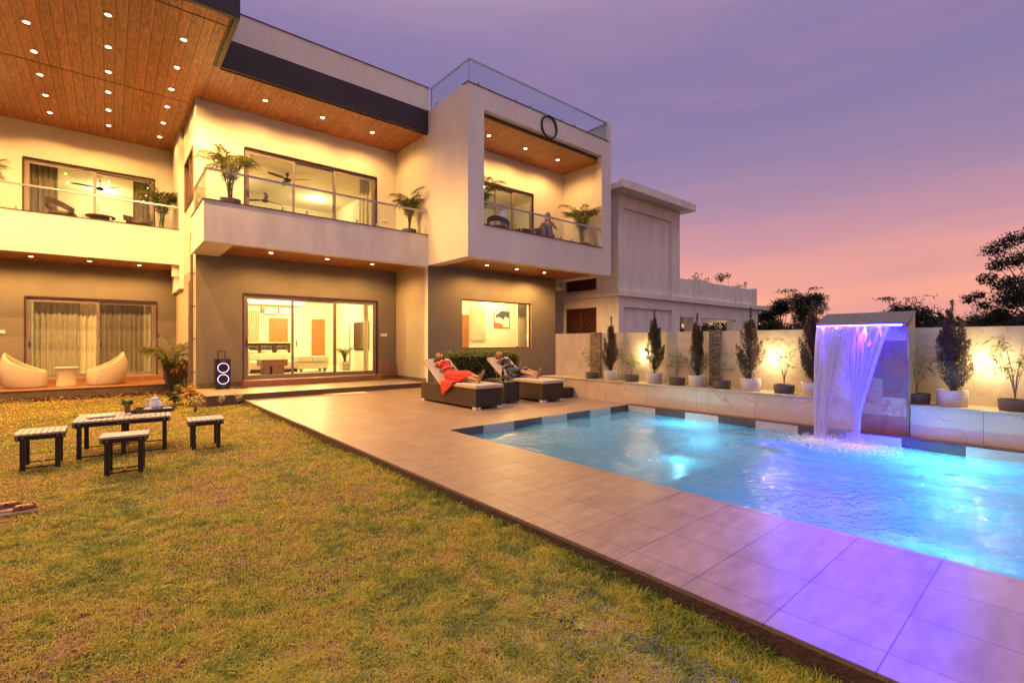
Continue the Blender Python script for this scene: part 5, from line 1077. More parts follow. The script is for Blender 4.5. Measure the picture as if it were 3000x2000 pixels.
# sofa, ottoman, coffee table
sf = thing('sofa', 'cream sofa with a tall arm behind the coffee table in the living room', 'sofa', (4.4, 18.8, .33))
m = MB(); m.box(3.65, 5.35, 18.45, 19.15, .45, .74); m.build('seat', 'sofa_fabric', sf, bevel=.04); m = MB(); m.box(3.65, 5.35, 19.15, 19.38, .45, 1.02); m.build('backrest', 'sofa_fabric', sf, bevel=.05)
m = MB(); m.box(3.33, 3.62, 17.9, 19.38, .36, 1.20); m.build('armrest', 'sofa_fabric', sf, bevel=.05); m = MB(); m.box(3.70, 5.3, 18.5, 19.3, .34, .45); m.build('base', 'dark_wood', sf)
ot = thing('ottoman', 'cream two-tier upholstered ottoman on dark turned feet', 'ottoman', (5.75, 18.4, .33))
m = MB(); m.box(5.22, 6.25, 18.02, 18.75, .45, .70); m.build('base', 'sofa_fabric', ot, bevel=.02); m = MB(); m.box(5.20, 5.68, 18.0, 18.77, .705, .92); m.box(5.69, 6.27, 18.0, 18.77, .705, .90); m.build('cushion', 'sofa_fabric', ot, bevel=.03)
for x, y in ((5.3, 18.1), (6.15, 18.1), (5.3, 18.65), (6.15, 18.65)):
    m = MB(); m.lathe((x, y, .33), [(.05, 0), (.03, .04), (.09, .12)], 12); m.build('foot', 'dark_wood', ot, smooth='auto')
ct = thing('coffee_table', 'low chunky brown wooden coffee table in the living room', 'coffee table', (4.25, 17.7, .33))
m = MB(); m.box(3.85, 4.68, 17.45, 18.1, .62, .84); m.build('tabletop', 'table_wood', ct, bevel=.006); m = MB(); m.box(3.95, 4.15, 17.55, 18.0, .33, .62); m.build('leg', 'table_wood', ct); m = MB(); m.box(4.2, 4.58, 17.5, 18.05, .33, .62); m.build('drawer_box', 'table_wood', ct)
# bar counter, stools, pendants
bcn = thing('bar_counter', 'dark stone bar counter with a pale top at the back of the living room', 'bar counter', (4.3, 20.7, .33))
m = MB(); m.box(2.8, 5.62, 20.55, 20.95, .33, 1.38); m.build('front', 'counter_stone', bcn); m = MB(); m.box(2.75, 5.75, 20.42, 21.0, 1.38, 1.43); m.build('counter_top', 'counter_top', bcn, bevel=.004)
bu = [False]; bp_ = thing('bar_stool', 'x', 'bar stool', local=True, group='bar stools at the counter')
m = MB(); m.lathe((0, 0, .68), [(.17, 0), (.20, .03), (.19, .08), (.1, .10)], 20); m.build('seat', 'sofa_fabric', bp_, smooth='auto')
for a, b in ((-1, -1), (1, -1), (1, 1), (-1, 1)): m = MB(); m.tube([(a * .13, b * .13, .68), (a * .2, b * .2, 0)], .017, 6); m.build('leg', 'table_wood', bp_)
m = MB(); m.tube([(-.17 * math.cos(t), .17 * math.sin(t) if 0 else .17 * math.sin(t), .93) for t in [i * math.pi / 12 for i in range(13)]], .018, 6); m.tube([(.17, 0, .70), (.17, 0, .93)], .012, 5); m.tube([(-.17, 0, .70), (-.17, 0, .93)], .012, 5); m.build('backrest', 'table_wood', bp_)
for x, w_ in ((4.12, 'partly cut by the left door frame'), (4.62, 'in the middle of the three'), (5.18, 'right one of the three')): place(bp_, bu, (x, 20.1, .33), label='round cream-seated bar stool at the counter, ' + w_)
for x, y, zb, w_ in ((4.42, 20.0, 2.50, 'left'), (5.02, 20.0, 2.50, 'right')):
    t = thing('pendant_lamp', f'slim dark tube pendant lamp above the bar counter, {w_} one', 'pendant lamp', (x, y, zb), 'pendant lamps over the bar')
    m = MB(); m.tube([(x, y, zb + .36), (x, y, 3.25)], .004, 5); m.build('cord', 'black_metal', t); m = MB(); m.tube([(x, y, zb), (x, y, zb + .36)], .028, 12); m.build('shade', 'brown_trim', t); m = MB(); m.tube([(x, y, zb - .015), (x, y, zb)], .024, 12); m.build('bulb', 'bulb_white', t)
for k in range(16):
    x = 3.95 + k * .062 + random.uniform(-.012, .012); m = MB(); m.lathe((x, 20.62 + random.uniform(-.06, .1), 1.43), [(.022, 0), (.026, .09), (.024, .10)], 10, capt=False)
    o = m.build('drinking_glass', 'clear_glass', None, smooth='auto'); tag(o, 'clear drinking glass in the row standing on the bar counter', 'glass', 'drinking glasses on the bar counter')
# doors, cabinet, air conditioner, tv, plant
def idoor(x0, x1, y, lab, side):
    m = MB(); m.box(x0 - .05, x0, y - .04, y, .33, 2.50); m.box(x1, x1 + .05, y - .04, y, .33, 2.50); m.box(x0 - .05, x1 + .05, y - .04, y, 2.50, 2.55); r_ = m.build('door', 'counter_top', villa); r_['label'] = lab
    m = MB(); m.box(x0, x1, y - .03, y - .005, .33, 2.50); m.build('leaf', 'door_wood', r_); hx = x0 + .07 if side < 0 else x1 - .07; m = MB(); m.tube([(hx, y - .06, 1.38), (hx + .1 * (-side), y - .06, 1.38)], .012, 6); m.tube([(hx, y - .03, 1.38), (hx, y - .06, 1.38)], .015, 6); m.build('handle', 'steel', r_)
idoor(5.42, 6.22, 23.2, 'brown wooden door behind the bar', -1); idoor(7.25, 7.88, 23.2, 'narrow brown wooden door in the middle pane', -1)
cb = thing('cabinet', 'tall dark brown cabinet seen through the right pane of the living room door', 'cabinet', (8.75, 22.6, .33))
m = MB(); m.box(8.48, 9.1, 22.35, 23.0, .33, 2.25); m.build('body', 'cabinet_brown', cb); m = MB(); m.box(8.49, 8.78, 22.335, 22.35, .4, 2.2); m.build('door', 'cabinet_brown', cb); m = MB(); m.box(8.80, 9.09, 22.335, 22.35, .4, 2.2); m.build('door', 'cabinet_brown', cb)
ac = thing('air_conditioner', 'white wall air conditioner above the brown wooden door', 'air conditioner', (5.6, 23.0, 2.75)); m = MB(); m.box(5.2, 6.3, 22.95, 23.2, 2.64, 2.95); m.build('body', 'white_plastic', ac, bevel=.03); m = MB(); m.box(5.25, 6.25, 22.94, 22.955, 2.66, 2.69); m.build('louvre', 'black_plastic', ac)
tv = thing('television', 'black flat television on the side wall of the living room', 'television', (7.57, 18.1, 1.66)); m = MB(); m.box(7.55, 7.59, 17.42, 18.86, 1.10, 2.22); m.build('casing', 'black_plastic', tv, bevel=.006); m = MB(); m.box(7.545, 7.551, 17.46, 18.82, 1.14, 2.18); m.build('screen', 'tv_screen', tv)
sq_pot('white patterned pot behind the right pane of the living room door', (7.08, 18.55, .33), .36, .34, 'white_weave'); palm('palm', 'small bushy green palm behind the right pane of the living room door', 'potted palm', (7.08, 18.55, .58), .72, 16, 12, 1.1, None, 'bamboo_leaf')
# lounge: blind, picture, chairs, lamp, door
m = MB()
for k in range(5): m.box(10.93, 11.68, 15.46 - .006 * (k % 2), 15.485, 1.55 + k * .25, 1.55 + k * .25 + .248)
m.box(10.93, 11.68, 15.43, 15.49, 1.50, 1.55); o = m.build('roman_blind', 'blind_fabric'); tag(o, 'cream roman blind half lowered on the lounge back wall', 'blind')
pc = thing('framed_painting', 'framed abstract painting in navy, white and rust on the lounge wall', 'painting', (12.55, 15.47, 2.35))
m = MB(); m.box(12.13, 12.97, 15.46, 15.495, 2.02, 2.04); m.box(12.13, 12.97, 15.46, 15.495, 2.70, 2.72); m.box(12.13, 12.15, 15.46, 15.495, 2.04, 2.70); m.box(12.95, 12.97, 15.46, 15.495, 2.04, 2.70); m.build('frame', 'dark_wood', pc)
m = MB(); m.box(12.15, 12.95, 15.475, 15.485, 2.04, 2.70); m.build('canvas', 'art_white', pc)
m = MB(); m.add([(12.5, 15.472, 2.69), (12.94, 15.472, 2.69), (12.94, 15.472, 2.42), (12.72, 15.472, 2.5), (12.66, 15.472, 2.36), (12.4, 15.472, 2.46), (12.2, 15.472, 2.44), (12.24, 15.472, 2.56)], [(0, 1, 2, 3, 4, 5, 6, 7)]); m.build('dark_shape', 'art_navy', pc)
m = MB(); m.add([(12.16, 15.472, 2.05), (12.6, 15.472, 2.05), (12.62, 15.472, 2.14), (12.4, 15.472, 2.22), (12.16, 15.472, 2.24)], [(0, 1, 2, 3, 4)]); m.build('rust_shape', 'art_rust', pc)
m = MB(); m.box(10.42, 10.85, 15.46, 15.495, .33, 2.5); o = m.build('door', 'door_wood', villa); o['label'] = 'orange-brown door at the left of the picture window'
def tubchair(label, loc, rz, mat, h=.8, w=.30, name='armchair', group=None, legs='dark_wood'):
    t = thing(name, label, 'armchair', loc, group, local=True); t.rotation_euler = (0, 0, rz)
    m = MB(); m.lathe((0, 0, .36), [(w * .8, 0), (w * .95, .03), (w * .9, .09), (.02, .11)], 20); m.build('seat', mat, t, smooth='auto')
    m = MB(); vs = []; n = 22
    for i in range(n + 1):
        a = math.pi * (-.12 + 1.24 * i / n); c = math.sin(math.pi * i / n); top = .56 + (h - .56) * c ** 1.2
        for rad, z in ((w * .98, max(.38, top - .15)), (w * 1.03, top), (w * 1.14, top), (w * 1.07, max(.36, top - .17))): vs.append((rad * math.cos(a), rad * math.sin(a), z))
    fs = [(i * 4 + k, i * 4 + (k + 1) % 4, (i + 1) * 4 + (k + 1) % 4, (i + 1) * 4 + k) for i in range(n) for k in range(4)] + [(3, 2, 1, 0), (n * 4, n * 4 + 1, n * 4 + 2, n * 4 + 3)]
    m.add(vs, fs); m.build('backrest', mat, t, smooth='auto')
    for a, b in ((-1, -1), (1, -1), (1, 1), (-1, 1)): m = MB(); m.tube([(a * w * .5, b * w * .5, .37), (a * w * .72, b * w * .72, 0)], .016, 6); m.build('leg', legs, t)
    return t
tubchair('brown curved-back chair showing above the sill of the picture window', (12.9, 14.9, .55), R(200), 'rattan_brown')
tubchair('pale round-backed chair showing above the sill, left of the brown one', (11.3, 14.6, .45), R(20), 'sofa_fabric')
lt = thing('table_lamp', 'small lit table lamp at the right end of the picture window', 'table lamp', (12.85, 14.3, .33)); m = MB(); m.tube([(12.85, 14.3, .33), (12.85, 14.3, 1.5)], .012, 8); m.lathe((12.85, 14.3, .33), [(.12, 0), (.12, .02), (.02, .03)], 16); m.build('stand', 'steel', lt); m = MB(); m.lathe((12.85, 14.3, 1.5), [(.10, 0), (.07, .2)], 18, capb=False, capt=False); m.build('lamp_shade', 'lamp_shade_lit', lt)
# ceiling fans upstairs
def fan(label, loc, rz, drop=.35):
    t = thing('ceiling_fan', label, 'ceiling fan', loc, 'three-bladed ceiling fans', local=True); t.rotation_euler = (0, 0, rz)
    m = MB(); m.tube([(0, 0, 0), (0, 0, drop)], .018, 8); m.lathe((0, 0, drop), [(.07, -.06), (.03, 0)], 14); m.build('rod', 'brown_trim', t); m = MB(); m.lathe((0, 0, -.02), [(.05, -.07), (.11, -.04), (.11, .03), (.04, .06)], 18); m.build('motor', 'brown_trim', t, smooth='auto')
    for k in range(3):
        a = 6.283 * k / 3; ca, sa = math.cos(a), math.sin(a); q = lambda x, y, z: (x * ca - y * sa, x * sa + y * ca, z)
        m = MB(); pts = [(.10, .035, .0), (.3, .085, .012), (.6, .085, .012), (.78, .02, .0), (.72, -.05, -.015), (.3, -.06, -.012), (.10, -.035, 0)]
        m.add([q(x, y, z + .006) for x, y, z in pts] + [q(x, y, z - .006) for x, y, z in pts], [tuple(range(7)), tuple(range(13, 6, -1))] + [(i, i + 7, (i + 1) % 7 + 7, (i + 1) % 7) for i in range(7)]); m.build('blade', 'brown_trim', t, smooth='auto')
fan('dark wooden ceiling fan high in the upper left room', (-.25, 22.2, 6.85), R(70), .28); fan('grey ceiling fan lower in the middle upstairs room', (4.55, 20.0, 6.85), R(20), .28); fan('brown ceiling fan near the ceiling of the middle upstairs room', (4.6, 17.2, 6.93), R(-35), .20)
m = MB(); m.box(6.9, 7.55, 21.3, 21.4, 4.72, 6.7); o = m.build('door', 'door_wood', villa); o['label'] = 'brown door deep in the middle upstairs room'
pf = thing('mirror', 'tall leaning mirror in a wooden frame in the box balcony room', 'mirror', (11.5, 15.6, 4.7)); m = MB(); m.box(11.1, 11.9, 15.6, 15.66, 4.7, 6.1); m.build('frame', 'door_wood', pf); m = MB(); m.box(11.15, 11.85, 15.59, 15.6, 4.76, 6.04); m.build('glass', 'art_white', pf)
m = MB(); m.box(-1.1, -.5, 24.5, 24.88, 4.9, 5.7); o = m.build('wall_picture', 'art_white'); tag(o, 'pale picture low behind the balcony chair in the upper left room', 'picture')

# ================================================================ BALCONY FURNITURE
BG = 'dark rattan chairs on the balconies'
tubchair('dark rattan armchair left of the round table on the left wing balcony', (-1.05, 19.1, 4.75), R(115), 'rattan_brown', .82, .34, group=BG)
tubchair('dark rattan armchair right of the round table on the left wing balcony', (.70, 19.1, 4.75), R(35), 'rattan_brown', .68, .34, group=BG)
tubchair('dark rattan armchair left of the table on the framed box balcony', (9.75, 12.2, 4.75), R(115), 'rattan_brown', .74, .34, group=BG)
tubchair('dark rattan armchair the photographing woman sits in', (11.75, 12.05, 4.75), R(45), 'rattan_brown', .66, .36, group=BG)
def rtable(label, loc):
    t = thing('round_table', label, 'round table', loc, 'round rattan tables on the balconies', local=True); m = MB(); m.lathe((0, 0, .42), [(.34, 0), (.36, .03), (.34, .05)], 28); m.build('tabletop', 'rattan_brown', t, smooth='auto'); m = MB(); m.lathe((0, 0, 0), [(.24, 0), (.15, .2), (.26, .42)], 20); m.build('base', 'rattan_brown', t, smooth='auto')
rtable('round dark rattan table between the chairs on the left wing balcony', (-.2, 18.95, 4.75)); rtable('round dark rattan table on the framed box balcony', (10.75, 12.1, 4.75))

# ================================================================ GARDEN FURNITURE (left)
def egg(label, loc, rz, group):
    t = thing('egg_chair', label, 'lounge chair', loc, group, local=True); t.rotation_euler = (0, 0, rz); n = 32; rings = 12; vs = []
    # open bowl: wall height varies around the rim, high at the back (+x)
    for i in range(rings + 1):
        u = i / rings
        for k in range(n):
            a = 6.283 * k / n; hh = .46 + .52 * (.5 + .5 * math.cos(a)) ** 1.4; z = hh * u; rad = .43 * (1 - ((z - .36) / .75) ** 2 * .6)
            vs.append((rad * math.cos(a) * 1.12 + .16 * z, rad * math.sin(a), z))
    outer = len(vs)
    for i in range(rings + 1):
        u = 1 - i / rings
        for k in range(n):
            x, y, z = vs[(rings - i) * n + k]; vs.append((x * .93, y * .93, max(.30, z - .004)))
    R_ = 2 * rings + 2; fs = [(i * n + k, i * n + (k + 1) % n, (i + 1) * n + (k + 1) % n, (i + 1) * n + k) for i in range(R_ - 1) for k in range(n)] + [tuple(range(n - 1, -1, -1)), tuple((R_ - 1) * n + k for k in range(n))]
    m = MB(); m.add(vs, fs); m.build('shell', 'white_wicker', t, smooth=True)
    m = MB(); m.lathe((.02, 0, .30), [(.30, 0), (.36, .03), (.35, .09), (.05, .11)], 24); m.build('cushion', 'cushion', t, smooth='auto'); return t
egg('white woven bowl chair at the far left, with a yellow cushion inside', (-1.78, 19.05, .15), R(172), 'white woven bowl chairs on the terracotta platform')
egg('white woven bowl chair on the right of the small white table', (-.10, 19.05, .15), R(8), 'white woven bowl chairs on the terracotta platform')
t = thing('side_table', 'waisted white woven table between the two bowl chairs', 'side table', (-.95, 19.0, .15), local=True)
m = MB(); m.lathe((0, 0, 0), [(.25, 0), (.24, .03), (.20, .25), (.22, .42), (.26, .52)], 32, capt=False); m.build('base', 'white_wicker', t, smooth=True); m = MB(); m.lathe((0, 0, .52), [(.27, 0), (.27, .03), (.255, .035)], 32); m.build('tabletop', 'white_wicker', t, smooth='auto')
m = MB(); m.box(-.10, .10, -.08, .08, 0, .05)
# picnic set: slatted tops on dark steel legs
def bolt(mb, p, n=(0, -1, 0)):
    p = Vector(p); mb.tube([p, p + Vector(n) * .006], .008, 8)
def bench(label, cat, name, loc, w, d, h, slats, rz=0, mid=False, group=None, along='y', zt=.05):
    t = thing(name, label, cat, loc, group, local=True); t.rotation_euler = (0, 0, rz)
    if along == 'y':
        m = MB(); p = w / slats
        for i in range(slats): m.box(-w / 2 + i * p + .003, -w / 2 + (i + 1) * p - .003, -d / 2, d / 2, h - .024, h)
    else:
        m = MB(); p = d / slats
        for i in range(slats): m.box(-w / 2, w / 2, -d / 2 + i * p + .003, -d / 2 + (i + 1) * p - .003, h - .024, h)
    m.build('seat' if cat == 'stool' else 'tabletop', 'plank_grey', t, bevel=.003)
    fx, fy = w / 2 - .012, d / 2 - .03
    m = MB()
    for s in (-1, 1): m.box(-fx, fx, s * fy - .006, s * fy + .006, h - .082, h - .025); m.box(s * fx - .006, s * fx + .006, -fy + .007, fy - .007, h - .074, h - .025)
    m.build('apron', 'black_metal', t)
    xs = (-1, 1, 0) if mid else (-1, 1)
    for sx_ in xs:
        for sy_ in (-1, 1):
            x = sx_ * (fx - .06); y = sy_ * (fy - .022); m = MB(); m.box(x - .025, x + .025, y - .016, y + .016, 0, h - .03); m.build('leg', 'black_metal', t)
    m = MB()
    for s in (-1, 1): m.box(-fx + .085, fx - .085, s * (fy - .022) - .008, s * (fy - .022) + .008, .02, .036)
    m.box(-.012, .012, -fy + .03, fy - .03, .037, .045); m.build('stretcher', 'black_metal', t)
    m = MB()
    for s in (-1, 1):
        bolt(m, (s * (fx - .012), -fy - .006, h - .038)); bolt(m, (s * (fx - .012), -fy - .006, h - .06)); bolt(m, (s * (fx - .06), -fy - .006, h - .05))
    if mid:
        for q in (-.05, -.02, .02, .05): bolt(m, (q, -fy - .006, h - .05))
    m.build('bolts', 'steel', t); return t
SG = 'slat-topped folding stools around the picnic table'
bench('slatted stool left of the picnic table', 'stool', 'folding_stool', (-.64, 8.33, LZ), .45, .50, .445, 8, R(0), group=SG)
bench('slatted stool in front of the picnic table, its slats running crosswise', 'stool', 'folding_stool', (.145, 7.30, LZ), .45, .34, .455, 1, R(-6), group=SG, along='x')
bench('slatted stool on the right of the picnic table', 'stool', 'folding_stool', (1.06, 8.13, LZ), .44, .42, .445, 8, R(-3), group=SG)
bench('low slatted picnic table with dark steel legs on the lawn', 'picnic table', 'picnic_table', (.175, 8.78, LZ), 1.05, .86, .50, 18, R(-4), mid=True)
TZ = .402
# tray, teapot, cup, towel, sign, book, bamboo in a glass
t = thing('serving_tray', 'dark brown wooden tray with slanted sides on the picnic table', 'tray', (.52, 8.95, TZ), local=True); t.rotation_euler = (0, 0, R(-12))
m = MB(); m.box(-.24, .24, -.15, .15, 0, .008); m.build('base', 'dark_wood', t); m = MB()
for s in (-1, 1): m.obox((0, s * .155, .028), (.52, .008, .045), Matrix.Rotation(R(-18 * s), 3, 'X')); m.obox((s * .25, 0, .028), (.008, .31, .045), Matrix.Rotation(R(18 * s), 3, 'Y'))
m.build('rim', 'dark_wood', t)
t = thing('teapot', 'tall white ceramic teapot with a looped handle on the tray', 'teapot', (.53, 9.0, TZ + .01), local=True)
m = MB(); m.lathe((0, 0, 0), [(.045, 0), (.075, .03), (.082, .07), (.070, .12), (.052, .155), (.054, .165)], 28); m.build('body', 'white_ceramic', t, smooth=True)
m = MB(); m.lathe((0, 0, .165), [(.055, 0), (.045, .02), (.015, .035), (.008, .042), (.016, .052), (.012, .066), (.003, .07)], 24); m.build('lid', 'white_ceramic', t, smooth=True)
m = MB(); m.tube([(.065, -.03, .04), (.105, -.05, .08), (.118, -.055, .13), (.135, -.062, .158)], [.022, .016, .011, .009], 10); m.build('spout', 'white_ceramic', t, smooth=True)
m = MB(); m.tube([(-.05, .03, .15), (-.09, .045, .165), (-.125, .06, .14), (-.125, .06, .10), (-.10, .05, .065), (-.072, .035, .05)], .008, 8); m.build('handle', 'white_ceramic', t, smooth=True)
t = thing('teacup', 'white teacup on the tray in front of the teapot', 'teacup', (.44, 8.88, TZ + .01), local=True); m = MB(); m.lathe((0, 0, 0), [(.022, 0), (.035, .02), (.042, .055), (.039, .055), (.03, .02), (.002, .012)], 20, capt=False); m.build('bowl', 'white_ceramic', t, smooth=True)
m = MB(); m.tube([(-.04, 0, .045), (-.06, 0, .04), (-.055, 0, .02), (-.035, 0, .018)], .004, 6); m.build('handle', 'white_ceramic', t, smooth=True)
m = MB(); m.box(.62, .73, 8.85, 8.93, TZ + .012, TZ + .052); o = m.build('folded_towel', 'cloth_white', None, bevel=.012); tag(o, 'small folded white towel at the right end of the tray', 'towel')
m = MB(); m.lathe((.20, 8.83, TZ), [(.055, 0), (.075, .012), (.078, .03), (.07, .035), (.045, .02), (.04, .03), (.04, .09), (.036, .09), (.036, .02)], 24, capt=False); lb = thing('lucky_bamboo', 'lucky bamboo bundle tied with red ribbons in a round glass dish', 'potted plant', (.20, 8.83, TZ))
m.build('glass_dish', 'clear_glass', lb, smooth='auto'); m = MB()
for k in range(14):
    a = 6.283 * k / 14; m.tube([(.20 + .028 * math.cos(a), 8.83 + .028 * math.sin(a), TZ + .02), (.20 + .03 * math.cos(a), 8.83 + .03 * math.sin(a), TZ + .13)], .006, 6)
m.build('stems', 'bamboo_stem', lb); m = MB()
for z in (.035, .095): m.lathe((.20, 8.83, TZ + z), [(.036, 0), (.037, .008)], 20)
m.build('ribbon', 'red_ribbon', lb)
n = 110; a = RNG.uniform(0, 6.28, n); P = np.stack([.20 + .025 * np.cos(a), 8.83 + .025 * np.sin(a), TZ + .12 + .05 * RNG.random(n)], 1); D = np.stack([np.cos(a), np.sin(a), RNG.uniform(.2, 1.6, n)], 1); D /= np.linalg.norm(D, axis=1, keepdims=True)
link_mesh('foliage', leaf_mesh('foliage', P, D, RNG.uniform(.05, .095, n), RNG.uniform(.006, .011, n), RNG.random(n), .15), 'lucky_leaf', lb)
# wire word sign ("believe") leaning on the tray
STR = {'b': [(0, .5), (.12, 1.0), (.16, .9), (.05, .1), (.2, .0), (.3, .2), (.2, .32), (.3, .25), (.42, .25)],
       'e': [(0, .22), (.2, .3), (.2, .42), (.08, .4), (.05, .15), (.18, 0), (.36, .2)], 'l': [(0, .2), (.2, .7), (.22, 1.0), (.12, .95), (.08, .2), (.16, 0), (.3, .2)],
       'i': [(0, .2), (.1, .42), (.08, .1), (.16, 0), (.28, .2)], 'v': [(0, .25), (.08, .42), (.12, .05), (.2, .05), (.26, .4), (.36, .35)]}
x = 0; s_ = .105; m = MB()
def smooth_pts(p, k=5):
    p = [p[0]] + p + [p[-1]]; out = []
    for i in range(1, len(p) - 2):
        for j in range(k):
            t = j / k; out.append(tuple(.5 * (2 * p[i][c] + (p[i + 1][c] - p[i - 1][c]) * t + (2 * p[i - 1][c] - 5 * p[i][c] + 4 * p[i + 1][c] - p[i + 2][c]) * t * t + (3 * p[i][c] - p[i - 1][c] - 3 * p[i + 1][c] + p[i + 2][c]) * t ** 3) for c in (0, 1)))
    return out + [p[-1]]
for ch in 'believe':
    p = STR[ch]; m.tube([(x + (a + .25 * b) * s_ * .62, 0, b * s_) for a, b in smooth_pts(p)], .0019, 6)
    if ch == 'i': m.ell((x + (.1 + .25 * .6) * s_ * .62, 0, .6 * s_), (.003, .003, .003), 8, 6)
    x += p[-1][0] * s_ * .62
m.box(0, x, -.004, .004, -.004, .0)
o = m.build('word_sign', 'copper_wire', smooth='auto'); o.location = (.285, 8.68, TZ + .004); o.rotation_euler = (R(-8), 0, R(-14)); tag(o, 'small copper wire word sign reading believe, in front of the tray', 'word sign')
m = MB(); m.obox((-.09, 8.70, TZ + .012), (.30, .19, .018), Matrix.Rotation(R(6), 3, 'Z')); bk_ = m.build('book', 'book_cover', None, bevel=.003); tag(bk_, 'closed cream book lying at the left end of the picnic table', 'book')
m = MB(); m.obox((-.09, 8.70, TZ + .024), (.27, .17, .006), Matrix.Rotation(R(9), 3, 'Z')); m.build('pages', 'paper', bk_)
m = MB(); m.obox((.36, 8.53, TZ + .004), (.24, .10, .005), Matrix.Rotation(R(8), 3, 'Z')); o = m.build('napkin', 'paper'); tag(o, 'flat white paper napkin in front of the wire word sign', 'napkin')
# sandals at the left edge
def sandal(label, loc, rz, flip=1):
    t = thing('sandal', label, 'sandal', loc, 'brown leather sandals on the lawn', local=True); t.rotation_euler = (0, 0, rz); n = 28; L_ = .27
    out = [(L_ * (.5 - .5 * math.cos(6.283 * k / n)) if 0 else L_ / 2 * math.cos(6.283 * k / n), (.042 + .006 * math.cos(6.283 * k / n)) * math.sin(6.283 * k / n)) for k in range(n)]
    for nm, z0, z1, sc, mt in (('sole', 0, .016, 1.0, 'sole_white'), ('footbed', .016, .026, .97, 'leather_tan')):
        m = MB(); m.add([(x * sc, y * sc, z0 + (.006 if x < 0 else 0)) for x, y in out] + [(x * sc, y * sc, z1 + (.008 if x < -.05 else 0)) for x, y in out], [tuple(range(n - 1, -1, -1)), tuple(range(n, 2 * n))] + [(k, (k + 1) % n, (k + 1) % n + n, k + n) for k in range(n)]); m.build(nm, mt, t, smooth='auto')
    for x0, x1, hgt in ((.10, .02, .052), (.02, .10, .058), (-.03, .03, .062), (.055, -.02, .06)):
        m = MB(); vs = []
        for i in range(9):
            a = math.pi * i / 8; x = x0 + (x1 - x0) * i / 8; y = -.045 * math.cos(a); z = .022 + hgt * .62 * math.sin(a)
            for dx, dz in ((-.018, 0), (.018, 0), (.018, .004), (-.018, .004)): vs.append((x + dx, y, z + dz))
        m.add(vs, [(i * 4 + k, i * 4 + (k + 1) % 4, (i + 1) * 4 + (k + 1) % 4, (i + 1) * 4 + k) for i in range(8) for k in range(4)] + [(3, 2, 1, 0), (32, 33, 34, 35)]); m.build('strap', 'leather_tan', t, smooth='auto')
sandal('brown woven leather sandal lying nearer the camera at the left edge', (-.62, 6.12, LZ + .02), R(8)); sandal('brown woven leather sandal mostly outside the left edge', (-.74, 6.30, LZ + .02), R(22))
# party speaker
t = thing('party_speaker', 'black portable speaker with two glowing rings and a pull handle', 'speaker', (2.37, 15.12, .15), local=True)
m = MB(); m.box(-.18, .18, -.14, .14, .02, .82); m.build('cabinet', 'black_plastic', t, bevel=.02)
m = MB()
for z in (.0,): m.box(-.16, -.08, -.12, -.04, z, .02); m.box(.08, .16, -.12, -.04, z, .02); m.box(-.16, -.08, .04, .12, z, .02); m.box(.08, .16, .04, .12, z, .02)
m.build('feet', 'black_plastic', t)
m = MB(); m.tube([(-.085, .11, .80), (-.085, .11, 1.01), (-.07, .11, 1.03), (.07, .11, 1.03), (.085, .11, 1.01), (.085, .11, .80)], .014, 8); m.build('handle', 'black_plastic', t, smooth='auto')
def ringmat():
    m, Nn, Ll, b = newmat('rgb_ring'); tc = Nn.new('ShaderNodeTexCoord'); s = Nn.new('ShaderNodeSeparateXYZ'); Ll.new(tc.outputs['Object'], s.inputs[0])
    rp = Nn.new('ShaderNodeValToRGB'); mr = Nn.new('ShaderNodeMapRange'); mr.inputs[1].default_value = -.13; mr.inputs[2].default_value = .13; ad = Nn.new('ShaderNodeMath'); ad.operation = 'ADD'; Ll.new(s.outputs[0], ad.inputs[0]); Ll.new(s.outputs[2], ad.inputs[1])
    fr = Nn.new('ShaderNodeMath'); fr.operation = 'PINGPONG'; fr.inputs[1].default_value = .13; Ll.new(ad.outputs[0], fr.inputs[0]); mr.inputs[1].default_value = 0; Ll.new(fr.outputs[0], mr.inputs[0]); Ll.new(mr.outputs[0], rp.inputs[0])
    el = rp.color_ramp.elements; el[0].color = (1, .10, .75, 1); el[1].color = (.04, .45, 1, 1); e = el.new(.5); e.color = (.35, .35, 1, 1)
    Ll.new(rp.outputs[0], b.inputs['Emission Color']); b.inputs['Emission Strength'].default_value = .95
ringmat()
for z in (.58, .27):
    m = MB(); m.tube([(.128 * math.cos(6.283 * k / 32), -.146, z + .128 * math.sin(6.283 * k / 32)) for k in range(33)], .011, 8, caps=False); r_ = m.build('light_ring', 'rgb_ring', t, smooth=True)
    m = MB(); m.tube([(0, -.14, z), (0, -.146, z)], .117, 28); m.build('cone', 'black_metal', t)
m = MB()
for j in range(2): 
    for k in range(7): m.box(-.07 + k * .02, -.058 + k * .02, -.1425, -.139, .755 + j * .016, .763 + j * .016)
m.build('controls', 'steel', t); m = MB(); m.box(-.035, .035, -.1435, -.139, .06, .085); m.build('badge', 'bottle_label', t)
m = MB(); m.tube([(2.18, 15.2, .3), (2.12, 15.35, .22), (2.14, 15.42, .17), (2.2, 15.46, .165)], .005, 6); o = m.build('cable', 'black_plastic', None, smooth='auto'); tag(o, 'thin black cable hanging beside the speaker', 'cable')
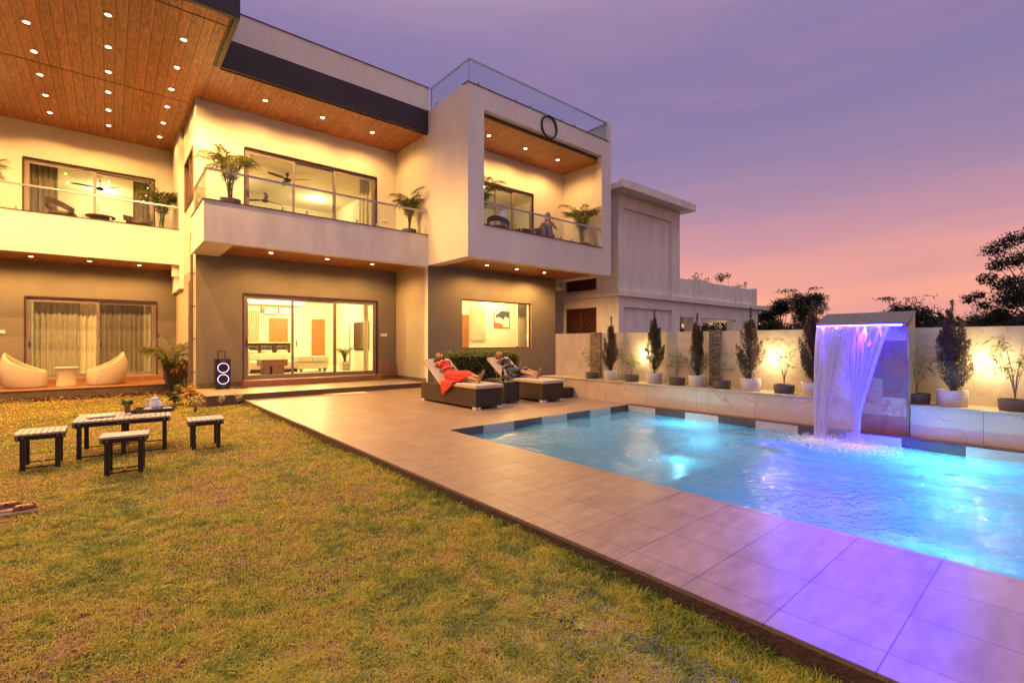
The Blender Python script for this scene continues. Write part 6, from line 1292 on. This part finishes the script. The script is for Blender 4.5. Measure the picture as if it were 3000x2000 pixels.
# slatted wooden rack by the door: stepped row of rods
t = thing('rod_rack', 'small tan rack of upright rods, stepping down to the right of the door', 'rack', (7.35, 15.3, .15)); m = MB()
for k in range(12):
    x = 7.05 + k * .052; zt = .93 - (.13 if k > 5 else 0) - .022 * k if k < 6 else .68 - .012 * (k - 6) if k > 8 else .80 - .05 * (k - 6)
    m.tube([(x, 15.33, .19), (x, 15.33, zt)], .008, 6)
m.build('rods', 'tan_rod', t); m = MB(); m.box(7.02, 7.66, 15.28, 15.40, .17, .20); m.box(7.02, 7.66, 15.30, 15.36, .27, .30); m.build('rail', 'tan_rod', t)
for x in (7.05, 7.63): m = MB(); m.box(x - .025, x + .025, 15.25, 15.42, .15, .17); m.build('foot', 'tan_rod', t)
for x in (7.70,): m = MB(); m.tube([(x, 15.36, .15), (x, 15.36, .62)], .007, 6); m.tube([(x - .05, 15.36, .62), (x, 15.36, .62)], .007, 6); m.build('hook', 'brown_trim', t)
m = MB(); m.add([(4.46, 13.26, .006), (4.60, 12.78, .006), (5.48, 12.70, .006), (5.62, 13.22, .006), (4.46, 13.26, .016), (4.60, 12.78, .016), (5.48, 12.70, .016), (5.62, 13.22, .016)], [(0, 1, 2, 3), (4, 7, 6, 5), (0, 4, 5, 1), (1, 5, 6, 2), (2, 6, 7, 3), (3, 7, 4, 0)])
o = m.build('floor_mat', 'mat_cloth'); tag(o, 'pale cloth doormat on the tiles in front of the platform step', 'mat')
m = MB(); m.box(2.62, 2.95, 14.9, 15.1, .153, .17); o = m.build('doormat', 'soil'); tag(o, 'small dark doormat beside the speaker', 'mat')

# ================================================================ LOUNGERS
def lounger(label, cx, yf, sc=1.0):
    t = thing('sun_lounger', label, 'sun lounger', (cx, yf, 0), 'wicker sun loungers by the pool', local=True)
    W_ = .70; Lg = 2.30; h = .44
    for q in ((-W_ / 2, -W_ / 2 + .02), (W_ / 2 - .02, W_ / 2)): m = MB(); m.box(*q, 0, Lg, .05, h); m.build('side_panel', 'wicker', t)
    m = MB(); m.box(-W_ / 2 + .02, W_ / 2 - .02, .02, Lg - .02, h - .03, h - .004); m.build('deck_panel', 'wicker', t)
    m = MB(); m.box(-W_ / 2 + .001, W_ / 2 - .001, -.003, .017, .05, h + .0); m.build('end_panel', 'wicker_end', t); m = MB(); m.box(-W_ / 2 + .021, W_ / 2 - .021, Lg - .02, Lg, .05, h); m.build('end_panel', 'wicker_end', t)
    for x in (-W_ / 2 + .06, W_ / 2 - .06):
        for y in (.05, Lg - .1): m = MB(); m.box(x - .07, x + .07, y - .06, y + .06, 0, .05); m.build('foot', 'sole_white', t, bevel=.006)
    m = MB(); m.box(-W_ / 2 - .02, W_ / 2 + .02, -.05, 1.46, h + .003, h + .085); m.build('cushion', 'cushion', t, bevel=.018)
    ang = R(34); c = Vector((0, 1.46, h + .03)); d = Vector((0, math.cos(ang), math.sin(ang)))
    Lb = .88; n = Vector((0, -math.sin(ang), math.cos(ang))); rot = Matrix.Rotation(ang, 3, 'X')
    m = MB(); m.obox(c + d * Lb / 2 + n * .035, (W_ + .02, Lb, .085), rot); m.build('back_cushion', 'cushion', t, bevel=.018)
    m = MB(); m.obox(c + d * (Lb / 2 - .02) - n * .03, (W_ - .04, Lb + .06, .03), rot); m.build('backrest', 'dark_wood', t)
    m = MB(); 
    for x in (-W_ / 2 + .08, W_ / 2 - .08): m.tube([c + d * .5 - n * .045 + Vector((x, 0, 0)), (x, 1.80 + .02, h)], .012, 6); m.tube([(x, 1.66, h), c + d * .3 - n * .045 + Vector((x, 0, 0))], .012, 6)
    m.build('prop', 'steel', t); return t
lounger('brown wicker lounger nearest the camera, a woman in red lying on it', 6.25, 8.15); lounger('brown wicker lounger farther back, a woman in navy lying on it', 8.18, 8.12)
t = thing('side_table', 'dark wicker cube table between the two loungers, holding wine', 'side table', (7.225, 8.75, 0), local=True); 
for q in ((-.22, -.20), (.20, .22)): m = MB(); m.box(-.225, .225, *q, .04, .50); m.build('end_panel', 'wicker_end', t)
for q in ((-.225, -.205), (.205, .225)): m = MB(); m.box(*q, -.2, .2, .04, .50); m.build('side_panel', 'wicker', t)
m = MB(); m.box(-.24, .24, -.235, .235, .50, .515); m.build('tabletop', 'glass', t); m = MB(); m.box(-.204, .204, -.2, .2, .47, .495); m.build('shelf', 'wicker', t)
for a, b in ((-1, -1), (1, -1), (1, 1), (-1, 1)): m = MB(); m.tube([(a * .18, b * .17, 0), (a * .18, b * .17, .04)], .02, 8); m.build('foot', 'steel', t)
t = thing('wicker_box', 'low dark wicker box behind the farther lounger, against the ledge', 'box', (9.02, 8.62, 0), local=True); 
for q in ((-.22, -.20), (.20, .22)): m = MB(); m.box(-.16, .18, *q, .02, .26); m.build('end_panel', 'wicker_end', t)
for q in ((-.16, -.14), (.16, .18)): m = MB(); m.box(*q, -.2, .2, .02, .26); m.build('side_panel', 'wicker', t)
m = MB(); m.box(-.14, .16, -.2, .2, .235, .25); m.build('lid', 'wicker', t)
# bottle and glasses
t = thing('wine_bottle', 'dark wine bottle standing on the wicker cube table', 'bottle', (7.10, 8.72, .516), local=True); m = MB(); m.lathe((0, 0, 0), [(.036, 0), (.038, .01), (.038, .19), (.03, .225), (.014, .25), (.013, .31), (.015, .315), (.014, .32)], 22); m.build('body', 'bottle_glass', t, smooth='auto'); m = MB(); m.lathe((0, 0, .05), [(.0388, 0), (.0388, .10)], 22, capb=False, capt=False); m.build('label', 'bottle_label', t, smooth=True)
for i, (x, y) in enumerate(((7.30, 8.66), (7.38, 8.71))):
    t = thing('wine_glass', ('goblet of pink wine next to the bottle, the left one', 'goblet of pink wine farther from the bottle, the right one')[i], 'wine glass', (x, y, .516), 'wine goblets on the cube table', local=True)
    m = MB(); m.lathe((0, 0, 0), [(.032, 0), (.03, .004), (.005, .01), (.004, .085), (.02, .10), (.042, .13), (.045, .165), (.038, .20), (.036, .20), (.043, .165), (.04, .132), (.018, .104), (.001, .10)], 22, capt=False); m.build('bowl', 'clear_glass', t, smooth=True); m = MB(); m.lathe((0, 0, 0), [(.002, .104), (.02, .11), (.038, .132), (.041, .155)], 20); m.build('wine', 'wine_red', t, smooth='auto')

# ================================================================ PEOPLE
def fuse(mb, name, mat, parent, voxel=.007, smooth_it=6, factor=.5):
    me = mb.mesh('tmp'); o = bpy.data.objects.new('tmp', me); COL.objects.link(o)
    md = o.modifiers.new('r', 'REMESH'); md.mode = 'VOXEL'; md.voxel_size = voxel; md.use_smooth_shade = True
    if smooth_it: sm = o.modifiers.new('s', 'SMOOTH'); sm.iterations = smooth_it; sm.factor = factor
    dg = bpy.context.evaluated_depsgraph_get(); ev = o.evaluated_get(dg); out = bpy.data.meshes.new_from_object(ev); out.materials.clear()
    bpy.data.objects.remove(o); bpy.data.meshes.remove(me); out.polygons.foreach_set('use_smooth', [True] * len(out.polygons)); return link_mesh(name, out, mat, parent)
def V3(*a): return Vector(a)
def hand(m, wrist, d, n, s=1.0, curl=.5, thumb=1):
    """palm + five fingers; d = pointing direction, n = palm normal (fingers curl towards n)"""
    d = d.normalized(); n = (n - d * n.dot(d)).normalized(); w = d.cross(n)
    pc_ = wrist + d * .045 * s; 
    for q in (-.026, -.009, .009, .026): m.cap(wrist + w * q * .7 * s, wrist + d * .085 * s + w * q * s, .013 * s, .011 * s, 8)
    for i, (q, L_) in enumerate(((-.030, .062), (-.010, .076), (.010, .082), (.029, .072))):
        p = wrist + d * .088 * s + w * q * s; c = curl + .08 * i; a = d * math.cos(c * .5) + n * math.sin(c * .5); b = d * math.cos(c * 1.3) + n * math.sin(c * 1.3); e = d * math.cos(c * 2) + n * math.sin(c * 2)
        p1 = p + a * L_ * .45 * s; p2 = p1 + b * L_ * .32 * s; p3 = p2 + e * L_ * .25 * s; m.cap(p, p1, .0085 * s, .008 * s, 8); m.cap(p1, p2, .008 * s, .0075 * s, 8); m.cap(p2, p3, .0075 * s, .006 * s, 8)
    tb = wrist + d * .025 * s + w * .028 * thumb * s; t1 = tb + (d * .6 + w * thumb * .75 + n * .25).normalized() * .04 * s; t2 = t1 + (d * .85 + w * thumb * .3 + n * .4).normalized() * .034 * s; m.cap(tb, t1, .011 * s, .0095 * s, 8); m.cap(t1, t2, .0095 * s, .007 * s, 8)
def foot(m, ankle, toe, up, s=1.0):
    d = (toe - ankle).normalized(); up = (up - d * up.dot(d)).normalized(); w = d.cross(up)
    heel = ankle - d * .02 * s - up * .045 * s; ball = heel + d * .17 * s - up * .0 * s
    m.cap(ankle, heel, .034 * s, .030 * s); m.cap(heel, ball + w * .02 * s, .028 * s, .020 * s); m.cap(heel, ball - w * .022 * s, .026 * s, .018 * s); m.cap(ankle, ball, .03 * s, .02 * s)
    for i, q in enumerate((-.034, -.019, -.005, .010, .030)): m.cap(ball + w * q * s, ball + w * q * s + d * (.030 + .005 * i) * s, (.010 if i < 4 else .014) * s, (.008 if i < 4 else .012) * s, 8)
def head(m, c, f, u, s=1.0):
    """c centre, f facing, u crown direction"""
    f = f.normalized(); u = (u - f * u.dot(f)).normalized(); r_ = f.cross(u); M = Matrix((r_, f, u)).transposed()
    m.ell(c + u * .025 * s, (.073 * s, .092 * s, .090 * s), 16, 11, M); m.ell(c + f * .025 * s - u * .045 * s, (.055 * s, .062 * s, .070 * s), 14, 9, M); m.ell(c + f * .060 * s - u * .098 * s, (.022 * s, .020 * s, .018 * s), 10, 7, M)
    m.cap(c + f * .088 * s + u * .015 * s, c + f * .110 * s - u * .022 * s, .009 * s, .013 * s, 8); m.ell(c + f * .088 * s - u * .056 * s, (.024 * s, .012 * s, .012 * s), 10, 7, M)
    for q in (-1, 1): m.ell(c + r_ * q * .074 * s - u * .012 * s - f * .005 * s, (.010 * s, .020 * s, .030 * s), 8, 7, M); m.ell(c + r_ * q * .034 * s + f * .07 * s - u * .025 * s, (.022 * s, .02 * s, .02 * s), 8, 7, M)
    return f, u, r_
def face_bits(parent, c, f, u, r_, s=1.0, closed=True):
    m = MB()
    for q in (-1, 1):
        p = c + f * .086 * s + u * .008 * s + r_ * q * .030 * s; m.cap(p - r_ * .011 * s, p + r_ * .011 * s, .0038 * s, .0038 * s, 6); p2 = p + u * .021 * s; m.cap(p2 - r_ * .014 * s, p2 + r_ * .013 * s, .003 * s, .0025 * s, 6)
    m.build('eyes', 'eye_dark', parent, smooth=True); m = MB(); p = c + f * .0985 * s - u * .055 * s; m.cap(p - r_ * .017 * s, p + r_ * .017 * s, .0035 * s, .0035 * s, 6); m.cap(p - u * .007 * s - r_ * .011 * s, p - u * .007 * s + r_ * .011 * s, .0035 * s, .0035 * s, 6); m.build('lips', 'lips', parent, smooth=True)

def recliner(label, cx, dy, skin, hairm, dressm, long_dress, seed, hair_side=-1):
    t = thing('person', label, 'person', (cx, 9.6 + dy, .53)); o = lambda x, y, z: V3(cx + x, y + dy, z)
    m = MB()
    pel = o(0, 9.60, .645); wst = o(0, 9.78, .775); chs = o(0, 9.93, .875); nk0 = o(0, 10.04, .955); nk1 = o(.0, 10.09, 1.0)
    m.cap(o(-.075, 9.60, .64), o(.075, 9.60, .64), .115, .115, 16); m.cap(pel, wst, .12, .098, 16); m.cap(wst, chs, .098, .112, 16); m.cap(o(-.07, 9.95, .88), o(.07, 9.95, .88), .098, .098, 16)
    m.cap(o(-.135, 10.02, .915), o(.135, 10.02, .915), .052, .052, 12); m.cap(nk0, nk1, .052, .047, 12)
    for q in (-1, 1): m.ell(o(q * .066, 9.89, .935), (.056, .06, .048), 12, 8)
    hc = o(-.01, 10.135, 1.075); f = V3(-.38, -.28, .88); u = V3(-.05, .93, .30)
    m.cap(nk1, hc, .046, .045, 12); f, u, r_ = head(m, hc, f, u, 1.05)
    # near arm (smaller x): elbow resting on the cushion, hand on the belly
    sh = o(-.175, 10.03, .90); el = o(-.245, 10.02, .66); wr = o(-.13, 9.74, .80); m.cap(sh, el, .047, .038); m.cap(el, wr, .037, .025); hand(m, wr, o(-.01, 9.62, .86) - wr, V3(.1, -.1, -1), 1.0, .35, thumb=1)
    sh2 = o(.175, 10.03, .90); el2 = o(.27, 9.92, .70); wr2 = o(.11, 9.70, .83); m.cap(sh2, el2, .047, .038); m.cap(el2, wr2, .037, .025); hand(m, wr2, o(-.02, 9.60, .87) - wr2, V3(-.1, -.1, -1), 1.0, .35, thumb=-1)
    # legs: ankles crossed at the foot end
    k1 = o(-.085, 9.10, .68 if long_dress else .70); a1 = o(-.03, 8.50, .585); k2 = o(.09, 9.12, .70); a2 = o(.03, 8.53, .655)
    if not long_dress: a1 = o(-.05, 8.62, .585); a2 = o(.02, 8.66, .65); k1 = o(-.075, 9.20, .70)
    for q, k_, a_ in ((-1, k1, a1), (1, k2, a2)):
        m.cap(o(q * .085, 9.58, .635), k_, .094, .062, 16); calf = k_.lerp(a_, .32) + V3(0, 0, -.012); m.cap(k_, calf, .058, .056, 14); m.cap(calf, a_, .056, .032, 14)
    foot(m, a1, a1 + V3(-.04, -.10, .22), V3(0, -.9, -.4) * -1, 1.0); foot(m, a2, a2 + V3(.05, -.09, .22), V3(0, .9, .4), 1.0)
    body = fuse(m, 'body', skin, t, .0075, 5)
    face_bits(t, hc, f, u, r_, 1.05)
    # hair: cap over the skull plus locks falling behind the head
    m = MB(); M = Matrix((r_, f, u)).transposed(); m.ell(hc + u * .046 - f * .030, (.096, .104, .102), 18, 12, M); m.ell(hc - f * .060 - u * .03, (.094, .070, .10), 14, 10, M); m.cap(hc + u * .07 - f * .03, hc + u * .10 - f * .09, .08, .07, 12)
    rr_ = random.Random(seed)
    for k in range(26):
        a = rr_.uniform(-1, 1); p = hc + r_ * a * .07 - f * .05 + u * rr_.uniform(-.03, .05); e = o(-.12 - rr_.random() * .07, 10.18 + rr_.uniform(-.04, .07), .93 - rr_.random() * (.12 if long_dress else .03)); mid = p.lerp(e, .5) + V3(-.03, .035, .01); m.cap(p, mid, .018, .016, 8); m.cap(mid, e, .016, .007, 8)
    fuse(m, 'hair', hairm, t, .008, 3)
    # dress
    m = MB(); m.cap(o(-.078, 9.60, .645), o(.078, 9.60, .645), .127, .127, 16); m.cap(pel, wst, .132, .110, 16); m.cap(wst, chs, .112, .122, 16); m.cap(o(-.065, 9.93, .878), o(.065, 9.93, .878), .106, .106, 16)
    for q in (-1, 1): m.ell(o(q * .066, 9.89, .938), (.064, .066, .054), 12, 8); m.cap(o(q * .085, 9.93, .96), o(q * .10, 10.03, .955), .016, .014, 8)
    end = .93 if long_dress else .66
    for q, k_, a_ in ((-1, k1, a1), (1, k2, a2)):
        m.cap(o(q * .088, 9.58, .640), k_, .112, .082, 16)
        if long_dress: e = k_.lerp(a_, .38) + V3(0, 0, -.01); m.cap(k_, e, .085, .078, 14); 
    m.cap(o(0, 9.5, .62), (k1 + k2) / 2, .10, .075, 14)
    if long_dress:
        e1 = k1.lerp(a1, .38); e2 = k2.lerp(a2, .38); m.cap((k1 + k2) / 2 + V3(0, 0, -.03), (e1 + e2) / 2 + V3(0, 0, -.03), .08, .07, 14)
        for k in range(9): m.cap(o(-.19 + k * .045, 9.42, .60 + .02 * (k % 2)), o(-.15 + k * .036, 8.93, .60 + .015 * (k % 3)), .032, .028, 8)
    else:
        for k in range(9): m.cap(o(-.20 + k * .045, 9.5, .59), o(-.22 + k * .05, 9.16, .585), .032, .022, 8)
    fuse(m, 'dress', dressm, t, .0075, 3)
    # loose cloth spilling over the cushion edge
    vs = []; nu, nv = 22, 16; W0, W1 = (9.47, 8.90) if long_dress else (9.62, 9.12)
    lip = -.375
    for s_ in (0, .006):
        for j in range(nv + 1):
            v = j / nv
            for i in range(nu + 1):
                uu = i / nu; yb = W0 + (W1 - W0) * uu
                if v < .35: x = -.14 + (lip - .012 + .14) * (v / .35); z = .565 - .02 * (v / .35) + .012 * math.sin(uu * 19)
                else:
                    q = (v - .35) / .65; drop = (.335 - .20 * abs(uu - .12) ** .7) if long_dress else (.12 - .08 * uu); x = lip - .018 - .012 * abs(math.sin(uu * 13)) * q - .008; z = .545 - drop * q; yb = yb + (W0 - .10 - yb) * .42 * q + .02 * math.sin(q * 5) * q
                vs.append(tuple(o(x - s_, yb + (.015 * math.sin(uu * 16) * v), z + s_)))
    w = nu + 1; B = w * (nv + 1); fs = []
    for b in (0, B): fs += [(b + j * w + i, b + j * w + i + 1, b + (j + 1) * w + i + 1, b + (j + 1) * w + i) for j in range(nv) for i in range(nu)]
    fs += [(j * w, (j + 1) * w, B + (j + 1) * w, B + j * w) for j in range(nv)] + [(j * w + nu, B + j * w + nu, B + (j + 1) * w + nu, (j + 1) * w + nu) for j in range(nv)] + [(nv * w + i, nv * w + i + 1, B + nv * w + i + 1, B + nv * w + i) for i in range(nu)]
    m = MB(); m.add(vs, fs); m.build('skirt_drape', dressm, t, smooth=True)
    m = MB(); d = (wr - el).normalized(); m.tube([wr - d * .02, wr - d * .008], .030, 12); m.build('bracelet', 'steel', t)
    if not long_dress:
        m = MB()
        for q in range(4):
            for a_, k_ in ((a1, k1), (a2, k2)):
                p = a_.lerp(k_, .03 + q * .06); m.tube([p - (k_ - a_).normalized() * .004, p + (k_ - a_).normalized() * .004], .038 + .004 * q, 12)
        m.build('sandal_straps', 'sole_white', t)
    return t
recliner('woman in a long red dress lying back on the nearer lounger, feet crossed', 6.25, 0, 'skin_light', 'hair_dark', 'red_fabric', True, 1)
recliner('woman in a navy dress lying back on the farther lounger, legs bare', 8.18, .03, 'skin_light', 'hair_red', 'navy_fabric', False, 2)

def sitter():
    t = thing('person', 'long-haired woman on the box balcony holding up a phone, knees raised', 'person', (11.78, 11.95, 5.15)); m = MB(); f0 = V3(-.70, -.71, 0).normalized(); s0 = V3(.71, -.70, 0).normalized(); b = V3(11.83, 12.02, 5.20)
    P = lambda fw_, sd, up: b + f0 * fw_ + s0 * sd + V3(0, 0, up)
    m.cap(P(0, -.08, .0), P(0, .08, .0), .11, .11, 14); m.cap(P(0, 0, 0), P(.03, 0, .2), .115, .095, 14); m.cap(P(.03, 0, .2), P(.05, 0, .36), .095, .11, 14); m.cap(P(.04, -.15, .44), P(.04, .15, .44), .05, .05, 12); m.cap(P(.05, 0, .42), P(.06, 0, .54), .05, .045, 12)
    hc = P(.08, 0, .64); f, u, r_ = head(m, hc, f0 + V3(0, 0, -.25), V3(0, 0, 1), 1.0)
    ph = P(.36, .0, .47)
    for q in (-1, 1):
        sh = P(.04, q * .18, .43); el = P(.14, q * .30, .20); wr = P(.28, q * .085, .385); m.cap(sh, el, .042, .035); m.cap(el, wr, .034, .024); hand(m, wr, (ph - wr) + V3(0, 0, .05), -s0 * q, .95, .8, thumb=q)
        kn = P(.42, q * .11 - .04, .22 + .06 * (q < 0)); an = P(.44, q * .09 - .02, -.18); m.cap(P(0, q * .09, .0), kn, .09, .06, 14); m.cap(kn, an, .056, .035, 12); foot(m, an, an + f0 * .16 + V3(0, 0, -.05), V3(0, 0, 1), 1.0)
    fuse(m, 'body', 'skin', t, .008, 4); face_bits(t, hc, f, u, r_, 1.0)
    m = MB(); M = Matrix((r_, f, u)).transposed(); m.ell(hc + u * .044 - f * .030, (.096, .104, .104), 16, 12, M)
    for q in (-1, 1):
        for k in range(7): m.cap(hc + r_ * q * .075 - f * (.02 + .01 * k) + u * .02, hc + r_ * q * (.085 + .004 * k) + f * (.03 - .015 * k) - u * (.30 + .02 * (k % 3)), .02, .010, 8)
    for k in range(8): m.cap(hc - f * .07 + r_ * (-.06 + .017 * k), hc - f * .09 + r_ * (-.07 + .02 * k) - u * .34, .024, .014, 8)
    fuse(m, 'hair', 'hair_dark', t, .009, 3)
    m = MB(); m.cap(P(0, -.08, .0), P(0, .08, .0), .122, .122, 14); m.cap(P(0, 0, 0), P(.03, 0, .2), .127, .107, 14); m.cap(P(.03, 0, .2), P(.05, 0, .33), .107, .118, 14)
    for q in (-1, 1): kn = P(.42, q * .11 - .04, .22 + .06 * (q < 0)); m.cap(P(0, q * .09, .0), kn, .105, .078, 14); m.cap(kn, P(.44, q * .10, -.12), .076, .09, 14); m.cap(P(.07, q * .09, .36), P(.03, q * .11, .46), .014, .014, 8)
    fuse(m, 'dress', 'floral_fabric', t, .009, 3)
    pt = thing('phone', 'phone held up by the woman on the box balcony', 'phone', tuple(ph)); rot = Euler((0, 0, math.atan2(s0.y, s0.x))); m = MB(); m.obox(ph + V3(0, 0, .05), (.15, .010, .075), rot); m.build('case', 'white_plastic', pt, bevel=.003); m = MB(); m.obox(ph + V3(0, 0, .05) - f0 * .0065, (.14, .002, .068), rot); m.build('screen', 'phone_screen', pt)
sitter()
